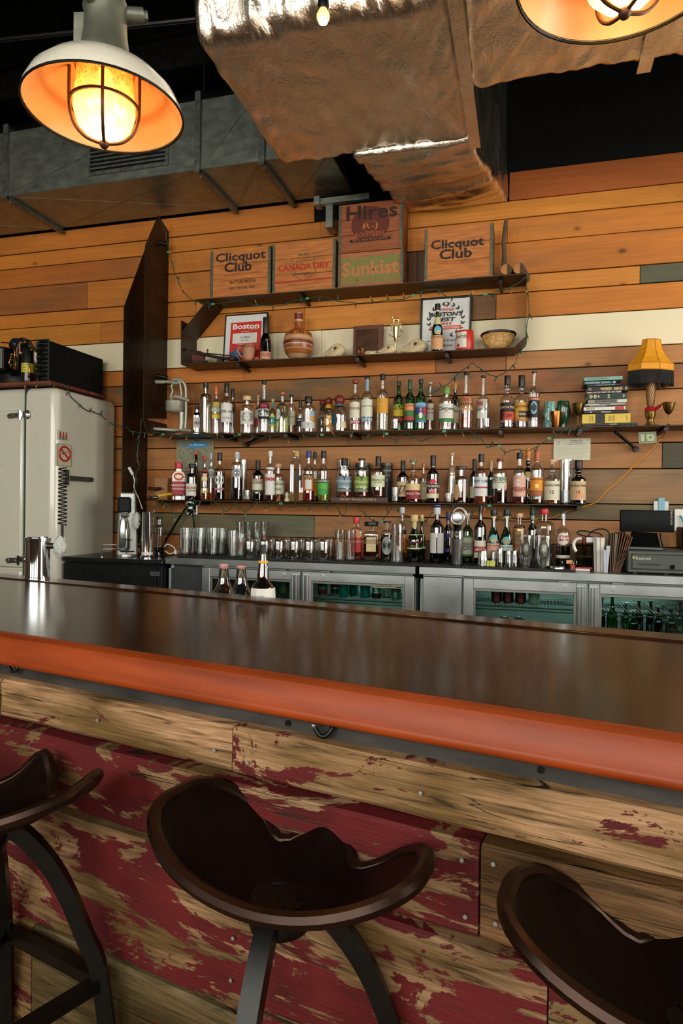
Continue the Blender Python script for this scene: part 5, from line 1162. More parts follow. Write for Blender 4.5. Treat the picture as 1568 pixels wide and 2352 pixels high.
crate(485, 622, (578, 562), CRZ, 4.385, .19, 'leftmost crate with black club lettering and two lines below', [
 ('Clicquot', .50, .81, .84, .235, INK, .025, 0), ('Club', .46, .625, .46, .21, INK, .025, 0), ('TRADE MARK REGISTERED', .5, .47, .62, .035, '#9a4426', 0, 0), ('BOTTLED IN U.S.A.', .55, .31, .44, .065, INK, .01, 0), ('ROCHESTER, N.H.', .54, .18, .42, .06, INK, .01, 0)])
t, w, h = crate(627, 771, (559, 550), CRZ, 4.385, .19, 'crate with faded red lettering across a shield, second from left', [
 ('CANADA DRY', .5, .50, .82, .13, '#b03018', .03, 0), ('WORLD FAMOUS', .5, .61, .26, .035, '#4a4630', 0, 0), ('Beverages', .48, .36, .28, .09, '#4a4630', 0, .4), ('PRODUCT OF CANADA DRY', .5, .155, .5, .022, '#8a4a28', 0, 0)])
outline(t, [(-.19*w, .66*h), (-.13*w, .68*h), (0, .63*h), (.12*w, .68*h), (.18*w, .66*h), (.15*w, .55*h), (.19*w, .38*h), (.10*w, .28*h), (0, .22*h), (-.10*w, .28*h), (-.20*w, .38*h), (-.16*w, .55*h)], '#4a4630')
art_poly(t, [(-.46*w, .20*h), (.46*w, .22*h), (.46*w, .245*h), (-.46*w, .235*h)], '#b02c1c')
for k in range(4): art_poly(t, [((-.09+.045*k)*w, .72*h), ((-.055+.045*k)*w, .72*h), ((-.06+.045*k)*w, .76*h), ((-.085+.045*k)*w, .76*h)], '#5a5438')
t, w, h = crate(777, 926, (582, 572), CRZ, 4.385, .21, 'green-painted orange soda crate with outlined lettering', [
 ('Sunkist', .50, .53, .88, .42, '#b87044', .03, 0), ('Sparkling', .32, .82, .30, .10, '#b87044', .0, .3), ('TRADE MARK REG. U.S. PAT. OFF.', .5, .21, .80, .08, '#a8683c', .01, 0)], mat=pm('pinkish_crate', '#a0603c', .65, var=.3, scale=6, stretch=(1, 1, 8)))
art_poly(t, [(-.44*w, .09*h), (.44*w, .11*h), (.44*w, .87*h), (-.44*w, .86*h)], '#78783c', y=-.0024)
outline(t, [(-.42*w, .12*h), (.42*w, .14*h), (.42*w, .84*h), (-.42*w, .83*h)], '#a8683c', r=.0012, y=-.0030)
zs = CRZ+h
t, w, h = crate(779, 925, (469, 459), zs+.001, 4.385, .20, 'reddish root beer crate stacked on top of the green one', [
 ('Hires', .52, .80, .80, .30, '#2c1408', .02, 0), ('R-J', .5, .50, .22, .13, '#b86a2c', .0, 0), ('ROOTBEER', .50, .345, .46, .09, '#a85a24', .0, 0), ('WITH REAL ROOT JUICES', .50, .235, .56, .045, '#a85a24', .01, 0)], mat=pm('reddish_crate', '#8c481e', .6, var=.3, scale=6, stretch=(1, 1, 8)))
art_poly(t, [(.30*w*cos(a), .56*h+.36*h*sin(a)) for a in np.linspace(0, 2*pi, 33)[:-1]], '#5e2410', y=-.0026)
art_poly(t, [(-.32*w, .205*h), (.32*w, .205*h), (.32*w, .265*h), (-.32*w, .265*h)], '#241410', y=-.0029)
outline(t, [(.12*w*cos(a), .50*h+.11*h*sin(a)) for a in np.linspace(0, 2*pi, 21)[:-1]], '#b86a2c')
crate(976, 1133, (531, 507), CRZ, 4.385, .20, 'rightmost crate with large black club lettering beside the logs', [
 ('Clicquot', .48, .66, .78, .22, INK, .025, 0), ('Club', .46, .49, .48, .19, INK, .025, 0), ('TRADE MARK REGISTERED', .5, .32, .58, .03, '#b04a28', 0, 0)])
M_BARK = pm('rough_bark', '#54402c', .85, var=.4, scale=30, bump=1.)
M_CUT = pm('cut_log_face', '#b87a3c', .7, var=.25, scale=8)
a = W(1156, 612, 4.45); b = W(1162, 507, 4.45)
t = empty('log', a, 0, 'thin upright bark-covered branch beside the rightmost crate', 'log', 'firewood on the display shelf')
MB().tube([(0, 0, CRZ-a.z), (.004, 0, .1), (-.003, 0, .16), (b.x-a.x, 0, b.z-a.z)], [.017, .016, .014, .014], 10).build('bark', M_BARK, t)
for px, py, lab in ((1161, 624, 'short log lying end-on, left of the pair'), (1190.5, 617.5, 'short log lying end-on at the corner of the display shelf')):
    p = W(px, py, 4.37); r = 13*depth(p)/FPX
    t = empty('log', (p.x, 4.37, CRZ+r), 0, lab, 'log', 'firewood on the display shelf')
    v = MB().tube([(0, 0, 0), (0.02, .1, 0), (.035, .2, 0)], r, 16); v.build('bark', M_BARK, t)
    MB().lathe([(0, 0), (r*.9, 0)], 18, mat=Matrix.Rotation(pi/2, 4, 'X') @ Matrix.Translation((0, 0, .0015))).build('cut_face', M_CUT, t, smooth=0)
    m = MB()
    for q in (.25, .5, .75): m.tube([(r*q*cos(a_), -.002, r*q*sin(a_)) for a_ in np.linspace(0, 2*pi, 17)[:-1]], .0006, 4, closed=True)
    m.build('growth_rings', flat('#8a5424'), t)
LZ0 = ZL+.004
def frame(px0, px1, pt, pb, Y, lab, fwid=.012, tilt=6):
    a = W(px0, pt, Y); b = W(px1, pt, Y); w = b.x-a.x; h = W(px0, pt, Y).z-LZ0
    t = empty('picture_frame', ((a.x+b.x)/2, Y, LZ0+.003), 0, lab, 'picture'); t.rotation_euler = (radians(-tilt), 0, 0)
    h /= cos(radians(tilt))
    m = MB()
    for q in (((-w/2, -.008, 0), (-w/2+fwid, .012, h)), ((w/2-fwid, -.008, 0), (w/2, .012, h)), ((-w/2, -.008, 0), (w/2, .012, fwid)), ((-w/2, -.008, h-fwid), (w/2, .012, h))): m.box(*q, .001)
    m.build('frame_moulding', flat('#100e0c', .35), t, smooth=0)
    MB().box((-w/2+.003, 0, .003), (w/2-.003, .008, h-.003)).build('print_sheet', flat('#dcdcd6', .6), t, smooth=0)
    return t, w, h
t, w, h = frame(513, 611, 722, 832, 4.50, 'black-framed red magazine award leaning on the wall at the shelf left', .008)
R_ = '#cc2618'
MB().box((-w*.36, -.002, h*.06), (w*.36, -.0005, h*.84)).build('red_panel', flat(R_, .5), t, smooth=0)
MB().box((-w*.30, -.003, h*.42), (w*.27, -.0021, h*.62)).build('white_panel', flat('#e0dcd0', .5), t, smooth=0)
m = text_on(MB(), 'Boston', 0, h*.755, w*.62, h*.11, y=-.0035, off=.03); text_on(m, 'MAGAZINE', w*.20, h*.69, w*.18, h*.02, y=-.0035); text_on(m, 'RECOGNIZES', 0, h*.65, w*.2, h*.012, y=-.0035); text_on(m, 'IN RECOGNITION OF QUALITY', 0, h*.395, w*.38, h*.012, y=-.0035)
m.build('lettering', flat('#ece8dc'), t, smooth=0)
m = text_on(MB(), 'La Brasa', -.01*w, h*.54, w*.22, h*.045, y=-.0042, shear=.4); text_on(m, 'Best Service', -.01*w, h*.48, w*.16, h*.025, y=-.0042, shear=.3); m.build('name_lettering', flat('#5a5850'), t, smooth=0)
t, w, h = frame(965, 1083, 684, 812, 4.52, 'black-framed winner certificate with laurel wreath behind the green bottle', .014, 4)
def leafpoly(cx, cz, ang, L_, wd):
    c, s2 = cos(ang), sin(ang); return [(cx+u_*c*L_-v_*s2*wd, cz+u_*s2*L_+v_*c*wd) for u_, v_ in ((0, 0), (.35, .5), (.7, .35), (1, 0), (.7, -.35), (.35, -.5))]
m = MB()
for k in range(9):
    for sd in (-1, 1):
        a = radians(-75+k*19); rx, rz_ = .33*w, .27*h; cx, cz = sd*rx*cos(a), .60*h+rz_*sin(a)*1.02
        for inn in (0, 1):
            m.prism(leafpoly(cx, cz, (pi-a if sd < 0 else a)+(pi/2 if sd > 0 else -pi/2)+(.5 if inn else -.5)*sd*1., .085*w, .035*w), -.0022, -.0014)
m.build('laurel_wreath', flat('#34362e'), t, smooth=0)
MB().box((-w*.30, -.003, h*.44), (w*.30, -.0022, h*.50)).build('ribbon', flat('#d84a38'), t, smooth=0)
m = text_on(MB(), 'WINNER', .02*w, h*.78, w*.30, h*.05, y=-.0032); text_on(m, '2015', 0, h*.54, w*.24, h*.045, y=-.0032, off=.03);
MB().prism([(w*.02+r__*.03*w*cos(a_), h*.84+r__*.03*w*sin(a_)) for a_, r__ in [(radians(90+36*k), 1 if k % 2 == 0 else .45) for k in range(10)]], -.0032, -.002).build('star_print', flat('#cc3424'), t, smooth=0)
m.build('red_lettering', flat('#cc3424'), t, smooth=0)
m = text_on(MB(), "BOSTON'S", 0, h*.70, w*.66, h*.075, y=-.0034, off=.04, shear=.2); text_on(m, 'BEST', 0, h*.61, w*.40, h*.07, y=-.0034, off=.04, shear=.2); text_on(m, 'Best Neighborhood, The East Somerville', 0, h*.25, w*.72, h*.035, y=-.0034, shear=.2); text_on(m, 'La Brasa', 0, h*.17, w*.26, h*.04, y=-.0034, shear=.2)
m.build('black_lettering', flat('#25231f'), t, smooth=0)
text_on(MB(), 'THE IMPROPER BOSTONIAN', 0, h*.47, w*.52, h*.035, y=-.0036, off=.01).build('ribbon_lettering', flat('#e8e0d0'), t, smooth=0)
# antique tool
p = W(470, 825, 4.42); q = W(470, 826, 4.42)
T = lambda px, py, dy=0: Vector((W(px, py, 4.42).x-p.x, dy, W(px, py, 4.42).z-LZ0))
M_RUST = pm('rusty_iron', '#3c2c20', .6, .5, var=.4, scale=25, bump=.3)
t = empty('antique_tool', (p.x, 4.42, LZ0), 0, 'rusty antique lever tool with a wheel, lying at the left of the shelf', 'tool')
c = T(456, 817); r = abs(T(470, 817).x-c.x)
MB().lathe([(0, -.012), (r, -.012), (r*1.03, 0), (r, .012), (0, .012)], 24, mat=Matrix.Translation((c.x, 0, r*1.03)) @ Matrix.Rotation(pi/2, 4, 'X')).build('wheel', pm('rusty_wheel', '#5c2c20', .6, .4, var=.3), t)
m = MB(); m.tube([T(450, 812, -.02), T(500, 822, -.02), T(540, 827, -.02)], [.009, .011, .013], 8); m.tube([T(428, 804, -.01), T(470, 812, -.01), T(532, 818, -.01)], .005, 8); m.rod(T(450, 812, -.03), T(450, 812, .02), .010, 10); m.rod(T(538, 824, -.035), T(538, 824, .03), .017, 14); m.ball(T(428, 803.5, -.01), .011); m.rod(T(478, 815, -.01), T(478, 804, -.01), .004, 6); m.ball(T(478, 805, -.01), .008)
m.build('levers', M_RUST, t)
MB().box(T(500, 833, -.02), T(512, 826, .02)).box(T(445, 833.5, -.02), T(475, 828, .02)).build('tool_feet', M_RUST, t, smooth=0)
# blue star ornament
c = W(541, 815, 4.47)
t = empty('star_ornament', (c.x, 4.47, LZ0), 0, 'small blue metal star standing before the red award frame', 'ornament')
cz = c.z-LZ0; m = MB(); R1 = 20*depth(c)/FPX; pts = [(R1*(1 if k % 2 == 0 else .4)*cos(radians(90+36*k)), cz+R1*(1 if k % 2 == 0 else .4)*sin(radians(90+36*k))) for k in range(10)]
v = [(a_, 0, b_) for a_, b_ in pts]+[(0, -.012, cz), (0, .006, cz)]; f = [(k, (k+1) % 10, 10) for k in range(10)]+[((k+1) % 10, k, 11) for k in range(10)]
m.add(v, f).build('star', pm('blue_enamel_star', '#5c8cb8', .3, .5, var=.2), t, smooth=0)
MB().box((-.02, -.01, 0), (.02, .02, cz-R1*.6)).build('foot', flat('#5c8cb8', .4, .4), t, smooth=0)
def lathe_thing(name, cx, hw, top, Y, base_z, prof, mat, lab, cat, seg=28, part='body', sy=1.):
    c = W(cx, top, Y); s_ = depth(c)/FPX; r = hw*s_; h = c.z-base_z
    t = empty(name, (c.x, Y, base_z), TOWARD(c), lab, cat); MB().lathe([(a_*r, b_*h) for a_, b_ in prof], seg, sy=sy).build(part, mat, t); return t, r, h
t, r, h = lathe_thing('clay_mug', 571, 17, 794, 4.405, LZ0, [(0, 0), (.66, 0), (.72, .14), (.80, .35), (.92, .8), (1, .97), (.97, 1), (.9, .97), (.7, .2), (0, .2)], pm('pinkish_stoneware', '#b07c5c', .6, var=.1), 'pale clay mug with a handle and a reddish rim', 'mug')
MB().lathe([(.945*r, .80*h), (1.015*r, .955*h), (1.01*r, .985*h)], 28).build('rim_band', M_CLAY, t)
MB().lathe([(.70*r, .005*h), (.735*r, .14*h)], 28).build('foot_band', M_CLAY, t)
MB().tube(smooth_path([(-.86*r, 0, .82*h), (-1.25*r, 0, .86*h), (-1.4*r, 0, .62*h), (-1.1*r, 0, .36*h), (-.80*r, 0, .30*h)], 5), .0065, 8).build('handle', pm('pinkish_stoneware', '#b07c5c'), t)
lathe_thing('clay_pot', 590, 7.5, 820, 4.40, LZ0, [(0, 0), (.7, 0), (1, .4), (.9, .8), (.5, .95), (0, 1)], M_CLAY, 'tiny round red clay pot between mug and dark wine bottle', 'pot')
bottle(610, 13.5, 730, 'burg', 'k', None, ('#181512', 767, 1.5), [(810, 828, '#c98e70', 64)], [('ROSE', 817, '#9a5a44', .9)], 'black sparkling wine bottle with foil neck and pink label', LZ0, 4.42, None, 829)
t, r, h = lathe_thing('clay_vase', 686, 34.5, 720, 4.45, LZ0, [(0, 0), (.30, .0), (.52, .03), (.80, .12), (.96, .25), (1., .35), (.97, .46), (.84, .57), (.58, .63), (.33, .66), (.27, .70), (.27, .98), (.285, 1), (.22, 1), (.22, .7), (0, .66)], pm('brown_striped_pottery', '#97512f', .35, var=.12, scale=20, coat=.3), 'round brown striped clay vase with a narrow neck', 'vase', 40)
def vr(z): 
    pr_ = [(.52, .03), (.80, .12), (.96, .25), (1., .35), (.97, .46), (.84, .57), (.58, .63), (.33, .66), (.27, .70), (.27, .98)]
    return np.interp(z, [b for a, b in pr_], [a for a, b in pr_])
for z0, z1, col in ((.03, .11, '#b8946c'), (.135, .20, '#9a5414'), (.21, .225, '#cda878'), (.30, .315, '#cda878'), (.325, .385, '#6e2e20'), (.395, .41, '#cda878'), (.42, .50, '#c89c70'), (.82, .86, '#cda878'), (.87, .98, '#6e2a1c')):
    zz_ = np.linspace(z0, z1, 5); MB().lathe([((vr(q)+.012)*r, q*h) for q in zz_], 40).build('painted_band', flat(col, .4), t)
m = MB()
for k in range(26):
    a_ = 2*pi*k/26; n_ = 6; e = .45+.03*rnd.random()
    pts = [((vr(q)+.022)*r, q*h) for q in np.linspace(e, .58, 6)]
    m.tube([(R9*cos(a_), R9*sin(a_), q) for R9, q in pts], [.0012, .0026, .004, .005, .004, .004], 4, flatz=.3)
m.build('drip_strokes', flat('#8a3c22', .4), t)
for k in range(5):
    m = MB(); a_ = -pi/2-.9+.6*k*1.2; v = []; 
    for i in range(5):
        for j in range(4): q = .50+.075*j/3; R9 = (vr(q)+.03)*r; aa = a_+.32*(i/4-.5); v.append((R9*cos(aa), R9*sin(aa), q*h))
    m.add(v, [(i*4+j, i*4+4+j, i*4+5+j, i*4+1+j) for i in range(4) for j in range(3)])
    m.build('ochre_patch', flat('#b86c14', .4), t)
# skulls
def skull(px0, px1, pt, pb, Y, flip, lab, jaw=True):
    a = W(px0, pb, Y); b = W(px1, pt, Y); L_ = b.x-a.x; h = b.z-LZ0
    t = empty('animal_skull', ((a.x+b.x)/2, Y, LZ0), 0, lab, 'skull', 'animal skulls on the display shelf')
    m = MB().ball((0, 0, 0), 1, 36); out = []
    for q in m.v:
        x, y, z = q; u_ = (x+1)/2          # 0 snout, 1 brain case
        tz = .30+.70*math.sin(min(1, u_/.78)*pi/2)**1.4 if u_ < .78 else 1-.35*((u_-.78)/.22)**2
        wy = .35+.65*min(1, u_/.7)
        zc_ = .5*h*(.55+.45*min(1, u_/.6))
        dz = z*tz; 
        # eye socket dents
        d = math.exp(-((u_-.60)/.07)**2-((z-.25)/.28)**2); y2 = y*(1-.55*d)
        d2 = math.exp(-((u_-.04)/.06)**2); y2 *= (1-.3*d2)
        n_ = noise.noise(Vector(q)*3.1)*.06
        X_ = x*L_/2; Y_ = y2*wy*h*.42*(1+n_); Z_ = zc_+dz*h*.5*(1+n_)
        if z < 0: Z_ = max(Z_, .03*h+.1*h*(1-u_))
        out.append((X_ if not flip else -X_, Y_, min(h, Z_)))
    m.v = out; m.build('cranium', M_BONE, t, smooth=70)
    sg = -1 if flip else 1
    m = MB()
    for sd in (-1, 1): m.ball((sg*L_*.10, sd*h*.27, .60*h), h*.12, 12, sy=.5)
    m.build('eye_socket', flat('#4a3520', .8), t)
    m = MB()
    for sd in (-1, 1): m.tube(smooth_path([(sg*-L_*.05, sd*h*.26, .38*h), (sg*L_*.12, sd*h*.40, .40*h), (sg*L_*.30, sd*h*.34, .50*h)], 4), .0035, 6)
    m.build('cheek_arch', M_BONE, t)
    m = MB()
    for k in range(6): m.lathe([(0, 0), (.0035, .004), (.003, .012), (0, .013)], 6, (sg*(-L_*.44+k*L_*.07), -h*.18-.0*k, .015))
    m.build('teeth', flat('#d8cba8', .5), t)
    if jaw: MB().tube(smooth_path([(sg*-L_*.48, -h*.1, .008), (sg*-L_*.2, -h*.22, .008), (sg*L_*.1, -h*.28, .014), (sg*L_*.22, -h*.28, .05*1)], 4), .006, 8).build('jaw', M_BONE, t)
    return t
skull(740, 794, 787, 822, 4.44, False, 'bleached animal skull left of the wooden plaque')
skull(836, 866, 804, 816, 4.40, True, 'smallest skull piece beside the bear figurine', False)
skull(866, 911, 789, 813, 4.40, False, 'bleached animal skull in front of the trophy')
skull(914, 983, 776, 811, 4.44, False, 'longest bleached animal skull left of the green bottle')
simple('bone_fragment', MB().tube(smooth_path([W(716, 821, 4.40), W(725, 818, 4.40), W(734, 821, 4.40)], 4), .005, 8), M_BONE, 'small bone fragment beside the striped vase', 'bone')
# plaque
a = W(810, 746, 4.50); b = W(879, 743, 4.50); w = b.x-a.x; h = (a.z+b.z)/2-LZ0
t = empty('wooden_plaque', ((a.x+b.x)/2, 4.50, LZ0), 0, 'wooden award plaque with a dark metal plate behind the bear figurine', 'plaque'); t.rotation_euler = (radians(-5), 0, 0)
MB().box((-w/2, 0, 0), (w/2, .018, h), .004).build('board', pm('mahogany_plaque', '#5e2c14', .4, var=.25, scale=5, stretch=(4, 1, 1), coat=.3), t, smooth=0)
MB().box((-w*.40, -.002, h*.10), (w*.34, -.0002, h*.88)).build('metal_plate', pm('dark_bronze_plate', '#4c3424', .35, .8, var=.2), t, smooth=0)
def beast(t, c, L_, mat, name, ph=1., bear=False):
    m = MB(); 
    m.ball(c+Vector((0, 0, .62*L_)), .26*L_, 16, sx=1.7 if not bear else 1.25, sz=.9)
    m.tube([c+Vector((-.30*L_, 0, .66*L_)), c+Vector((-.44*L_, 0, .85*L_))], .15*L_, 10); m.ball(c+Vector((-.48*L_, 0, .90*L_)), .13*L_, 12); m.tube([c+Vector((-.5*L_, 0, .88*L_)), c+Vector((-.66*L_, 0, .84*L_))], [.08*L_, .05*L_], 8)
    for sx_ in (-.30, .30):
        for sy_ in (-.11, .11): m.tube([c+Vector((sx_*L_, sy_*L_, .6*L_)), c+Vector(((sx_+.03)*L_, sy_*L_, .3*L_)), c+Vector((sx_*L_, sy_*L_, 0)), c+Vector(((sx_-.07)*L_, sy_*L_, 0))], [.11*L_, .07*L_, .055*L_, .04*L_], 8)
    for sy_ in (-.08, .08): m.ball(c+Vector((-.44*L_, sy_*L_, 1.02*L_)), .045*L_, 8)
    if not bear: m.tube([c+Vector((.40*L_, 0, .70*L_)), c+Vector((.52*L_, 0, .45*L_))], [.06*L_, .03*L_], 6)
    o = m.build(name, mat, t); md = o.modifiers.new('r', 'REMESH'); md.mode = 'VOXEL'; md.voxel_size = L_*.025; md.use_smooth_shade = True
    return o
p = W(828, 818, 4.385); t = empty('bear_figurine', (p.x, 4.385, LZ0), radians(-30), 'small bronze bear figurine on a red base before the plaque', 'figurine')
MB().box((-.026, -.014, 0), (.026, .014, .014), .002).build('red_base', flat('#7c1c18', .4), t, smooth=0)
beast(t, Vector((0, 0, .014)), .052, pm('bronze_bear', '#7c5a30', .35, .9, var=.2), 'bear', bear=True)
p = W(908, 815, 4.48); s_ = depth(p)/FPX; t = empty('trophy', (p.x, 4.48, LZ0), TOWARD(p), 'gold trophy topped by a standing animal behind the skulls', 'trophy')
hz = lambda py: W(908, py, 4.48).z-LZ0
MB().lathe([(0, 0), (.028, 0), (.028, .012), (.010, .02), (.006, .04), (.006, hz(785)), (.011, hz(782)), (.016, hz(770)), (.022, hz(752)), (.012, hz(750)), (.012, hz(747)), (0, hz(747))], 20).build('column', M_GOLD, t)
m = MB()
for sd in (-1, 1): m.tube(smooth_path([(sd*.014, 0, hz(774)), (sd*.040, 0, hz(770)), (sd*.043, 0, hz(762)), (sd*.026, 0, hz(756)), (sd*.036, 0, hz(748))], 5), .0022, 6)
m.build('handles', M_GOLD, t)
MB().box((-.040, -.012, hz(747)), (.040, .012, hz(743.5)), .001).build('top_plate', M_GOLD, t, smooth=0)
beast(t, Vector((0, 0, hz(744))), .050, M_GOLD, 'animal_figure')
bottle(1004, 13.6, 699, 'burg', 'g', ('#2c6a1c', 745), ('#14120e', 712, 1.35), [(713, 717, '#d8c0a0', 180), (729, 747, '#cdbf8a', 70), (752, 771, '#5ca4c0', 36, 5, 'o'), (762, 771, '#d8b070', 30, 5, 'o'), (773, 805, '#cf9a6a', 74)], [('FERNET-BRANCA', 777, '#5a3418', 1.5)], 'green amaro bottle with an eagle roundel before the winner certificate', LZ0, 4.40, None, 806)
t, r, h = lathe_thing('red_can', 1067, 20.5, 762, 4.42, LZ0, [(0, 0), (.97, 0), (1, .02), (1, .97), (.96, 1), (.93, .98), (0, .98)], flat('#c22a20', .35), 'red and white food can beside the green amaro bottle', 'can')
v = []; f = []
for i in range(13):
    a_ = -pi/2-1.15+1.35*i/12
    for q in (.10, .9): v.append(((r+.0008)*cos(a_), (r+.0008)*sin(a_), q*h))
f = [(2*i, 2*i+2, 2*i+3, 2*i+1) for i in range(12)]; MB().add(v, f).build('paper_label', flat('#ddd6c2'), t)
fn = lambda q_: ((r+.0018)*cos(-pi/2-.47+q_[0]/r), (r+.0018)*sin(-pi/2-.47+q_[0]/r), q_[2])
text_on(MB(), 'Swirds', 0, h*.68, r*1.5, h*.2, fn=fn, shear=.3, off=.01).build('lettering', flat('#201c18'), t, smooth=0)
m = MB().prism([(.18*r*cos(a_)-.3*r, .22*h+.1*h*sin(a_)) for a_ in np.linspace(0, 2*pi, 13)[:-1]], 0, .0001); m.v = [fn(q) for q in m.v]; m.build('tomato_print', flat('#b8281c'), t, smooth=0)
c = W(1144, 780, 4.45); s_ = depth(c)/FPX; r = 38*s_; h = (802-766)*s_
t = empty('gourd_bowl', (c.x, 4.455, LZ0), TOWARD(c), 'gourd half bowl with dark rim and cracked golden inside, tilted forward', 'bowl')
pr_ = [(r*sin(a_), h*1.15*(1-cos(a_))) for a_ in np.linspace(0, pi/2*.97, 10)]
tm = Matrix.Translation((0, .0, .004)) @ Matrix.Rotation(radians(-16), 4, 'X')
MB().lathe(pr_, 32, mat=tm, sy=.5).build('bowl_shell', pm('gourd_gold', '#c49450', .5, var=.4, scale=45), t)
MB().tube([tuple(tm @ Vector((r*.99*cos(a_), r*.99*sin(a_)*.5, h*1.1))) for a_ in np.linspace(0, 2*pi, 41)[:-1]], .009, 8, closed=True).build('dark_rim', flat('#12100c', .4), t)
# ================================================================== PAPERS, CABLES AND PLATES ON THE WALL
def sheet(name, px0, px1, py0, py1, col, lab, cat, Y=4.588, rz=0):
    a = W(px0, py1, Y); b = W(px1, py0, Y); w = b.x-a.x; h = b.z-a.z
    t = empty(name, (a.x, Y, a.z), 0, lab, cat)
    MB().box((0, 0, 0), (w, .0012, h)).build('sheet', flat(col, .8), t, smooth=0); return t, w, h
t, w, h = sheet('certificate', 1270.5, 1356, 1006.5, 1057, '#d2cdb6', 'cream occupancy certificate pinned above the last bottles of the lower shelf', 'paper')
m = MB()
for k in range(9): m.box((w*.06, -.0008, h*(.10+k*.062)), (w*(.94 if k % 3 else .8), -.0002, h*(.10+k*.062)+.0008))
m.tube([(w*.13+.045*w*cos(a_), -.0008, h*.80+.08*h*sin(a_)) for a_ in np.linspace(0, 2*pi, 21)[:-1]], .0008, 4, closed=True)
text_on(m, 'Certificate of Use', w*.62, h*.90, w*.34, h*.07, y=-.001); text_on(m, 'and/or Occupancy', w*.62, h*.81, w*.36, h*.06, y=-.001); text_on(m, 'Building Inspection Department', w*.62, h*.735, w*.5, h*.05, y=-.001)
m.build('lettering', flat('#6c6a60'), t, smooth=0)
t, w, h = sheet('map_poster', 404.5, 491, 1008.5, 1082, '#8e8a70', 'grey hand-drawn map poster with blue lakes between the shelves', 'poster')
for pts in ([(.33, .80), (.36, .90), (.5, .93), (.8, .91), (.84, .82), (.78, .74), (.6, .73), (.42, .70), (.35, .72)], [(.15, .74), (.19, .83), (.27, .86), (.27, .78), (.22, .73)], [(.13, .18), (.17, .28), (.21, .27), (.19, .15)]):
    MB().prism([(a_*w, b_*h) for a_, b_ in pts], -.0010, -.0003).build('lake_print', flat('#3c8cb8'), t, smooth=0)
m = text_on(MB(), '2 YEAR', w*.50, h*.965, w*.26, h*.05, y=-.001, off=.02)
rr = random.Random(5)
for k in range(14):
    x, z_ = rr.uniform(.1, .8)*w, rr.uniform(.08, .65)*h; pts = []
    for i in range(7): pts.append((min(w*.96, max(w*.03, x)), -.0008, min(h*.7, max(h*.03, z_)))); x += rr.uniform(-.12, .14)*w; z_ += rr.uniform(-.12, .12)*h
    m.tube(pts, .0009, 4)
m.build('ink_lines', flat('#3a3a30'), t, smooth=0)
text_on(MB(), 'in Bhutan', w*.56, h*.83, w*.38, h*.07, y=-.0016, off=.02).build('lettering', flat('#cfe0e4'), t, smooth=0)
t, w, h = sheet('dollar_bill', 1467, 1508, 993, 1019, '#8c9478', 'folded dollar bill pinned under the upper shelf at right', 'banknote', Y=4.40); t.rotation_euler = (0, radians(-3), 0)
m = MB().box((w*.06, -.0006, h*.10), (w*.94, -.0001, h*.90)); m.build('bill_border', flat('#4c6044'), t, smooth=0)
m = MB().box((w*.10, -.0010, h*.17), (w*.34, -.0006, h*.83)).box((w*.42, -.0010, h*.17), (w*.90, -.0006, h*.83)); m.build('bill_field', flat('#a8ac88'), t, smooth=0)
m = MB().prism([(w*.66+.06*w*cos(a_), h*.5+.12*h*sin(a_)) for a_ in np.linspace(0, 2*pi, 13)[:-1]], -.0014, -.001); text_on(m, '1', w*.86, h*.7, w*.03, h*.16, y=-.0012); text_on(m, '1', w*.46, h*.3, w*.03, h*.16, y=-.0012); m.build('seal', flat('#2c6a3c'), t, smooth=0)
def cable(name, pts, Y, r, mat, lab, cat='cable', group=None):
    P = [W(a_, b_, (c_[0] if c_ else Y)) for a_, b_, *c_ in pts]
    return simple(name, MB().tube(smooth_path(P, 6), r, 7), mat, lab, cat, group)
M_YEL = pm('yellow_cord', '#c8841c', .5, var=.1)
cable('extension_cord', [(1530, 988, 4.36), (1521, 1003), (1508, 1018), (1480, 1048), (1450, 1075), (1420, 1105), (1392, 1128), (1370, 1152), (1340, 1164), (1310, 1172), (1290, 1178), (1268, 1189), (1240, 1191), (1205, 1196), (1170, 1193), (1140, 1190), (1100, 1184), (1082, 1182)], 4.56, .0045, M_YEL, 'yellow extension cord sagging from the lamp down across the wall')
# string lights
M_BULB = [pm('tiny_red_bulb', '#7c1c14', .3, emit=('#b02010', .15)), pm('tiny_dark_bulb', '#16281e', .3), pm('tiny_orange_bulb', '#b8602c', .3, emit=('#d06020', .2))]
def lights(pts, Y, lab, step=4, r=.0030, both=True, seed=1, tags=0):
    P = smooth_path([W(a_, b_, (c_[0] if c_ else Y)) for a_, b_, *c_ in pts], 4)
    o = P[0].copy(); t = empty('string_lights', o, 0, lab, 'string lights', 'green string lights around the shelves')
    rr = random.Random(seed); Q = [q-o+Vector((rr.uniform(-.004, .004), rr.uniform(-.004, .002), rr.uniform(-.005, .005))) for q in P]
    MB().tube(Q, r, 6).build('wire', M_WIRE, t)
    cum = 0; last = 0
    for i in range(1, len(Q)):
        cum += (Q[i]-Q[i-1]).length
        if cum-last > .105:
            last = cum; d = Vector((rr.uniform(-.6, .6), rr.uniform(-.5, 0), rr.choice((-1, -1, -1, .8)))).normalized(); a_ = Q[i]
            MB().rod(a_, a_+d*.024, .0055, 7, r2=.0045).build('bulb_holder', M_WIRE, t)
            MB().tube([a_+d*.022, a_+d*.032, a_+d*.044], [.0042, .0034, .0006], 6).build('bulb', rr.choice(M_BULB), t)
    for k in range(tags):
        a_ = Q[int(len(Q)*(k+.5)/tags)]; MB().box((a_.x-.012, a_.y-.006, a_.z-.008), (a_.x+.012, a_.y-.003, a_.z+.008), .001).build('clip', flat('#2f8a58', .4), t, smooth=0)
    return t
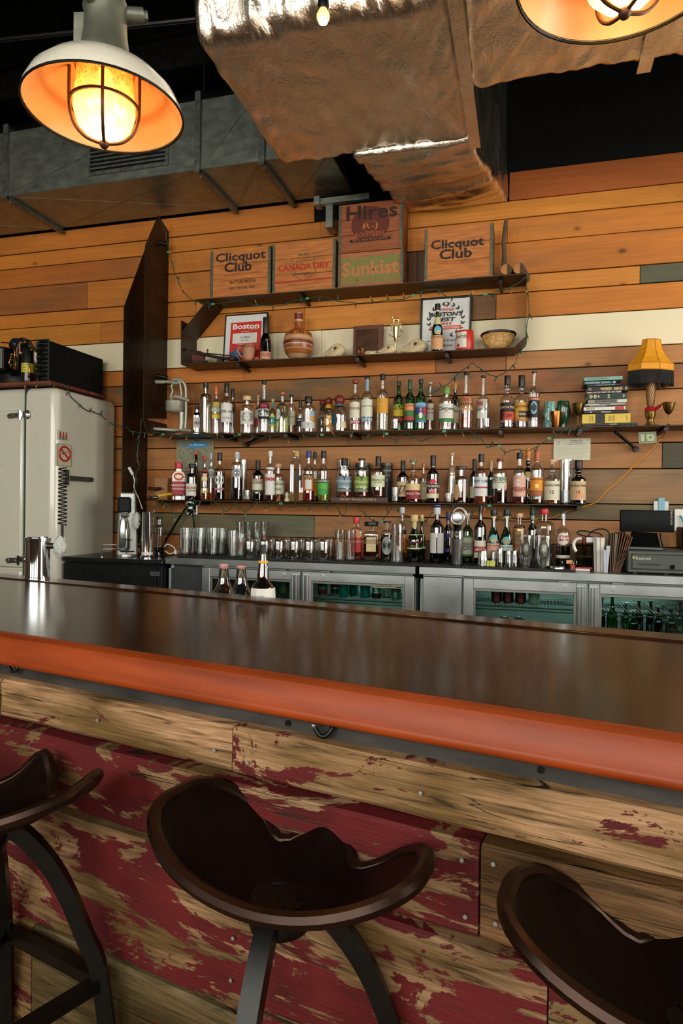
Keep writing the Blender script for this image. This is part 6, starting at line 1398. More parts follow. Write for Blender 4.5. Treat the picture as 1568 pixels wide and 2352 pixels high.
lights([(366, 505), (378, 528), (385, 560), (393, 600), (405, 635), (418, 665), (440, 688), (475, 697), (505, 696), (545, 692), (590, 700), (640, 703), (680, 690), (735, 682), (775, 690), (830, 696), (880, 690), (930, 686), (968, 670), (1000, 664), (1022, 680), (1045, 684), (1090, 680), (1140, 672), (1180, 655), (1207, 636)], 4.345, 'green string lights draped from the upright along the crate shelf edge', seed=2, tags=5)
lights([(1208, 636), (1212, 680), (1216, 715), (1209, 745), (1208, 790), (1190, 812), (1178, 840), (1150, 862), (1124, 862), (1100, 845), (1087, 835), (1070, 845), (1050, 862), (1030, 880), (1010, 893), (990, 906)], 4.345, 'green string lights falling from the right end of the display shelf', seed=3)
def onf(px, py): return (px, py, side_y(px, py))
side_y = lambda px, py: (lambda d: (CAM+d*((-3.135+.012)/d.x)).y)(ray(px, py))
lights([(30, 876, 3.84), (60, 879, 3.84), (100, 881, 3.84), onf(150, 886), onf(165, 912), onf(200, 942), onf(222, 948), onf(258, 974), (283, 977, 4.31), (302, 990), (322, 994), (345, 992), (375, 997), (420, 1000), (450, 992), (480, 1004), (520, 1010), (560, 996), (600, 1006), (640, 1000), (680, 1012), (720, 996), (760, 1004), (800, 994), (830, 992), (850, 1000), (880, 993), (905, 1010), (930, 994), (960, 1012), (990, 1006), (1020, 992), (1060, 990), (1085, 994), (1108, 1012), (1120, 1028), (1145, 1023), (1158, 1038), (1185, 1032), (1210, 1036), (1240, 1020), (1268, 1005), (1290, 992), (1310, 985)], 4.335, 'green string lights strung from the refrigerator along under the upper bottle shelf', seed=4, tags=9)
lights([(330, 1150), (350, 1168), (375, 1152), (395, 1175), (412, 1185), (440, 1160), (455, 1153), (478, 1150), (500, 1155), (520, 1175), (540, 1155), (558, 1175), (572, 1168), (590, 1152), (610, 1168), (625, 1155), (650, 1158), (668, 1165), (690, 1160), (712, 1165), (740, 1158), (770, 1165), (790, 1185), (800, 1158), (830, 1172), (850, 1190), (872, 1200), (890, 1180), (905, 1162), (925, 1180), (945, 1190), (970, 1200), (990, 1180), (1012, 1165), (1050, 1160), (1085, 1175), (1105, 1162), (1130, 1165), (1150, 1188), (1165, 1165), (1180, 1190), (1195, 1162), (1230, 1168)], 4.345, 'green string lights bunched under the lower bottle shelf', seed=6, tags=4)
lights([(325, 960), (321, 1000), (317, 1030), (316, 1060), (320, 1072), (312, 1090), (315, 1105), (308, 1128), (318, 1145)], 4.34, 'green string lights hanging down the steel upright with a white plug', seed=8)
a = W(299, 1080, 4.33); simple('white_plug', MB().tube([W(296, 1074, 4.33), W(305, 1090, 4.33)], .011, 8).tube(smooth_path([W(304, 1088, 4.33), W(309, 1105, 4.33), W(308, 1120, 4.33), W(318, 1145, 4.33), W(327, 1170, 4.33)], 4), .004, 6), M_WHITEPL, 'white plug and cord hanging on the left steel upright', 'plug')
# outlet and plates
a = W(440, 1166, 4.585); t = empty('wall_outlet', (a.x, 4.585, a.z), 0, 'shiny steel outlet plate with black plugs under the lower shelf', 'outlet')
MB().box((-.045, 0, -.055), (.045, .006, .055), .002).build('cover_plate', M_CHROME, t, smooth=0)
m = MB()
for z_ in (.022, -.024): m.box((-.022, -.035, z_-.014), (.022, 0, z_+.014), .003)
m.build('plug', M_BLKPL, t, smooth=0)
cable('power_cable', [(436, 1160, 4.54), (425, 1170, 4.52), (405, 1200), (390, 1225), (378, 1245), (372, 1262)], 4.53, .009, M_BLKPL, 'thick black power cables running down left of the glasses')
cable('power_cable', [(441, 1172, 4.54), (444, 1190, 4.53), (446, 1212, 4.54), (448, 1240, 4.55)], 4.53, .006, M_BLKPL, 'single black cable dropping behind the pint glasses')
p0, p1 = W(1502, 1170, 4.585), W(1534, 1150, 4.585)
t = empty('wall_outlet', ((p0.x+p1.x)/2, 4.585, p0.z), 0, 'steel outlet plate behind the till screen with a pale blue card', 'outlet')
MB().box((-.045, 0, -.03), (.045, .006, .055), .002).build('cover_plate', M_STAIND, t, smooth=0)
MB().box((-.018, -.006, -.03), (.020, -.001, .075), .001).build('blue_card', flat('#7ca8b8'), t, smooth=0)
p0 = W(1548, 1220, 4.585); t = empty('junction_box', (p0.x, 4.585, p0.z), 0, 'white junction plate with a teal cable at the right edge', 'outlet')
MB().box((0, 0, 0), (.14, .02, .14), .003).build('cover_plate', M_WHITEPL, t, smooth=0)
MB().tube(smooth_path([(.03, -.01, .10), (.05, -.015, .06), (.06, -.012, -.02)], 4), .006, 8).build('teal_cable', flat('#4c9498'), t)
# ================================================================== WHITE REFRIGERATOR
XF = -3.135; YFf = 3.86; ZF = 2.135
rf = empty('refrigerator', (XF-.6, YFf, 0), 0, 'old white enamel refrigerator with rounded corners against the plank wall', 'refrigerator')
def bev(o, w, seg=4):
    b = o.modifiers.new('b', 'BEVEL'); b.width = w; b.segments = seg; b.limit_method = 'ANGLE'; o.data.shade_smooth(); return o
bev(MB().box((-1.2, 0, .05), (.6, .71, ZF)).build('cabinet', M_WHITE, rf), .055, 6)
lx_ = lambda px, py=1100: W(px, py, YFf).x-rf.location.x
zf = lambda px, py: W(px, py, YFf-.02).z
xs_ = lx_(57.5)
dz1, dz0 = zf(40, 942), zf(40, 1303)
bev(MB().box((-1.2, -.030, dz0), (xs_-.004, .01, dz1)).build('door', M_WHITE, rf), .012, 3)
d2 = bev(MB().box((-1.2, -.030, .25), (xs_-.004, .01, dz0-.02)).build('door', M_WHITE, rf), .012, 3)
pts = [(xs_, -.003, .06), (xs_, -.003, ZF-.10), (xs_+.002, -.003, ZF-.055), (xs_+.008, .010, ZF-.018), (xs_+.014, .05, ZF+.002), (xs_+.016, .3, ZF+.002), (xs_+.016, .66, ZF+.002)]
MB().tube(smooth_path(pts, 4), .006, 6).build('door_gasket', pm('dark_gasket', '#1c241c', .6), rf)
def hinge(zc, nm='hinge'):
    m = MB(); x0 = xs_+.012
    m.prism([(x0-.135, zc-.008), (x0-.12, zc-.022), (x0-.035, zc-.014), (x0-.035, zc+.020), (x0-.12, zc+.016), (x0-.137, zc+.004)], -.038, -.030)
    m.rod((x0-.03, -.035, zc-.03), (x0-.03, -.035, zc+.035), .011, 12); m.box((x0-.03, -.032, zc-.012), (x0+.02, -.004, zc+.028), .004); m.ball((x0+.012, -.012, zc+.008), .022, 14, sy=.6, sz=1.5)
    for k in (-.115, -.06): m.ball((x0+k, -.0385, zc), .005, 8)
    m.build(nm, M_CHROME, rf)
hinge(zf(45, 955)); hinge(zf(45, 1287))
m = MB().rod((lx_(2), -.03, zf(2, 1082)), (lx_(2), -.065, zf(2, 1082)), .016, 16).rod((lx_(2), -.065, zf(2, 1082)), (lx_(2)-.08, -.07, zf(2, 1085)), .010, 10); m.build('door_handle', M_CHROME, rf)
# things stuck to the right hand side
def side(px, py):      # point on the side sheet x = XF
    d = ray(px, py); return CAM+d*(XF/d.x)
def side_plate(name, px0, px1, py0, py1, col, lab, cat):
    a = side(px0, (py0+py1)/2); b = side(px1, (py0+py1)/2); z0 = side((px0+px1)/2, py1).z; z1 = side((px0+px1)/2, py0).z
    t = empty(name, (XF+.001, a.y, z0), 0, lab, cat)
    MB().box((0, 0, 0), (.002, b.y-a.y, z1-z0)).build('plate', flat(col, .4), t, smooth=0); return t, b.y-a.y, z1-z0
t, w, h = side_plate('smoking_sign', 130, 164, 1020, 1071, '#c8c0a0', 'no smoking sign with a red barred circle on the refrigerator side', 'sign')
ring = [(.0032, w*.5+.36*w*cos(a_), h*.56+.32*h*sin(a_)) for a_ in np.linspace(0, 2*pi, 33)[:-1]]
MB().tube(ring, w*.045, 6, closed=True).rod((.0034, w*.5-.26*w, h*.56+.22*h), (.0034, w*.5+.26*w, h*.56-.22*h), w*.04, 6).build('red_ring', flat('#b02020', .4), t)
MB().box((.0022, w*.30, h*.54), (.0030, w*.52, h*.57)).build('cigarette_print', flat('#201c18'), t, smooth=0)
MB().tube(smooth_path([(.003, w*.6, h*.60), (.003, w*.66, h*.64), (.003, w*.60, h*.68), (.003, w*.68, h*.73)], 4), .0012, 4).build('smoke_print', flat('#201c18'), t)
MB().tube([(.0024, .02*w+q, r_) for q, r_ in ((0, h*.02), (w*.96, h*.02), (w*.96, h*.98), (0, h*.98))], .0022, 4, closed=True).build('border_print', flat('#6a5a34'), t)
t, w, h = side_plate('fridge_magnet', 133, 156, 987.5, 1012, '#cfd0bc', 'small picture magnet above the no smoking sign', 'magnet')
m = MB()
for k, (c_, yy) in enumerate((('#b83a2c', .2), ('#b83a2c', .5), ('#c83a3a', .8))):
    MB().box((.002, w*(yy-.1), h*.25), (.0026, w*(yy+.1), h*.65)).build('figure_print', flat(c_), t, smooth=0); MB().box((.002, w*(yy-.06), h*.66), (.0026, w*(yy+.06), h*.82)).build('head_print', flat('#6a4a34'), t, smooth=0)
MB().box((.002, w*.42, h*.08), (.0026, w*.58, h*.26)).build('blue_print', flat('#3c6ab0'), t, smooth=0)
MB().box((.0019, w*.06, h*.06), (.0023, w*.94, h*.3)).build('green_print', flat('#7a9a5c'), t, smooth=0)
a, b = side(152, 1098), side(213, 1100)
t = empty('bracket_arm', a, 0, 'grey metal latch arm bolted on the refrigerator side', 'bracket')
d = b-a; MB().box((.022, 0, -.017), (.028, d.y*.82, .017), .001).box((.0, d.y*.80, -.017), (.028, d.y*.84, .017), .001).box((.0, d.y*.8, -.014), (.01, d.y, .016), .002).box((0, -.03, -.05), (.012, .02, .06), .002).build('arm', M_GALVD, t)
# condensing unit on its boards
zt = ZF+.010
bd = empty('board_base', (XF-.62, 3.82, zt), 0, 'dark reddish boards lying on the refrigerator top under the machine', 'board')
for k, (y0, y1) in enumerate(((0, .20), (.22, .42), (.44, .64))): MB().box((-.9, y0, 0), (.60, y1, .022), .002).build('plank', pm('red_stained_board', '#6e3318', .6, var=.3, scale=6, stretch=(1, 6, 1)), bd, smooth=0)
zt2 = zt+.024
q = W(112, 780, 3.90); cu = empty('condensing_unit', (q.x, 3.90, zt2), 0, 'black refrigeration condensing unit with finned coil on top of the refrigerator', 'machine')
HC = W(112, 778, 3.90).z-zt2; S7 = lambda X_, Y_, Y=3.90: Vector((W(X_/7.127, 760+Y_/7.127, Y).x-q.x, Y-3.90, W(X_/7.127, 760+Y_/7.127, Y).z-zt2))
xl = S7(605, 300).x
MB().box((xl+.012, .005, .0), (-.004, .62, HC-.01), .002).build('coil_core', pm('coil_core_black', '#0f100e', .7), cu, smooth=0)
m = MB()
for k in range(62): m.box((-.004, .008+k*.0098, .004), (.003, .011+k*.0098, HC-.012))
tag(m.build('cooling_fins', pm('coil_fin_black', '#161714', .6, spec=.2), cu, smooth=0), kind='stuff')
MB().box((xl, -.004, 0), (0.004, .004, HC), .001).build('end_plate', pm('coil_plate', '#2e332c', .55, .4, var=.2), cu, smooth=0)
for k in range(10):
    z_ = HC*(.055+.098*k); MB().tube(smooth_path([(-.010, -.004, z_), (-.014, -.020, z_), (-.035, -.024, z_), (-.055, -.020, z_), (-.060, -.004, z_)], 3), .009, 8).build('return_bend', M_IRON, cu)
for k in range(4):
    z_ = HC*(.20+.195*k); m = MB().tube([(xl+.03+.018*cos(a_), -.010, z_+.026*sin(a_)) for a_ in np.linspace(0, 2*pi, 17)[:-1]], .008, 7, closed=True); m.build('return_bend', M_IRON, cu)
c = S7(385, 780); MB().lathe([(0, 0), (.040, .002), (.042, .012), (.042, .235), (.036, .25), (.030, .255), (0, .255)], 24, (c.x, .04, .01)).build('receiver_tank', pm('gloss_black_paint', '#10120f', .25, coat=.4), cu)
MB().lathe([(.0428, .072), (.0428, .138)], 24, (c.x, .04, .01)).build('yellow_label', flat('#c8b83a', .5), cu)
m = MB(); fn = lambda q_: (c.x+.0436*cos(-pi/2+q_[0]/.0436), .04+.0436*sin(-pi/2+q_[0]/.0436), q_[2])
for k, s_t in enumerate(('SUPERIOR', 'WARNING', 'CAUTION')): text_on(m, s_t, 0, .135-.02*k, .055-.01*k, .008, fn=fn)
m.build('lettering', flat('#7a6a1c'), cu, smooth=0)
c = S7(155, 175); MB().lathe([(0, -.075), (.036, -.066), (.052, -.04), (.050, -.01), (.046, 0), (.050, .01), (.052, .04), (.036, .066), (0, .075)], 24, mat=Matrix.Translation((c.x, .10, c.z)) @ Matrix.Rotation(pi/2, 4, 'Y')).build('blue_drier', pm('gloss_navy', '#101e30', .22, coat=.5), cu)
c = S7(40, 480); MB().box((c.x-.12, -.02, .10), (c.x+.028, .1, .27), .004).build('control_box', M_IRON, cu, smooth=0)
MB().box((c.x-.11, -.024, .115), (c.x+.018, -.0205, .255), .001).build('box_cover', pm('grey_zinc', '#84867c', .4, .5), cu, smooth=0)
c = S7(300, 420, 4.2); MB().lathe([(0, 0), (.12, 0), (.14, .05), (.14, .20), (.10, .27), (.0, .30)], 24, (c.x-.02, .33, .01)).build('compressor_shell', pm('compressor_black', '#15110d', .5), cu)
m = MB()
for pts in ([S7(240, 620), S7(245, 420), S7(250, 300), S7(300, 190), S7(380, 140), S7(440, 160), S7(500, 250), S7(560, 320), S7(590, 330)], [S7(560, 180), S7(570, 300), S7(600, 380), S7(590, 560), S7(600, 700)]):
    m.tube(smooth_path([p+Vector((0, .02, 0)) for p in pts], 4), .011, 8)
m.build('fat_pipe', pm('brown_pipe', '#4a3c28', .45, .5), cu)
m = MB()
for pts in ([S7(20, 190), S7(140, 200), S7(210, 250), S7(240, 330), S7(240, 420)], [S7(300, 160), S7(450, 165), S7(620, 150)], [S7(325, 180), S7(325, 370)], [S7(460, 740), S7(540, 745), S7(640, 740)], [S7(160, 470), S7(190, 400), S7(150, 540), S7(230, 640)], [S7(470, 520), S7(490, 640), S7(460, 740)]):
    m.tube(smooth_path([p+Vector((0, .0, 0)) for p in pts], 4), .0045, 6)
m.build('copper_pipe', M_COPPER, cu)
m = MB()
for p_ in (S7(195, 385), S7(175, 475), S7(180, 560), S7(350, 195), S7(405, 185), S7(520, 310), S7(605, 312), S7(605, 620)): m.ball(p_, .012, 10)
m.box(S7(210, 640)+Vector((0, .0, 0)), S7(260, 420)+Vector((0, .03, 0)), .003); m.build('fittings', M_BRASS, cu)
MB().box((-.66, -.03, -.0), (.0, .56, .012), .002).build('base_pan', M_IRON, cu, smooth=0)
# ================================================================== BACK BAR COOLERS
YC = 3.95; ZC1 = .970
cx_ = lambda px, Y=YC: W(px, 1310, Y).x
M_IN = pm('cooler_lining', '#8c9893', .5, var=.08)
def cooler(x0, x1, doors, blank, lab, mat_top):
    t = empty('back_bar_cooler', (x0, YC, 0), 0, lab, 'cooler', 'stainless coolers under the back counter')
    w = x1-x0; ZT_ = ZC1-.046; dpt = D-.03-YC
    MB().box((0, 0, ZC1-.045), (w, dpt, ZC1), .002).build('worktop', mat_top, t, smooth=0)
    b0, b1 = blank[0]-x0, blank[1]-x0
    yi = .045
    m = MB().box((.003, yi, .10), (w-.003, yi+.02, .16)).box((.003, dpt-.03, .10), (w-.003, dpt, ZT_)).box((.003, yi, .10), (w-.003, dpt, .12)).box((.003, yi, ZT_-.03), (w-.003, dpt, ZT_)).box((.003, yi, .1), (.02, dpt, ZT_)).box((w-.02, yi, .1), (w-.003, dpt, ZT_))
    m.box((b0+.003, yi, .12), (b1, dpt-.03, ZT_-.03)); m.build('cabinet_shell', M_IN, t, smooth=0)
    MB().box((b0+.006, .022, .14), (b1-.006, yi, ZT_-.012), .003).box((b0+.006, .026, ZT_-.010), (b1-.006, yi, ZT_-.001), .001).build('compressor_panel', M_STAIN if blank[2] else pm('dark_panel', '#3b3c3c', .5, .5), t, smooth=0)
    MB().box((.01, .03, 0), (w-.01, dpt-.05, .10)).build('kick_base', M_BLACK, t, smooth=0)
    for k, (d0, d1, hs_) in enumerate(doors):
        a, b = d0-x0, d1-x0; fwid = .058; zt_ = ZT_-.012; zb_ = .15
        d = MB()
        for q in (((a, 0, zb_), (a+fwid, yi-.003, zt_)), ((b-fwid, 0, zb_), (b, yi-.003, zt_)), ((a+fwid, 0, zt_-fwid), (b-fwid, yi-.003, zt_)), ((a+fwid, 0, zb_), (b-fwid, yi-.003, zb_+fwid))): d.box(*q, .003)
        dm = d.build('door', M_STAIN, t, smooth=0)
        d = MB(); f2 = fwid+.014
        for q in (((a+fwid-.002, .008, zb_+fwid), (a+f2, .03, zt_-fwid)), ((b-f2, .008, zb_+fwid), (b-fwid+.002, .03, zt_-fwid)), ((a+f2, .008, zt_-f2), (b-f2, .03, zt_-fwid)),): d.box(*q, .001)
        d.build('inner_frame', M_STAIND, dm, smooth=0)
        MB().box((a+f2, .018, zb_+fwid), (b-f2, .0195, zt_-f2)).build('glass_pane', thin_glass('cooler_glass', (.62, .74, .70), .8, .05), dm, smooth=0)
        hx = b-.05 if hs_ > 0 else a+.012
        h_ = MB().box((hx, -.026, zb_+.05), (hx+.012, 0, zt_-.02), .002).box((hx+.020, -.018, zb_+.05), (hx+.034, 0, zt_-.02), .002); h_.build('handle', M_STAIN, dm, smooth=0)
        lxp = b-.115 if hs_ > 0 else a+.135
        m = MB().rod((lxp, .002, zt_-.026), (lxp, -.006, zt_-.026), .0135, 18); m.tube([(lxp+.008*cos(q), -.0065, zt_-.026+.008*sin(q)) for q in np.linspace(0, 2*pi, 15)[:-1]], .0015, 4, closed=True); m.build('lock', M_STAIN, dm)
        MB().box((lxp-.04 if hs_ > 0 else lxp-.01, .004, zt_+.001), (lxp+.02 if hs_ > 0 else lxp+.05, .03, zt_+.008)).build('hinge_cap', M_STAIND, dm, smooth=0)
        r_ = MB(); zs_ = blank[3]
        for k2 in range(int((b-a-.12)/.02)): r_.rod((a+.06+k2*.02, .09, zs_), (a+.06+k2*.02, dpt-.06, zs_), .0022, 5)
        for yy in (.09, .3, dpt-.06): r_.rod((a+.05, yy, zs_-.004), (b-.05, yy, zs_-.004), .004, 6)
        r_.rod((a+.05, .09, zs_-.022), (b-.05, .09, zs_-.022), .003, 6); r_.build('wire_rack', M_STAIND, t)
    return t
zr1 = W(800, 1374, 4.1).z; zr2 = W(1200, 1388, 4.15).z
c1 = cooler(cx_(379), cx_(953), [(cx_(463), cx_(689), 1), (cx_(693), cx_(951), -1)], (cx_(393), cx_(462), 0, zr1), 'left stainless back bar cooler with two glass doors and dark end panel', M_STAIND)
c2 = cooler(cx_(962), 1.60, [(cx_(1064), cx_(1349), 1), (cx_(1352), 1.58, -1)], (cx_(968), cx_(1063), 1, zr2), 'right stainless back bar cooler with brushed end panel and two glass doors', M_STAIN)
# cooler lamps inside
for x_, e in ((cx_(1200), .9), (cx_(1450), 1.3), (cx_(820), 1.2)):
    a = area('cooler_lamp', (x_, 4.35, ZC1-.09), (0, 0, 0), .5, .05, e, (.86, 1, .94))
# lettering on the left cooler glass
p = W(885, 1343, YC+.012); t = MB(); text_on(t, 'true', 0, 0, .15, .038, y=0, shear=.5, off=.012); t.box((-.125, 0, .014), (-.03, .0006, .018)).box((-.09, 0, -.02), (.12, .0006, -.016))
o = t.build('door_lettering', flat('#b8b070', .5), [q_ for q_ in c1.children if q_.name.startswith('door')][1], smooth=0); o.location = (p.x-c1.location.x, .0165, p.z)
p = W(1560, 1374, YC+.012); o = MB().box((-.02, 0, -.002), (.06, .0006, .002)).build('door_lettering', flat('#b8b040', .5), [q_ for q_ in c2.children if q_.name.startswith('door')][1], smooth=0); o.location = (p.x-c2.location.x, .0165, p.z)
# cans and bottles inside
def can(cx, hw, top, zb_, Y, bands, lab, grp, s_t=None):
    p = W(cx, top, Y); s_ = depth(p)/FPX; r = .033; h = .122 if zb_ is None else p.z-zb_
    z0 = p.z-h
    t = empty('drink_can', (p.x, Y, z0), TOWARD(p), lab, 'can', grp)
    MB().lathe([(0, .003), (r*.75, 0), (r, h*.07), (r, h*.91), (r*.86, h*.985), (r*.86, h), (r*.80, h), (r*.78, h*.97), (0, h*.97)], 20).build('can_body', flat(bands[0], .3, .5), t)
    for a_, b_, c_ in bands[1:]: MB().lathe([(r*1.006, h*a_), (r*1.006, h*b_)], 20).build('printed_band', flat(c_, .35, .3), t)
    MB().lathe([(r*.80, h*.975), (r*.88, h*.985), (r*.88, h*1.005), (r*.82, h*1.005), (r*.80, h*.98)], 20).build('can_rim', M_STAIN, t)
    if s_t: fn = lambda q_: (r*1.02*cos(-pi/2+q_[0]/r), r*1.02*sin(-pi/2+q_[0]/r), q_[2]); text_on(MB(), s_t[0], 0, h*.55, r*1.5, h*.2, fn=fn, off=.02).build('lettering', flat(s_t[1]), t, smooth=0)
    return t
GA = 'drink cans in the left cooler'
for cx, col, bands, lab, tx__ in ((741, '#c8c4bc', [(.1, .5, '#8c2c34'), (.5, .9, '#3c4c54')], 'patterned red and white can leftmost behind the glass door', ('MONK', '#d8d8d0')),
    (770, '#c8c4bc', [(.1, .45, '#34444c'), (.55, .9, '#8c3038')], 'patterned red and white can second behind the glass door', None), (790, '#1f8c86', [(.05, .9, '#1f8c86')], 'bright teal can beside the patterned cans', None), (812, '#17706c', [(.05, .9, '#1a7470')], 'dark teal can, third of the teal row', None),
    (839, '#1f8c86', [(.05, .9, '#23908a'), (.3, .4, '#a8d0cc')], 'teal can with pale band in the middle of the row', None), (865, '#c4c8c4', [(.05, .35, '#3c2c2c')], 'silver can with dark lower band beside the teal cans', ('MALCOLM', '#3c3c3c')), (887, '#b8beb8', [(.1, .5, '#c8ccc8')], 'plain silver can left of the last teal and green can', None), (909, '#8aa89a', [(.5, .85, '#2a9a92')], 'silver green can with teal top band, rightmost behind the lettered glass door', ('RISE', '#b83a34'))):
    can(cx, 11, 1334+(cx-741)*.03, zr1+.004, 4.13+(.10 if cx in (770, 812, 887) else 0), [col]+bands, lab, GA, tx__)
for cx in (600, 623, 652, 676):
    can(cx, 12, 1326+(cx-600)*.03, zr1+.004, 4.14, ['#7c8a68', (.1, .9, '#6c7c58')], 'olive green can at pixel column %s' % {600: 'leftmost, behind the paper-wrapped bottle', 623: 'second, right of the paper-wrapped bottle', 652: 'third in the left door', 676: 'rightmost in the left door'}[cx].replace('at pixel column', ''), GA, ('DUTCH', '#2c3c24'))
for k, cx in enumerate((812, 834, 857, 878, 903, 926)):
    can(cx, 11, 1392+k*2, None, 4.12, ['#5c6c68', (.1, .9, '#54645e')], '%s can top showing low behind the lettered glass door' % ('leftmost', 'second', 'third', 'fourth', 'fifth', 'rightmost')[k], 'lower cans in the left cooler')
GBX = 'cans in the right cooler'
for cx, hw_, lab in ((1140, 1, 'tall dark red can leftmost in the right cooler'), (1166, 1, 'tall dark red can in the middle of three'), (1195, 1, 'tall dark red can beside the white can')):
    p = W(cx, 1385, 4.15); zt_ = zr2+.15; t = empty('drink_can', (p.x, 4.15, zr2+.004), TOWARD(p), lab, 'can', GBX); r = .033; h = .150
    MB().lathe([(0, .003), (r*.75, 0), (r, h*.06), (r, h*.92), (r*.86, h*.99), (0, h*.99)], 20).build('can_body', flat('#3c1418', .3, .3), t)
    v = []; 
    for i in range(7):
        for q_ in (.05, .93): a_ = -pi/2+.5*(i/3-1); v.append((r*1.01*cos(a_), r*1.01*sin(a_), q_*h))
    MB().add(v, [(2*i, 2*i+2, 2*i+3, 2*i+1) for i in range(6)]).build('red_stripe', flat('#a8303a', .4), t)
    fn = lambda q_: (r*1.03*cos(-pi/2+q_[0]/r), r*1.03*sin(-pi/2+q_[0]/r), q_[2]); m = text_on(MB(), 'BANTAM', 0, h*.86, r*1.4, .010, fn=fn); text_on(m, 'R', 0, h*.5, r*.5, .03, fn=fn); m.build('lettering', flat('#d8b0a8'), t, smooth=0)
p = W(1226, 1385, 4.15); t = empty('drink_can', (p.x, 4.15, zr2+.004), TOWARD(p), 'tall white can with dark script beside the dark red cans', 'can', GBX); r = .034; h = .148
MB().lathe([(0, .003), (r*.75, 0), (r, h*.06), (r, h*.92), (r*.86, h*.99), (0, h*.99)], 20).build('can_body', flat('#b8bcae', .35), t)
fn = lambda q_: (r*1.02*cos(-pi/2+q_[0]/r), r*1.02*sin(-pi/2+q_[0]/r), q_[2]); m = text_on(MB(), 'wunderkind', 0, h*.5, r*1.7, .018, fn=fn, shear=.3); text_on(m, 'BANTAM', 0, h*.88, r*1.3, .009, fn=fn); m.build('lettering', flat('#2c2c2c'), t, smooth=0)
for k, cx in enumerate((1160, 1192)):
    for j in range(3):
        p = W(cx, 1412, 4.18); r = .030; z0 = p.z-.012-.016*j
        t = empty('metal_disc', (p.x+.002*j, 4.18, z0-.014), 0, ('left' if k == 0 else 'right')+' stack of metal lids in the right cooler, '+('top', 'middle', 'bottom')[j]+' one', 'lid', 'stacked lids in the right cooler')
        MB().lathe([(0, 0), (r, 0), (r*1.02, .012), (r*.95, .014), (r*.9, .008), (0, .008)], 20).build('lid_body', M_STAIN, t)
# rack under the lids
GC = 'bottles in the far right cooler'
zc_ = .62
for cx, hw, top, gl, capc, cols, lab in ((1381, 8, 1372, 'd', '#8a9088', None, 'dark green beer bottle at the left edge of the far right door'), (1405, 12, 1368, 'g', '#8a9088', None, 'tall green bottle with silver cap, second from left in the door'),
   (1436, 11, 1384, 'g', '#c8ccc8', None, 'green bottle with white cap at the back'), (1453, 12, 1402, 'g', '#d0d4d0', None, 'green plastic bottle with white cap in front'), (1466, 10, 1380, 'k', '#55584a', '#7a7454', 'dark bottle with pale neck label behind the green ones'),
   (1493, 10, 1380, 'k', '#6a6c5c', '#7a6c3c', 'brown bottle with olive neck label'), (1510, 10, 1392, 'k', '#a8a88c', '#b8b03a', 'brown bottle with yellow neck label in front'), (1521, 9, 1388, 'f', '#9aa49c', None, 'small clear bottle behind the yellow neck label'), (1540, 12, 1394, 'f', '#9aa49c', None, 'clear cola bottle near the right edge'), (1560, 9, 1382, 'f', '#7a2c2c', '#a85050', 'clear bottle with red neck label at the right edge')):
    Y = 4.12 if 'front' in lab or 'second' in lab or 'left edge' in lab or 'cola' in lab else 4.26
    bottle(cx, hw, top, 'burg', gl, None, (capc, .05, 1.5), [(top+14, top+22, cols, 170)] if cols else [], [('Coke', 1442, '#8a3030', 1.3)] if 'cola' in lab else [], lab, zc_, Y, GC, 1480)
MB().box((cx_(1354)-c2.location.x, .08, .60), (1.56-c2.location.x, .59, .618)).build('lower_shelf', M_STAIND, c2, smooth=0)
p0, p1 = W(483, 1320, 4.12), W(528, 1365, 4.12)
t = empty('red_sign', (p0.x, 4.12, zr1+.004), 0, 'red card with white block letters inside the left cooler door', 'sign')
hh_ = p0.z-zr1-.004; MB().box((0, 0, 0), (p1.x-p0.x, .003, hh_)).build('card', flat('#c02820', .5), t, smooth=0)
m = text_on(MB(), 'BUY', .055, hh_*.64, .05, .030, y=-.001, off=.03); text_on(m, 'ONE', .055, hh_*.38, .05, .030, y=-.001, off=.03); text_on(m, 'NOW', .06, hh_*.12, .05, .026, y=-.001, off=.03); m.build('lettering', flat('#d8d4cc'), t, smooth=0)
text_on(MB(), 'Globe', .045, hh_*.88, .05, .014, y=-.001).build('script', flat('#30100c'), t, smooth=0)
# black cooler at the left, lower
zbk = W(285, 1282, 3.97).z; xb0, xb1 = XF+.012, cx_(379)-.006
t = empty('black_cooler', (xb0, 3.92, 0), 0, 'low black cooler cabinet between the refrigerator and the steel counter', 'cooler')
MB().box((0, .0, zbk-.030), (xb1-xb0, .64, zbk), .006).build('top_slab', pm('black_worktop', '#121311', .3, var=.1), t, smooth=0)
MB().box((.003, .03, .05), (xb1-xb0-.003, .64, zbk-.032)).build('cabinet', M_BLKPL, t, smooth=0)
MB().box((.006, .008, .1), (xb1-xb0-.05, .03, zbk-.045), .003).build('door', pm('black_door', '#0b0f0e', .45, spec=.25), t, smooth=0)
MB().box((xb1-xb0-.045, .010, .1), (xb1-xb0-.005, .03, zbk-.045), .003).build('side_strip', pm('black_door', '#0c100f'), t, smooth=0)
p = W(356, 1318, 3.925); m = MB().box((p.x-xb0-.035, .004, p.z-.014), (p.x-xb0+.035, .008, p.z+.014)); m.build('name_plate', flat('#5c605c', .4, .5), t, smooth=0)
text_on(MB(), 'TURBO', p.x-xb0, p.z, .055, .014, y=.003, off=.02).build('lettering', flat('#1a1c1a'), t, smooth=0)
m = MB(); a, b, c = W(234, 1280, 4.0), W(235, 1252, 4.0), W(268, 1246, 4.2)
o = Vector((xb0, 3.92, 0))
for dz in (0, -.03): m.rod((a.x-xb0, .08, b.z+dz), (a.x-xb0+.22, .34, b.z+dz), .0035, 6)
for q_ in (0, .5, 1): m.rod((a.x-xb0+.22*q_, .08+.26*q_, zbk), (a.x-xb0+.22*q_, .08+.26*q_, b.z), .0035, 6)
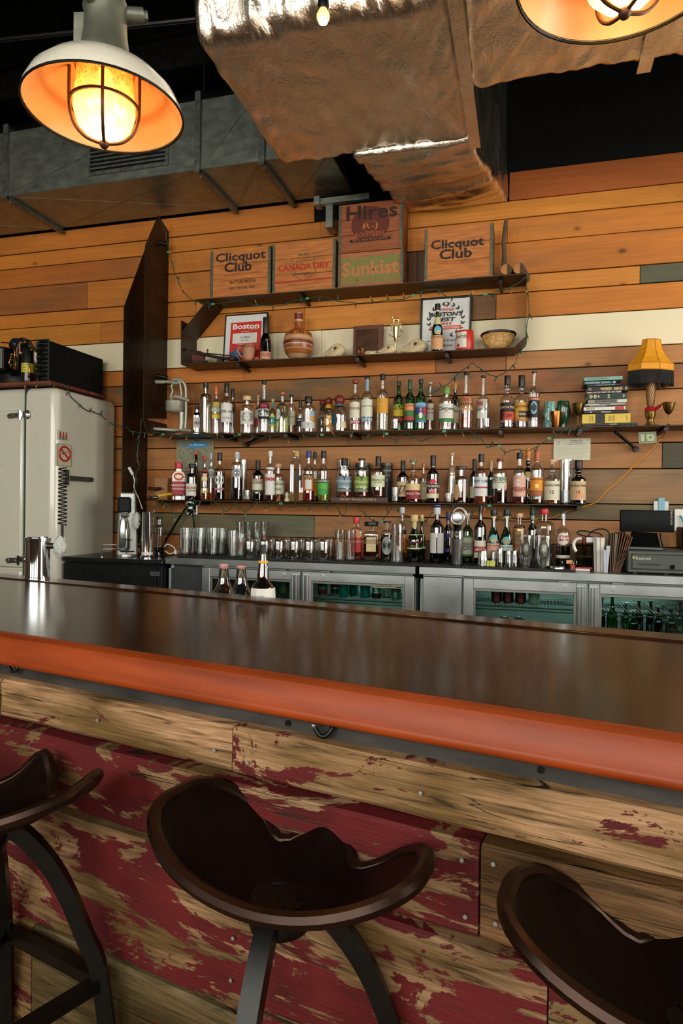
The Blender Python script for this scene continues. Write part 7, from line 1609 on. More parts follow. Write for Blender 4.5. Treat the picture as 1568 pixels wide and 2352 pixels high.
m.build('wire_rail', M_CHROME, t)
# ================================================================== ON THE BACK COUNTER
zc1 = ZC1+.014
for a, b, lab, cc in ((cx_(402), cx_(1057), 'long black rubber bar mat on the left cooler top', 0), (cx_(1060), cx_(1322), 'black rubber bar mat on the right cooler top', 1)):
    t = empty('bar_mat', (a, YC+.03, ZC1+.001), 0, lab, 'mat', 'rubber bar mats')
    MB().box((0, .01, 0), (b-a, .42, .006)).build('mat_sheet', M_RUBBER, t, smooth=0)
    m = MB(); n = int((b-a)/.016)
    for k in range(n): m.box((k*.016, .0, 0), (k*.016+.009, .42, .011))
    m.box((0, -.002, .009), (b-a, .003, .012)); tag(m.build('mat_ribs', M_RUBBER, t, smooth=0), kind='stuff')
# soda machine
def counter_thing(name, px, Y, base, lab, cat, grp=None, rz=None):
    p = W(px, 1280, Y); t = empty(name, (p.x, Y, base), TOWARD(p) if rz is None else rz, lab, cat, grp); return t, depth((p.x, Y, base))/FPX
t, s_ = counter_thing('soda_machine', 292, 4.15, zbk+.001, 'silver soda water machine with black head on the black cooler', 'machine')
hh = W(292, 1132, 4.15).z-zbk
bl = [(-.095, 0), (-.075, hh*.5), (-.050, hh*.86), (-.04, hh*.95), (0, hh*.995), (.06, hh), (.10, hh*.94), (.115, hh*.55), (.125, 0)]
m = MB(); sw = 21*s_
sil = pm('silver_plastic', '#a8aaa6', .3, .6, var=.05, scale=5)
import_m = []
v = []; f = []
prof = [(0, .075), (.25, .075), (.55, .07), (.8, .062), (.93, .05), (1., .02)]
for i, (zq, dpth) in enumerate(prof):
    wq = sw*(1.15-.30*zq); 
    for (xx, yy) in ((-wq, .02), (-wq*.9, -.02+.0), (wq*.9, -.02), (wq, .02), (wq*.95, dpth+.04), (-wq*.95, dpth+.04)): v.append((xx, yy, zq*hh))
n6 = 6
for i in range(len(prof)-1):
    for k in range(6): f.append((i*6+k, i*6+(k+1) % 6, (i+1)*6+(k+1) % 6, (i+1)*6+k))
f += [tuple(range(6)), tuple((len(prof)-1)*6+k for k in range(6))]
bev(m.add(v, f).build('housing', sil, t), .008, 3)
MB().box((-sw*1.05, -.075, hh*.68), (sw*.35, .01, hh*.93), .012).build('black_head', pm('piano_black', '#0a0c0c', .5, spec=.2), t)
MB().box((-sw*.75, -.07, hh*.62), (sw*.1, -.01, hh*.70), .004).build('nozzle_collar', M_CHROME, t)
MB().lathe([(0, 0), (sw*1.02, 0), (sw*1.0, .016), (0, .02)], 28, (0, -.035, 0), sy=.8).build('drip_base', sil, t)
MB().lathe([(0, .02), (sw*.75, .02), (sw*.7, .026), (0, .022)], 24, (0, -.04, .012), sy=.6).build('drip_tray', M_BLKPL, t)
MB().lathe([(sw*.5, .04), (sw*.62, .06), (sw*.62, hh*.42), (sw*.45, hh*.56), (sw*.2, hh*.64)], 24, (-sw*.35, -.03, 0), sy=.6).build('carbonating_sleeve', pm('polished_sleeve', '#b4b8b4', .18, .9), t)
MB().tube([(-sw*.6, -.062, hh*.28), (0, -.072, hh*.262), (sw*.45, -.062, hh*.26)], .003, 6).build('seam_line', M_IRON, t)
# second beer tower on the black cooler
p = W(338, 1275, 4.05); s2_ = depth(p)/FPX
t = empty('beer_tower', (p.x, 4.05, zbk+.001), radians(8), 'slim steel beer tower with plastic-wrapped tap beside the soda machine', 'beer tower')
hh = W(338, 1176, 4.05).z-zbk; R2 = 12.5*s2_
MB().lathe([(0, 0), (R2*1.3, 0), (R2*1.3, .010), (R2*1.05, .016), (R2, .02), (R2, hh*.98), (R2*.9, hh), (0, hh)], 32).build('column', M_CHROME, t)
MB().lathe([(R2*1.03, hh*.07), (R2*1.03, hh*.13)], 24).build('white_band', M_WHITEPL, t)
tap(t, R2, hh*.80, -1, 7, 19, 78*s2_, s2_*.55, (20, 34))
for px, hw, top, lab, kind, gl, liq in ((365.6, 12, 1187.6, 'clear soda bottle with black cap and dark syrup beside the slim beer tower', 'cyl', 'c', ('#141210', 1256)), (327, 6, 1215, 'tiny dark bottle hidden behind the slim beer tower', 'std', 'f', ('#2c1c14', 1230))):
    bottle(px, hw, top, kind, gl, liq, ('#15181a', .06 if hw > 8 else .08, 1.3), [], [], lab, zbk+.001, 4.22 if hw < 8 else 4.2, None, 1272)
simple('white_charger', MB().tube(smooth_path([W(378, 1255, 4.1), W(385, 1250, 4.1), W(398, 1256, 4.1), W(402, 1266, 4.1), W(390, 1272, 4.1), W(380, 1266, 4.1)], 5), .004, 6).box(W(399, 1273, 4.08), W(411, 1263, 4.12), .002), M_WHITEPL, 'white charger cable lying left of the pint glasses', 'cable')
# glasses
GG = 'pint glasses at the left of the counter'
for cx, top, Y, lab in ((427, 1213, 4.10, 'leftmost double stack of pint glasses'), (459, 1213, 4.12, 'second double stack of pint glasses'), (490, 1213, 4.11, 'third double stack of pint glasses'), (443, 1213, 4.22, 'double stack of pint glasses behind the first two'), (475, 1213, 4.22, 'double stack behind the second and third'), (508, 1214, 4.20, 'double stack of pint glasses at the right back'), (516, 1222, 4.32, 'rearmost pint glass by the wall')):
    t = tumbler(cx, 15.5 if 'behind' not in lab else 13.5, top, zc1, Y, lab, 'pint_glass', group=GG, taper=.82, base_px=1275)
    b_ = t.children[0].copy(); b_.location = (0, 0, -.0); COL.objects.link(b_); b_.parent = t; b_.scale = (.93, .93, .62)
tumbler(536, 13, 1219.5, zc1, 4.06, 'pint glass with red printed logo before the upturned tumblers', 'pint_glass', group=GG, taper=.78)
tumbler(553, 12, 1226, zc1, 4.14, 'red-printed pint glass behind the first printed one', 'pint_glass', group=GG, taper=.8, logo=1)
for k, cx in enumerate((553, 572, 590.5, 607)):
    tumbler(cx, 10.3, 1199, zc1, 4.42, 'tall straight glass at the back, %s' % ('leftmost of four', 'second of four from left', 'third of four from left', 'rightmost of four with a red mark')[k], 'highball_glass', group='tall glasses at the back of the counter', taper=.92, logo=1 if k == 3 else None)
def wineglass(cx, hw, top, Y, lab, grp): return tumbler(cx, hw, top, zc1, Y, lab, 'stemless_glass', True, grp, taper=1.12, thick=.0018)
names = ('first', 'second', 'third', 'fourth', 'fifth', 'sixth', 'seventh')
for k, cx in enumerate((573, 606, 640, 675, 709, 742)):
    wineglass(cx, 14.5, 1237, 4.08, 'upturned stemless glass, %s from left in the front row' % names[k], 'upturned stemless glasses')
for k, cx in enumerate((590, 623, 658, 692, 726, 755)):
    wineglass(cx, 14., 1233, 4.22, 'upturned stemless glass, %s from left in the back row' % names[k], 'upturned stemless glasses')
tumbler(781, 12, 1218, zc1, 4.08, 'tall straight glass right of the upturned tumblers', 'highball_glass', taper=.97)
tumbler(806, 12, 1218, zc1, 4.12, 'tall straight glass before the red-capped vermouth', 'highball_glass', taper=.97)
tumbler(913, 13.5, 1204, zc1, 4.06, 'flared glass carafe before the orange label bottle', 'carafe', taper=1.12)
H4 = crop(640, 1140, 4.355); B3 = {'Y': 4.30}; F3 = {'Y': 4.18}
row(H4, [
 (716, 832, 210, 'square', 'c', ('#a83428', 440), ('#c42c2c', 275, 1.25), [(330, 430, '#d8946a', 40, 0, 'o'), (410, 555, '#c02c24', 43)], [('AMARETTO', 450, '#e8c0a0', 1.3)], 'square aperitif bottle with red cap and red label', F3),
 (846, 1000, 255, 'square', 'c', ('#4a1e10', 400), ('#181512', 298, 2.1), [(405, 548, '#c9b98a', 32)], [('DISARONNO', 440, '#6a4c2c', 1.1), ('ORIGINALE', 462, '#8a6c3c', .8)], 'square amaretto bottle with a wide flat black stopper', F3),
 (1020, 1140, 250, 'flask', 'c', ('#3a1c12', 380), ('#17191a', 268, 1.6), [(400, 580, '#8f9592', 52, 0, 'o')], [('GRAND', 470, '#5c605c', 1.), ('ROSSO', 500, '#5c605c', 1.)], 'round-shouldered bottle with an ornate silver oval label', F3),
 (1190, 1278, 110, 'std', 'c', ('#a8481c', 420), ('#b8c4cc', 172, 1.6), [(335, 378, '#1a1c1a', 74), (378, 560, '#d8782c', 74)], [('JULIET', 405, '#f0e0d0', 1.3)], 'slim bottle with an orange label behind the glass carafe', B3),
 (1283, 1428, 185, 'burg', 'g', ('#1c3c14', 300), ('#d8b878', 250, 1.5), [(250, 310, '#cdb87a', 60), (380, 525, '#d6cfa0', 74)], [('MONTENEGRO', 455, '#7a2c1c', 1.6), ('AMARO', 492, '#8a6a3a', .7)], 'bulbous green amaro bottle with gold foil neck, front one of two', F3),
 (1388, 1468, 185, 'burg', 'g', ('#1c3c14', 300), ('#d8b878', 250, 1.5), [(380, 520, '#d0c894', 74)], [('AMARO', 455, '#7a2c1c', 1.2)], 'bulbous green amaro bottle with gold foil neck, rear one of two', B3),
], zc1, G3, 1280)
I4 = crop(960, 1140, 4.355)
row(I4, [
 (120, 256, 90, 'std', 'b', ('#3a120a', 300), ('#ccd0d0', 180, 1.4), [(92, 120, '#2c4a9a', 180), (365, 565, '#cfcdc4', 34, -38), (365, 565, '#c4c2ba', 34, 38)], [], 'brown bottle with white side labels and blue-topped cap', F3),
 (250, 345, 155, 'std', 'd', None, ('#20305c', 240, 1.3), [(370, 410, '#2c3478', 74), (515, 555, '#2c3478', 74), (350, 580, '#d8801c', 22, 55)], [], 'dark green bottle with blue bands behind the shaker tins', B3),
 (436, 548, 170, 'wine', 'g', None, ('#c8c8bc', 220, 1.3), [(390, 410, '#4c8a3c', 74), (410, 575, '#cfcfbc', 74), (575, 595, '#4c8a3c', 74)], [('PERE', 480, '#5a5f50', 1.), ('GIN', 515, '#5a5f50', .8)], 'green bottle with cream and green label right of the shaker tins', {'Y': 4.26}),
 (562, 680, 100, 'wine', 'b', ('#120a08', 330), ('#1c100c', 235, .9), [(440, 500, '#cfc8b4', 74), (500, 560, '#b02c34', 74), (560, 612, '#cfc8b4', 74)], [('ARELO', 530, '#e8d8c8', 1.)], 'tall dark wine bottle with cream and red label', F3),
 (692, 816, 135, 'burg', 'g', ('#123010', 420), ('#15181a', 195, 1.5), [(195, 220, '#d8b894', 120), (380, 465, '#5cb0b0', 34, 0, 'o'), (420, 450, '#d8a05c', 28, 0, 'o'), (468, 620, '#d0a08a', 74)], [('FERNET-BRANCA', 490, '#7a4a3a', 1.5)], 'green bitters bottle with eagle roundel and pink label', F3),
 (820, 946, 135, 'burg', 'g', ('#123010', 420), ('#15181a', 195, 1.5), [(195, 220, '#b8d0c8', 120), (400, 485, '#5cb0b0', 34, 0, 'o'), (440, 470, '#d88a4c', 28, 0, 'o'), (485, 540, '#c8d4c8', 74)], [('BRANCA MENTA', 505, '#3c5c4c', 1.4)], 'green bitters bottle with eagle roundel and pale green label', F3),
 (945, 1078, 172, 'flask', 'c', ('#c49a6c', 300), ('#d8b080', 208, 1.4), [(320, 560, '#c8965c', 74), (365, 460, '#5c3c24', 22, 0, 'o'), (375, 450, '#b08050', 16, 0, 'o')], [('FRANC', 490, '#a8502c', 1.2)], 'bottle with pale stopper and a tan portrait label', B3),
 (1092, 1192, 140, 'wine', 'd', None, ('#17191c', 190, 1.3), [(190, 230, '#8aa89c', 120)], [], 'dark green bottle with black cap behind the jars', B3),
 (1154, 1362, 125, 'flask', 'c', None, ('#c42a2c', 182, 1.0), [], [], 'very large clear bottle with a red cap behind the jar', {'Y': 4.30}),
 (1380, 1520, 155, 'std', 'c', ('#2c1210', 495), ('#2c3430', 172, 1.4), [(360, 485, '#d4c8b4', 55, 0, 'o'), (370, 475, '#e0d8c8', 46, 0, 'o'), (585, 615, '#cfc8b8', 74)], [('SOUTHERN', 400, '#a83030', 1.3), ('COMFORT', 432, '#a83030', 1.2)], 'liqueur bottle with an oval cream label, rightmost on the counter', F3),
], zc1, G3, 1287)
# shaker tins with strainers
t, s_ = counter_thing('cocktail_shaker', 1049, 4.06, zc1, 'stacked steel shaker tins with strainers hooked on top', 'shaker')
zq = lambda py: W(1049, py, 4.06).z-zc1
MB().lathe([(0, 0), (12*s_, 0), (12.4*s_, .004), (14.5*s_, zq(1239)), (14.8*s_, zq(1238)), (14.2*s_, zq(1237))], 32).build('large_tin', M_STAIN, t)
MB().lathe([(13*s_, zq(1240)), (13.2*s_, zq(1225)), (12.2*s_, zq(1206)), (12.5*s_, zq(1205)), (11.8*s_, zq(1204)), (0, zq(1206))], 32).build('small_tin', M_CHROME, t)
m = MB()
for (cx__, cz__, r_, dy) in ((0, 1190, 15, -.02), (4, 1180, 15, .01)):
    m.tube([(cx__*s_+r_*s_*cos(a_), dy, zq(cz__)+r_*s_*sin(a_)) for a_ in np.linspace(0, 2*pi, 31)[:-1]], .0035, 6, closed=True); m.tube([(cx__*s_+r_*.86*s_*cos(a_)+.002*cos(a_*24), dy, zq(cz__)+r_*.86*s_*sin(a_)+.002*sin(a_*24)) for a_ in np.linspace(0, 2*pi, 121)[:-1]], .0018, 4, closed=True)
m.build('strainer_coil', M_STAIN, t)
MB().rod((24*s_, 0, zq(1200)), (33*s_, .0, zq(1168)), .003, 6).rod((26*s_, 0, zq(1202)), (36*s_, .0, zq(1172)), .003, 6).build('bar_tongs', M_CHROME, t)
MB().lathe([(0, 0), (11*s_, .001), (11*s_, .004), (0, .01)], 20, mat=Matrix.Translation((0, -.018, zq(1190))) @ Matrix.Rotation(pi/2, 4, 'X')).build('strainer_cup', M_STAIN, t)
# jars, shot glasses, limes
for cx, hw, top, lab in ((1207, 17, 1229, 'smaller handled glass jar mug upside down, left of the two'), (1247.5, 19, 1230.5, 'larger glass jar mug upside down, right of the two')):
    t = tumbler(cx, hw, top, zc1, 4.05, lab, 'jar_mug', group='jar mugs upside down on the mat', taper=1., ribs=10)
    p = t.location; s_ = depth(p)/FPX; h = W(cx, top, 4.05).z-zc1
    MB().lathe([(hw*.80*s_, 0), (hw*.80*s_, h*.16), (hw*s_, h*.24)], 24).build('jar_neck', thin_glass('threaded_glass', (.75, .8, .75), .5, .2), t)
    m = MB()
    for k in range(4): m.tube([(hw*.83*s_*cos(a_), hw*.83*s_*sin(a_), h*(.03+.035*k)) for a_ in np.linspace(0, 2*pi, 25)[:-1]], .0016, 5, closed=True)
    m.build('glass_thread', GLASSF, t)
    MB().ball((0, 0, h*.55), .55*hw*s_, 14, sz=2).build('crinkled_lining', pm('crinkled_clear', '#b8bab0', .15, .6, var=.4, scale=120, bump=1.), t)
for cx, hw, top, lab, fl in ((1109, 13.5, 1260, 'ribbed rocks glass upside down left of the limes', None), (1148, 9.5, 1256, 'small ribbed glass behind the limes', None), (1167, 8, 1262, 'small shot glass in the middle of the little group', ('#5c7a34', .3)), (1181, 8.5, 1262, 'small ribbed shot glass right of the little group', None), (1133, 9, 1264, 'small glass just behind the lime wedges', None)):
    tumbler(cx, hw, top, zc1, 4.02 if cx != 1133 else 4.1, lab, 'shot_glass', True, 'little glasses on the counter', fl, taper=.8, ribs=8)
for k, (cx, cz, lab) in enumerate(((1120, 1290, 'yellow green lime wedge standing at the left'), (1130, 1288, 'yellow green lime block lying at the right'))):
    p = W(cx, 1291, 3.995); t = empty('lime_wedge', (p.x, 3.995, zc1), 0, lab, 'lime', 'cut limes on the counter mat')
    w_ = .008 if k == 0 else .016; MB().box((-w_, -.008, 0), (w_, .012, .034), .003).build('flesh', flat('#b8bc4c', .4), t, smooth=0); MB().box((-w_-.0015, -.006, .002), (-w_, .012, .034)).build('peel', flat('#5c7a24', .4), t, smooth=0)
t, s_ = counter_thing('metal_disc', 1280, 4.0, zc1, 'flat silver jar lid lying before the last liqueur bottle', 'lid'); MB().lathe([(0, .012), (15*s_, .013), (16*s_, .010), (16*s_, .001), (15*s_, 0)], 32).build('lid_body', M_STAIN, t)
t, s_ = counter_thing('cork_stopper', 1315, 4.06, ZC1, 'corkscrew cork with a shiny ring beside the folders', 'cork'); MB().rod((-.035, 0, .05), (.0, 0, .05), .013, 12).build('cork_body', M_CORK, t); MB().tube([(.012+.010*cos(a_), -.012, .05+.010*sin(a_)) for a_ in np.linspace(0, 2*pi, 17)[:-1]], .004, 6, closed=True).build('ring', M_CHROME, t); MB().box((-.012, -.005, 0), (.012, .01, .037), .002).build('foot', flat('#a8402c'), t, smooth=0)
# acrylic holder with folders, papers
zc = ZC1+.001
j = lambda X_, Y_, Y=4.05: W(1240+X_/4.78, 1140+Y_/4.78, Y)
def slab(name, X0, X1, Xb0, Xb1, y0, dp, Y, mat, lab, cat, grp=None, part='sheet'):
    """upright sheet pack: top from X0..X1, foot from Xb0..Xb1"""
    a = j(Xb0, 800, Y).x; b = j(Xb1, 800, Y).x; c = j(X0, 800, Y).x; d = j(X1, 800, Y).x; h = j((X0+X1)/2, y0, Y).z-zc
    t = empty(name, ((a+b)/2, Y, zc), 0, lab, cat, grp); m_ = (a+b)/2
    v = [(a-m_, 0, 0), (b-m_, 0, 0), (b-m_, dp, 0), (a-m_, dp, 0), (c-m_, 0, h), (d-m_, 0, h), (d-m_, dp, h), (c-m_, dp, h)]
    MB().add(v, [(0, 3, 2, 1), (4, 5, 6, 7), (0, 1, 5, 4), (1, 2, 6, 5), (2, 3, 7, 6), (3, 0, 4, 7)]).build(part, mat, t, smooth=0); return t, h
GP = 'menus and papers on the counter'
slab('paper_stack', 575, 608, 595, 622, 450, .16, 4.07, pm('grey_folder', '#b0ada0', .6), 'grey paper folder at the left of the paper pack', 'paper', GP)
slab('paper_stack', 612, 650, 625, 660, 452, .16, 4.05, pm('white_sheets', '#cfcfca', .7), 'white paper pack with one orange sheet edge', 'paper', GP)
slab('paper_stack', 652, 657, 661, 665, 448, .15, 4.05, flat('#c87a2c'), 'orange sheet between the white papers', 'paper', GP)
slab('paper_stack', 659, 704, 667, 690, 455, .15, 4.05, pm('white_sheets', '#cfcfca'), 'white paper pack right of the orange sheet', 'paper', GP)
slab('paper_stack', 690, 722, 700, 722, 590, .10, 4.02, pm('blueish_sheets', '#b4b8c4', .7), 'low stack of folded bluish papers', 'paper', GP)
slab('paper_stack', 724, 765, 724, 742, 545, .10, 4.03, pm('blueish_sheets', '#b4b8c4'), 'curled bluish papers beside the clipboards', 'paper', GP)
M_CLIP = pm('brown_clipboard', '#6a4426', .55, var=.2)
for k, (X0, X1, Xb0, Xb1, y0, nm) in enumerate(((770, 778, 765, 775, 408, 'leftmost'), (795, 803, 785, 793, 410, 'second'), (815, 850, 800, 806, 412, 'third, showing its grey face'), (865, 873, 808, 816, 405, 'fourth'), (900, 908, 822, 830, 402, 'fifth'), (935, 944, 832, 840, 392, 'tallest'), (960, 968, 845, 853, 425, 'seventh'), (982, 990, 856, 864, 432, 'eighth'), (1003, 1012, 868, 878, 445, 'rightmost and most tilted'))):
    slab('clipboard', X0, X1, Xb0, Xb1, y0, .20, 4.05+.002*k, M_CLIP if k != 2 else pm('grey_board', '#5c5644', .6), 'brown menu clipboard standing in a fan, '+nm, 'clipboard', 'menu clipboards on the counter', 'board')
t, h = slab('grey_folder', 712, 775, 735, 768, 398, .004, 4.16, pm('grey_folder2', '#7c7a6c', .6), 'grey folder standing behind the curled papers', 'folder')
a, b = j(400, 800), j(575, 800)
t = empty('acrylic_holder', ((a.x+b.x)/2, 4.06, zc), 0, 'clear acrylic holder on a red-edged white base with small tools', 'holder')
w = b.x-a.x; h = j(480, 515).z-zc
MB().box((-w/2, 0, .022), (w/2, .004, h)).box((-w/2, 0, .022), (-w/2+.003, .10, h)).box((w/2-.003, 0, .022), (w/2, .10, h)).build('clear_walls', GLASSF, t, smooth=0)
MB().box((-w/2-.008, -.012, 0), (w*.35, .11, .014), .004).build('white_base', M_WHITEPL, t, smooth=0); MB().box((-w/2-.006, -.010, .014), (w/2, .10, .022), .003).build('red_edge', flat('#b8242c', .4), t, smooth=0)
MB().tube([(-w*.2, .03, .03), (w*.12, .04, h*.75)], .008, 8).build('steel_tool', M_CHROME, t); MB().rod((.0, .05, h*.5), (.0, .05, h*1.18), .011, 10).build('red_handle', flat('#7c2c1c', .4), t)
MB().box((w*.05, .03, .03), (w*.45, .05, h*.5), .003).build('dark_case', M_BLKPL, t, smooth=0)
a = j(365, 500); simple('white_hook_handle', MB().tube(smooth_path([j(455, 462), j(400, 470), j(370, 510), j(372, 560), j(395, 605)], 5), .009, 8), M_WHITEPL, 'white curved plastic handle left of the acrylic holder', 'handle')
p0, p1 = j(500, 505, 4.1), j(580, 450, 4.1); simple('white_adapter', MB().box((p0.x, 4.08, p0.z), (p1.x, 4.13, p1.z), .004), M_WHITEPL, 'white plug adapter on top of the acrylic holder', 'adapter', smooth=0)
cable('black_cable', [(1240+c_[0]/4.78, 1140+c_[1]/4.78) for c_ in ((580, 450), (520, 440), (440, 425), (405, 400), (440, 380), (520, 385), (600, 400), (650, 410), (685, 440))], 4.14, .0045, M_BLKPL, 'black cable loop lying over the left of the papers')
cable('black_cable', [(1240+c_[0]/4.78, 1140+c_[1]/4.78) for c_ in ((530, 450), (550, 400), (620, 365), (700, 362), (740, 380), (755, 402))], 4.16, .0045, M_BLKPL, 'black cable arching over the papers to the clipboards')
# cash drawer and point of sale screen
a, b = j(962, 800, 4.0), 1.62
t = empty('cash_drawer', (a.x, 4.0, zc), 0, 'grey metal cash drawer with a round lock', 'cash drawer')
wd = b-a.x; hd = j(1200, 605, 4.0).z-zc
MB().box((0, .004, .008), (wd, .46, hd), .004).build('drawer_case', flat('#4a4e48', .5, .2), t, smooth=0)
MB().box((.022, -.002, .03), (wd-.02, .006, hd-.018), .002).build('drawer_front', flat('#42463f', .5, .2), t, smooth=0)
m = MB().box((.018, -.0028, .026), (wd-.016, -.0005, .030)).box((.018, -.0028, hd-.018), (wd-.016, -.0005, hd-.014)).box((.018, -.0028, .026), (.022, -.0005, hd-.014)); m.build('front_groove', flat('#0c0e0c'), t, smooth=0)
s4 = depth(a)/FPX/4.78
m = MB().box((98*s4, -.004, .052), (322*s4, -.001, .059)).box((560*s4, -.004, .046), (wd-.06, -.001, .053)); m.build('cheque_slot', flat('#0c0e0c'), t, smooth=0)
MB().rod((443*s4, .0, hd*.36), (443*s4, -.008, hd*.36), .0135, 20).build('lock', M_CHROME, t)
text_on(MB(), 'Breadcrumb', 155*s4, hd*.70, 150*s4, .017, y=-.0032, off=.012).build('lettering', flat('#b4b8ac'), t, smooth=0)
MB().box((45*s4, -.0035, hd*.66), (68*s4, -.002, hd*.77)).build('logo_mark', flat('#b0a03c'), t, smooth=0)
for x_ in (.03, .19, wd-.05): MB().box((x_, .02, 0), (x_+.02, .05, .008)).build('foot', M_BLKPL, t, smooth=0)
p = j(1150, 600, 4.2); zd = zc+hd+.001
t = empty('till_screen', (p.x, 4.2, zd), radians(-4), 'black point-of-sale touch screen seen from behind on a tapered stand', 'screen')
zj = lambda Y_: j(1150, Y_, 4.2).z-zd; xj = lambda X_: j(X_, 300, 4.2).x-p.x
bev(MB().box((xj(875), -.02, zj(390)), (xj(1465), .02, zj(152))).build('screen_housing', pm('matte_black_screen', '#090b0a', .5, spec=.15), t, smooth=0), .006, 2)
MB().add([(xj(1010), .0, zj(392)), (xj(1285), .0, zj(400)), (xj(1330), .04, .02), (xj(975), .04, .02), (xj(1010), .03, zj(392)), (xj(1285), .03, zj(400)), (xj(1330), .10, .02), (xj(975), .10, .02)], [(0, 1, 2, 3), (4, 7, 6, 5), (0, 4, 5, 1), (1, 5, 6, 2), (2, 6, 7, 3), (3, 7, 4, 0)]).build('stand', pm('matte_black_screen', '#0a0c0b'), t, smooth=0)
MB().box((xj(970), -.08, 0), (xj(1335), .16, .018), .003).build('stand_base', flat('#16181a', .35), t, smooth=0)
MB().box((xj(965), -.082, .006), (xj(1335), -.079, .012)).build('base_trim', flat('#5c6464', .35, .5), t, smooth=0)
tt = MB(); text_on(tt, 'Breadcrumb', 0, 0, .085, .014, y=0, off=.01); tt.v = [(xj(1435)+v_[2], -.0212, zj(228)-v_[0]) for v_ in tt.v]; tt.build('lettering', flat('#8c9088'), t, smooth=0)
MB().box((xj(1420), -.0214, zj(180)), (xj(1442), -.0204, zj(168))).build('logo_mark', flat('#b8602c'), t, smooth=0)
MB().tube(smooth_path([(xj(1340), .08, zj(400)), (xj(1350), .08, zj(480)), (xj(1375), .06, .0)], 4), .006, 6).build('screen_cable', M_BLKPL, t)
p = j(1555, 600, 4.3); t = empty('receipt_printer', (p.x+.02, 4.3, zd), 0, 'dark receipt printer at the far right edge', 'printer')
MB().box((-.02, 0, 0), (.14, .16, .13), .006).build('printer_case', M_BLKPL, t, smooth=0); MB().box((-.01, -.003, .04), (.13, 0, .09)).build('printer_face', flat('#8c9494', .4, .3), t, smooth=0)
MB().tube(smooth_path([(.05, .02, .13), (.03, .02, .20), (.0, .03, .26)], 4), .006, 6).build('printer_cable', M_BLKPL, t)
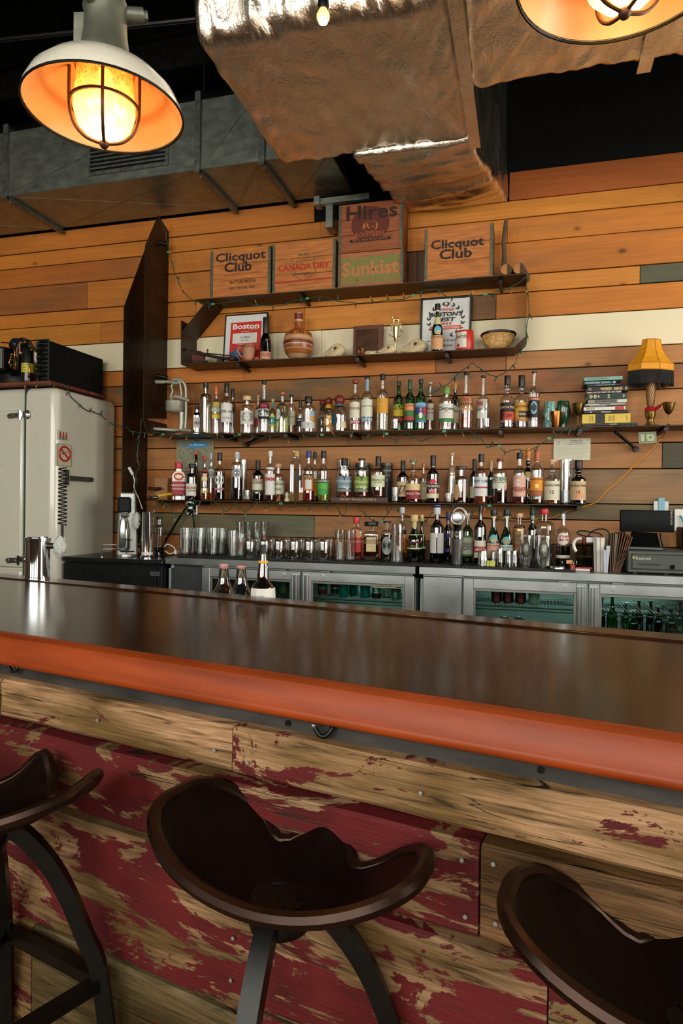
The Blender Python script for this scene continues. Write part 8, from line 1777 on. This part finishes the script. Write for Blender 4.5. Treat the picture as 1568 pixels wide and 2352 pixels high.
# ================================================================== THREE BOTTLES ON THE RAIL BEHIND THE BAR
for px, hw, top, lab, kind in ((513, 31, 1295, 'bottle with pink cap and black neck label behind the bar, leftmost of three', 0), (553, 31, 1299, 'bottle with pink cap and black neck label behind the bar, middle of three', 0), (603, 28, 1250, 'dark red bottle with yellow neck ring wrapped in a paper collar', 1)):
    p = Bp(px, 1390, -(NB+.068)); s_ = depth(p)/FPX; h = (p.z+ (1390-top)*s_)-zr; r = hw*s_
    t = empty('bottle', (p.x, p.y, zr+.001), TOWARD(p), lab, 'bottle', 'bottles on the rail behind the bar')
    zt_ = lambda py: p.z+(1390-py)*s_-zr
    if kind == 0:
        P = [(0, 0), (r*.95, 0), (r, .006), (r, zt_(1378)), (r*.88, zt_(1365)), (r*.62, zt_(1352)), (r*.45, zt_(1338)), (r*.36, zt_(1322)), (r*.30, zt_(1308)), (r*.29, zt_(1300)), (0, zt_(1300))]
        MB().lathe(P, 28).build('glass', GLASS, t)
        MB().lathe([(r*.40, zt_(1331)), (r*.37, zt_(1320)), (r*.325, zt_(1307))], 24).build('neck_label', flat('#14140f', .4), t)
        MB().tube([(r*.40*sin(a_*.35)*1., -r*.40*cos(a_*.3), zt_(1318)+.010*cos(a_*2)) for a_ in np.linspace(-1.4, 1.4, 9)], .0012, 4).build('gold_print', flat('#b08a34', .4, .5), t)
        MB().lathe([(r*.31, zt_(1306)), (r*.33, zt_(1305)), (r*.34, zt_(top+2)), (r*.30, zt_(top)), (0, zt_(top))], 24).build('pink_cap', pm('pink_plastic_cap', '#b88078', .35, var=.2, scale=90), t)
    else:
        P = [(0, 0), (r*.9, 0), (r*.95, .006), (r*.95, zt_(1375)), (r*.85, zt_(1345)), (r*.52, zt_(1335)), (r*.46, zt_(1310)), (r*.36, zt_(1292)), (r*.30, zt_(1284)), (r*.24, zt_(1270)), (r*.23, zt_(1252)), (0, zt_(1252))]
        MB().lathe(P, 28).build('glass', thin_glass('ruby_glass', (.30, .04, .02), .3), t)
        MB().lathe([(r*.40, zt_(1294)), (r*.415, zt_(1291)), (r*.40, zt_(1288))], 24).build('yellow_ring', flat('#d8a02c', .4), t)
        MB().lathe([(r*.27, zt_(1287)), (r*.25, zt_(1270)), (r*.25, zt_(1252)), (0, zt_(1252))], 20).build('dark_spout', flat('#14100e', .3), t)
        MB().lathe([(r*1.02, zt_(1395)), (r*1.04, zt_(1372)), (r*1.0, zt_(1350))], 9).build('paper_collar', pm('crumpled_paper', '#d4d0c8', .7, var=.05, bump=.4, scale=30), t, smooth=0)
        m = MB(); fn = lambda q_: (r*1.03*cos(-pi/2+q_[0]/r), r*1.03*sin(-pi/2+q_[0]/r), q_[2]); m.tube([fn((r*.16*cos(a_)-.003, 0, zt_(1370)+r*.16*sin(a_))) for a_ in np.linspace(0, 2*pi, 19)[:-1]], .0005, 4, closed=True); m.build('stamp', flat('#5c6068'), t)
        MB().add([(r*.44*cos(a_), r*.44*sin(a_), zq_) for a_ in (-.9, -.55) for zq_ in (zt_(1332), zt_(1300))], [(0, 2, 3, 1)]).build('white_tape', M_WHITEPL, t)

# ================================================================== nothing round may run into its neighbour: ease apart along the line of sight
LIM = {}
for z_, y0_, y1_ in ((SH1, Y1, D), (SH2, Y1, D), (zc1, YC+.03, D)): LIM[round(z_, 3)] = (y0_, y1_)
for it in range(60):
    moved = 0
    for i in range(len(ROUND)):
        for j_ in range(i+1, len(ROUND)):
            A_, B2_ = ROUND[i], ROUND[j_]
            if abs(A_[2]-B2_[2]) > .05: continue
            d_ = (A_[0].location-B2_[0].location); d_.z = 0; gap = A_[1]+B2_[1]+.0015-d_.length
            if gap <= 0: continue
            moved += 1
            far, near = (A_, B2_) if A_[0].location.y > B2_[0].location.y else (B2_, A_)
            lo_, hi_ = LIM.get(round(far[2], 3), LIM.get(round(near[2], 3), (3.9, D)))
            for T_, sg in ((far, 1), (near, -1)):
                L_ = T_[0].location; k_ = 1+sg*gap*.35/L_.y; ny_ = L_.y*k_
                if sg > 0 and ny_+T_[1] > hi_-.004: continue
                if sg < 0 and ny_-T_[1] < lo_+.002: continue
                L_.x *= k_; L_.y = ny_
    if not moved: break
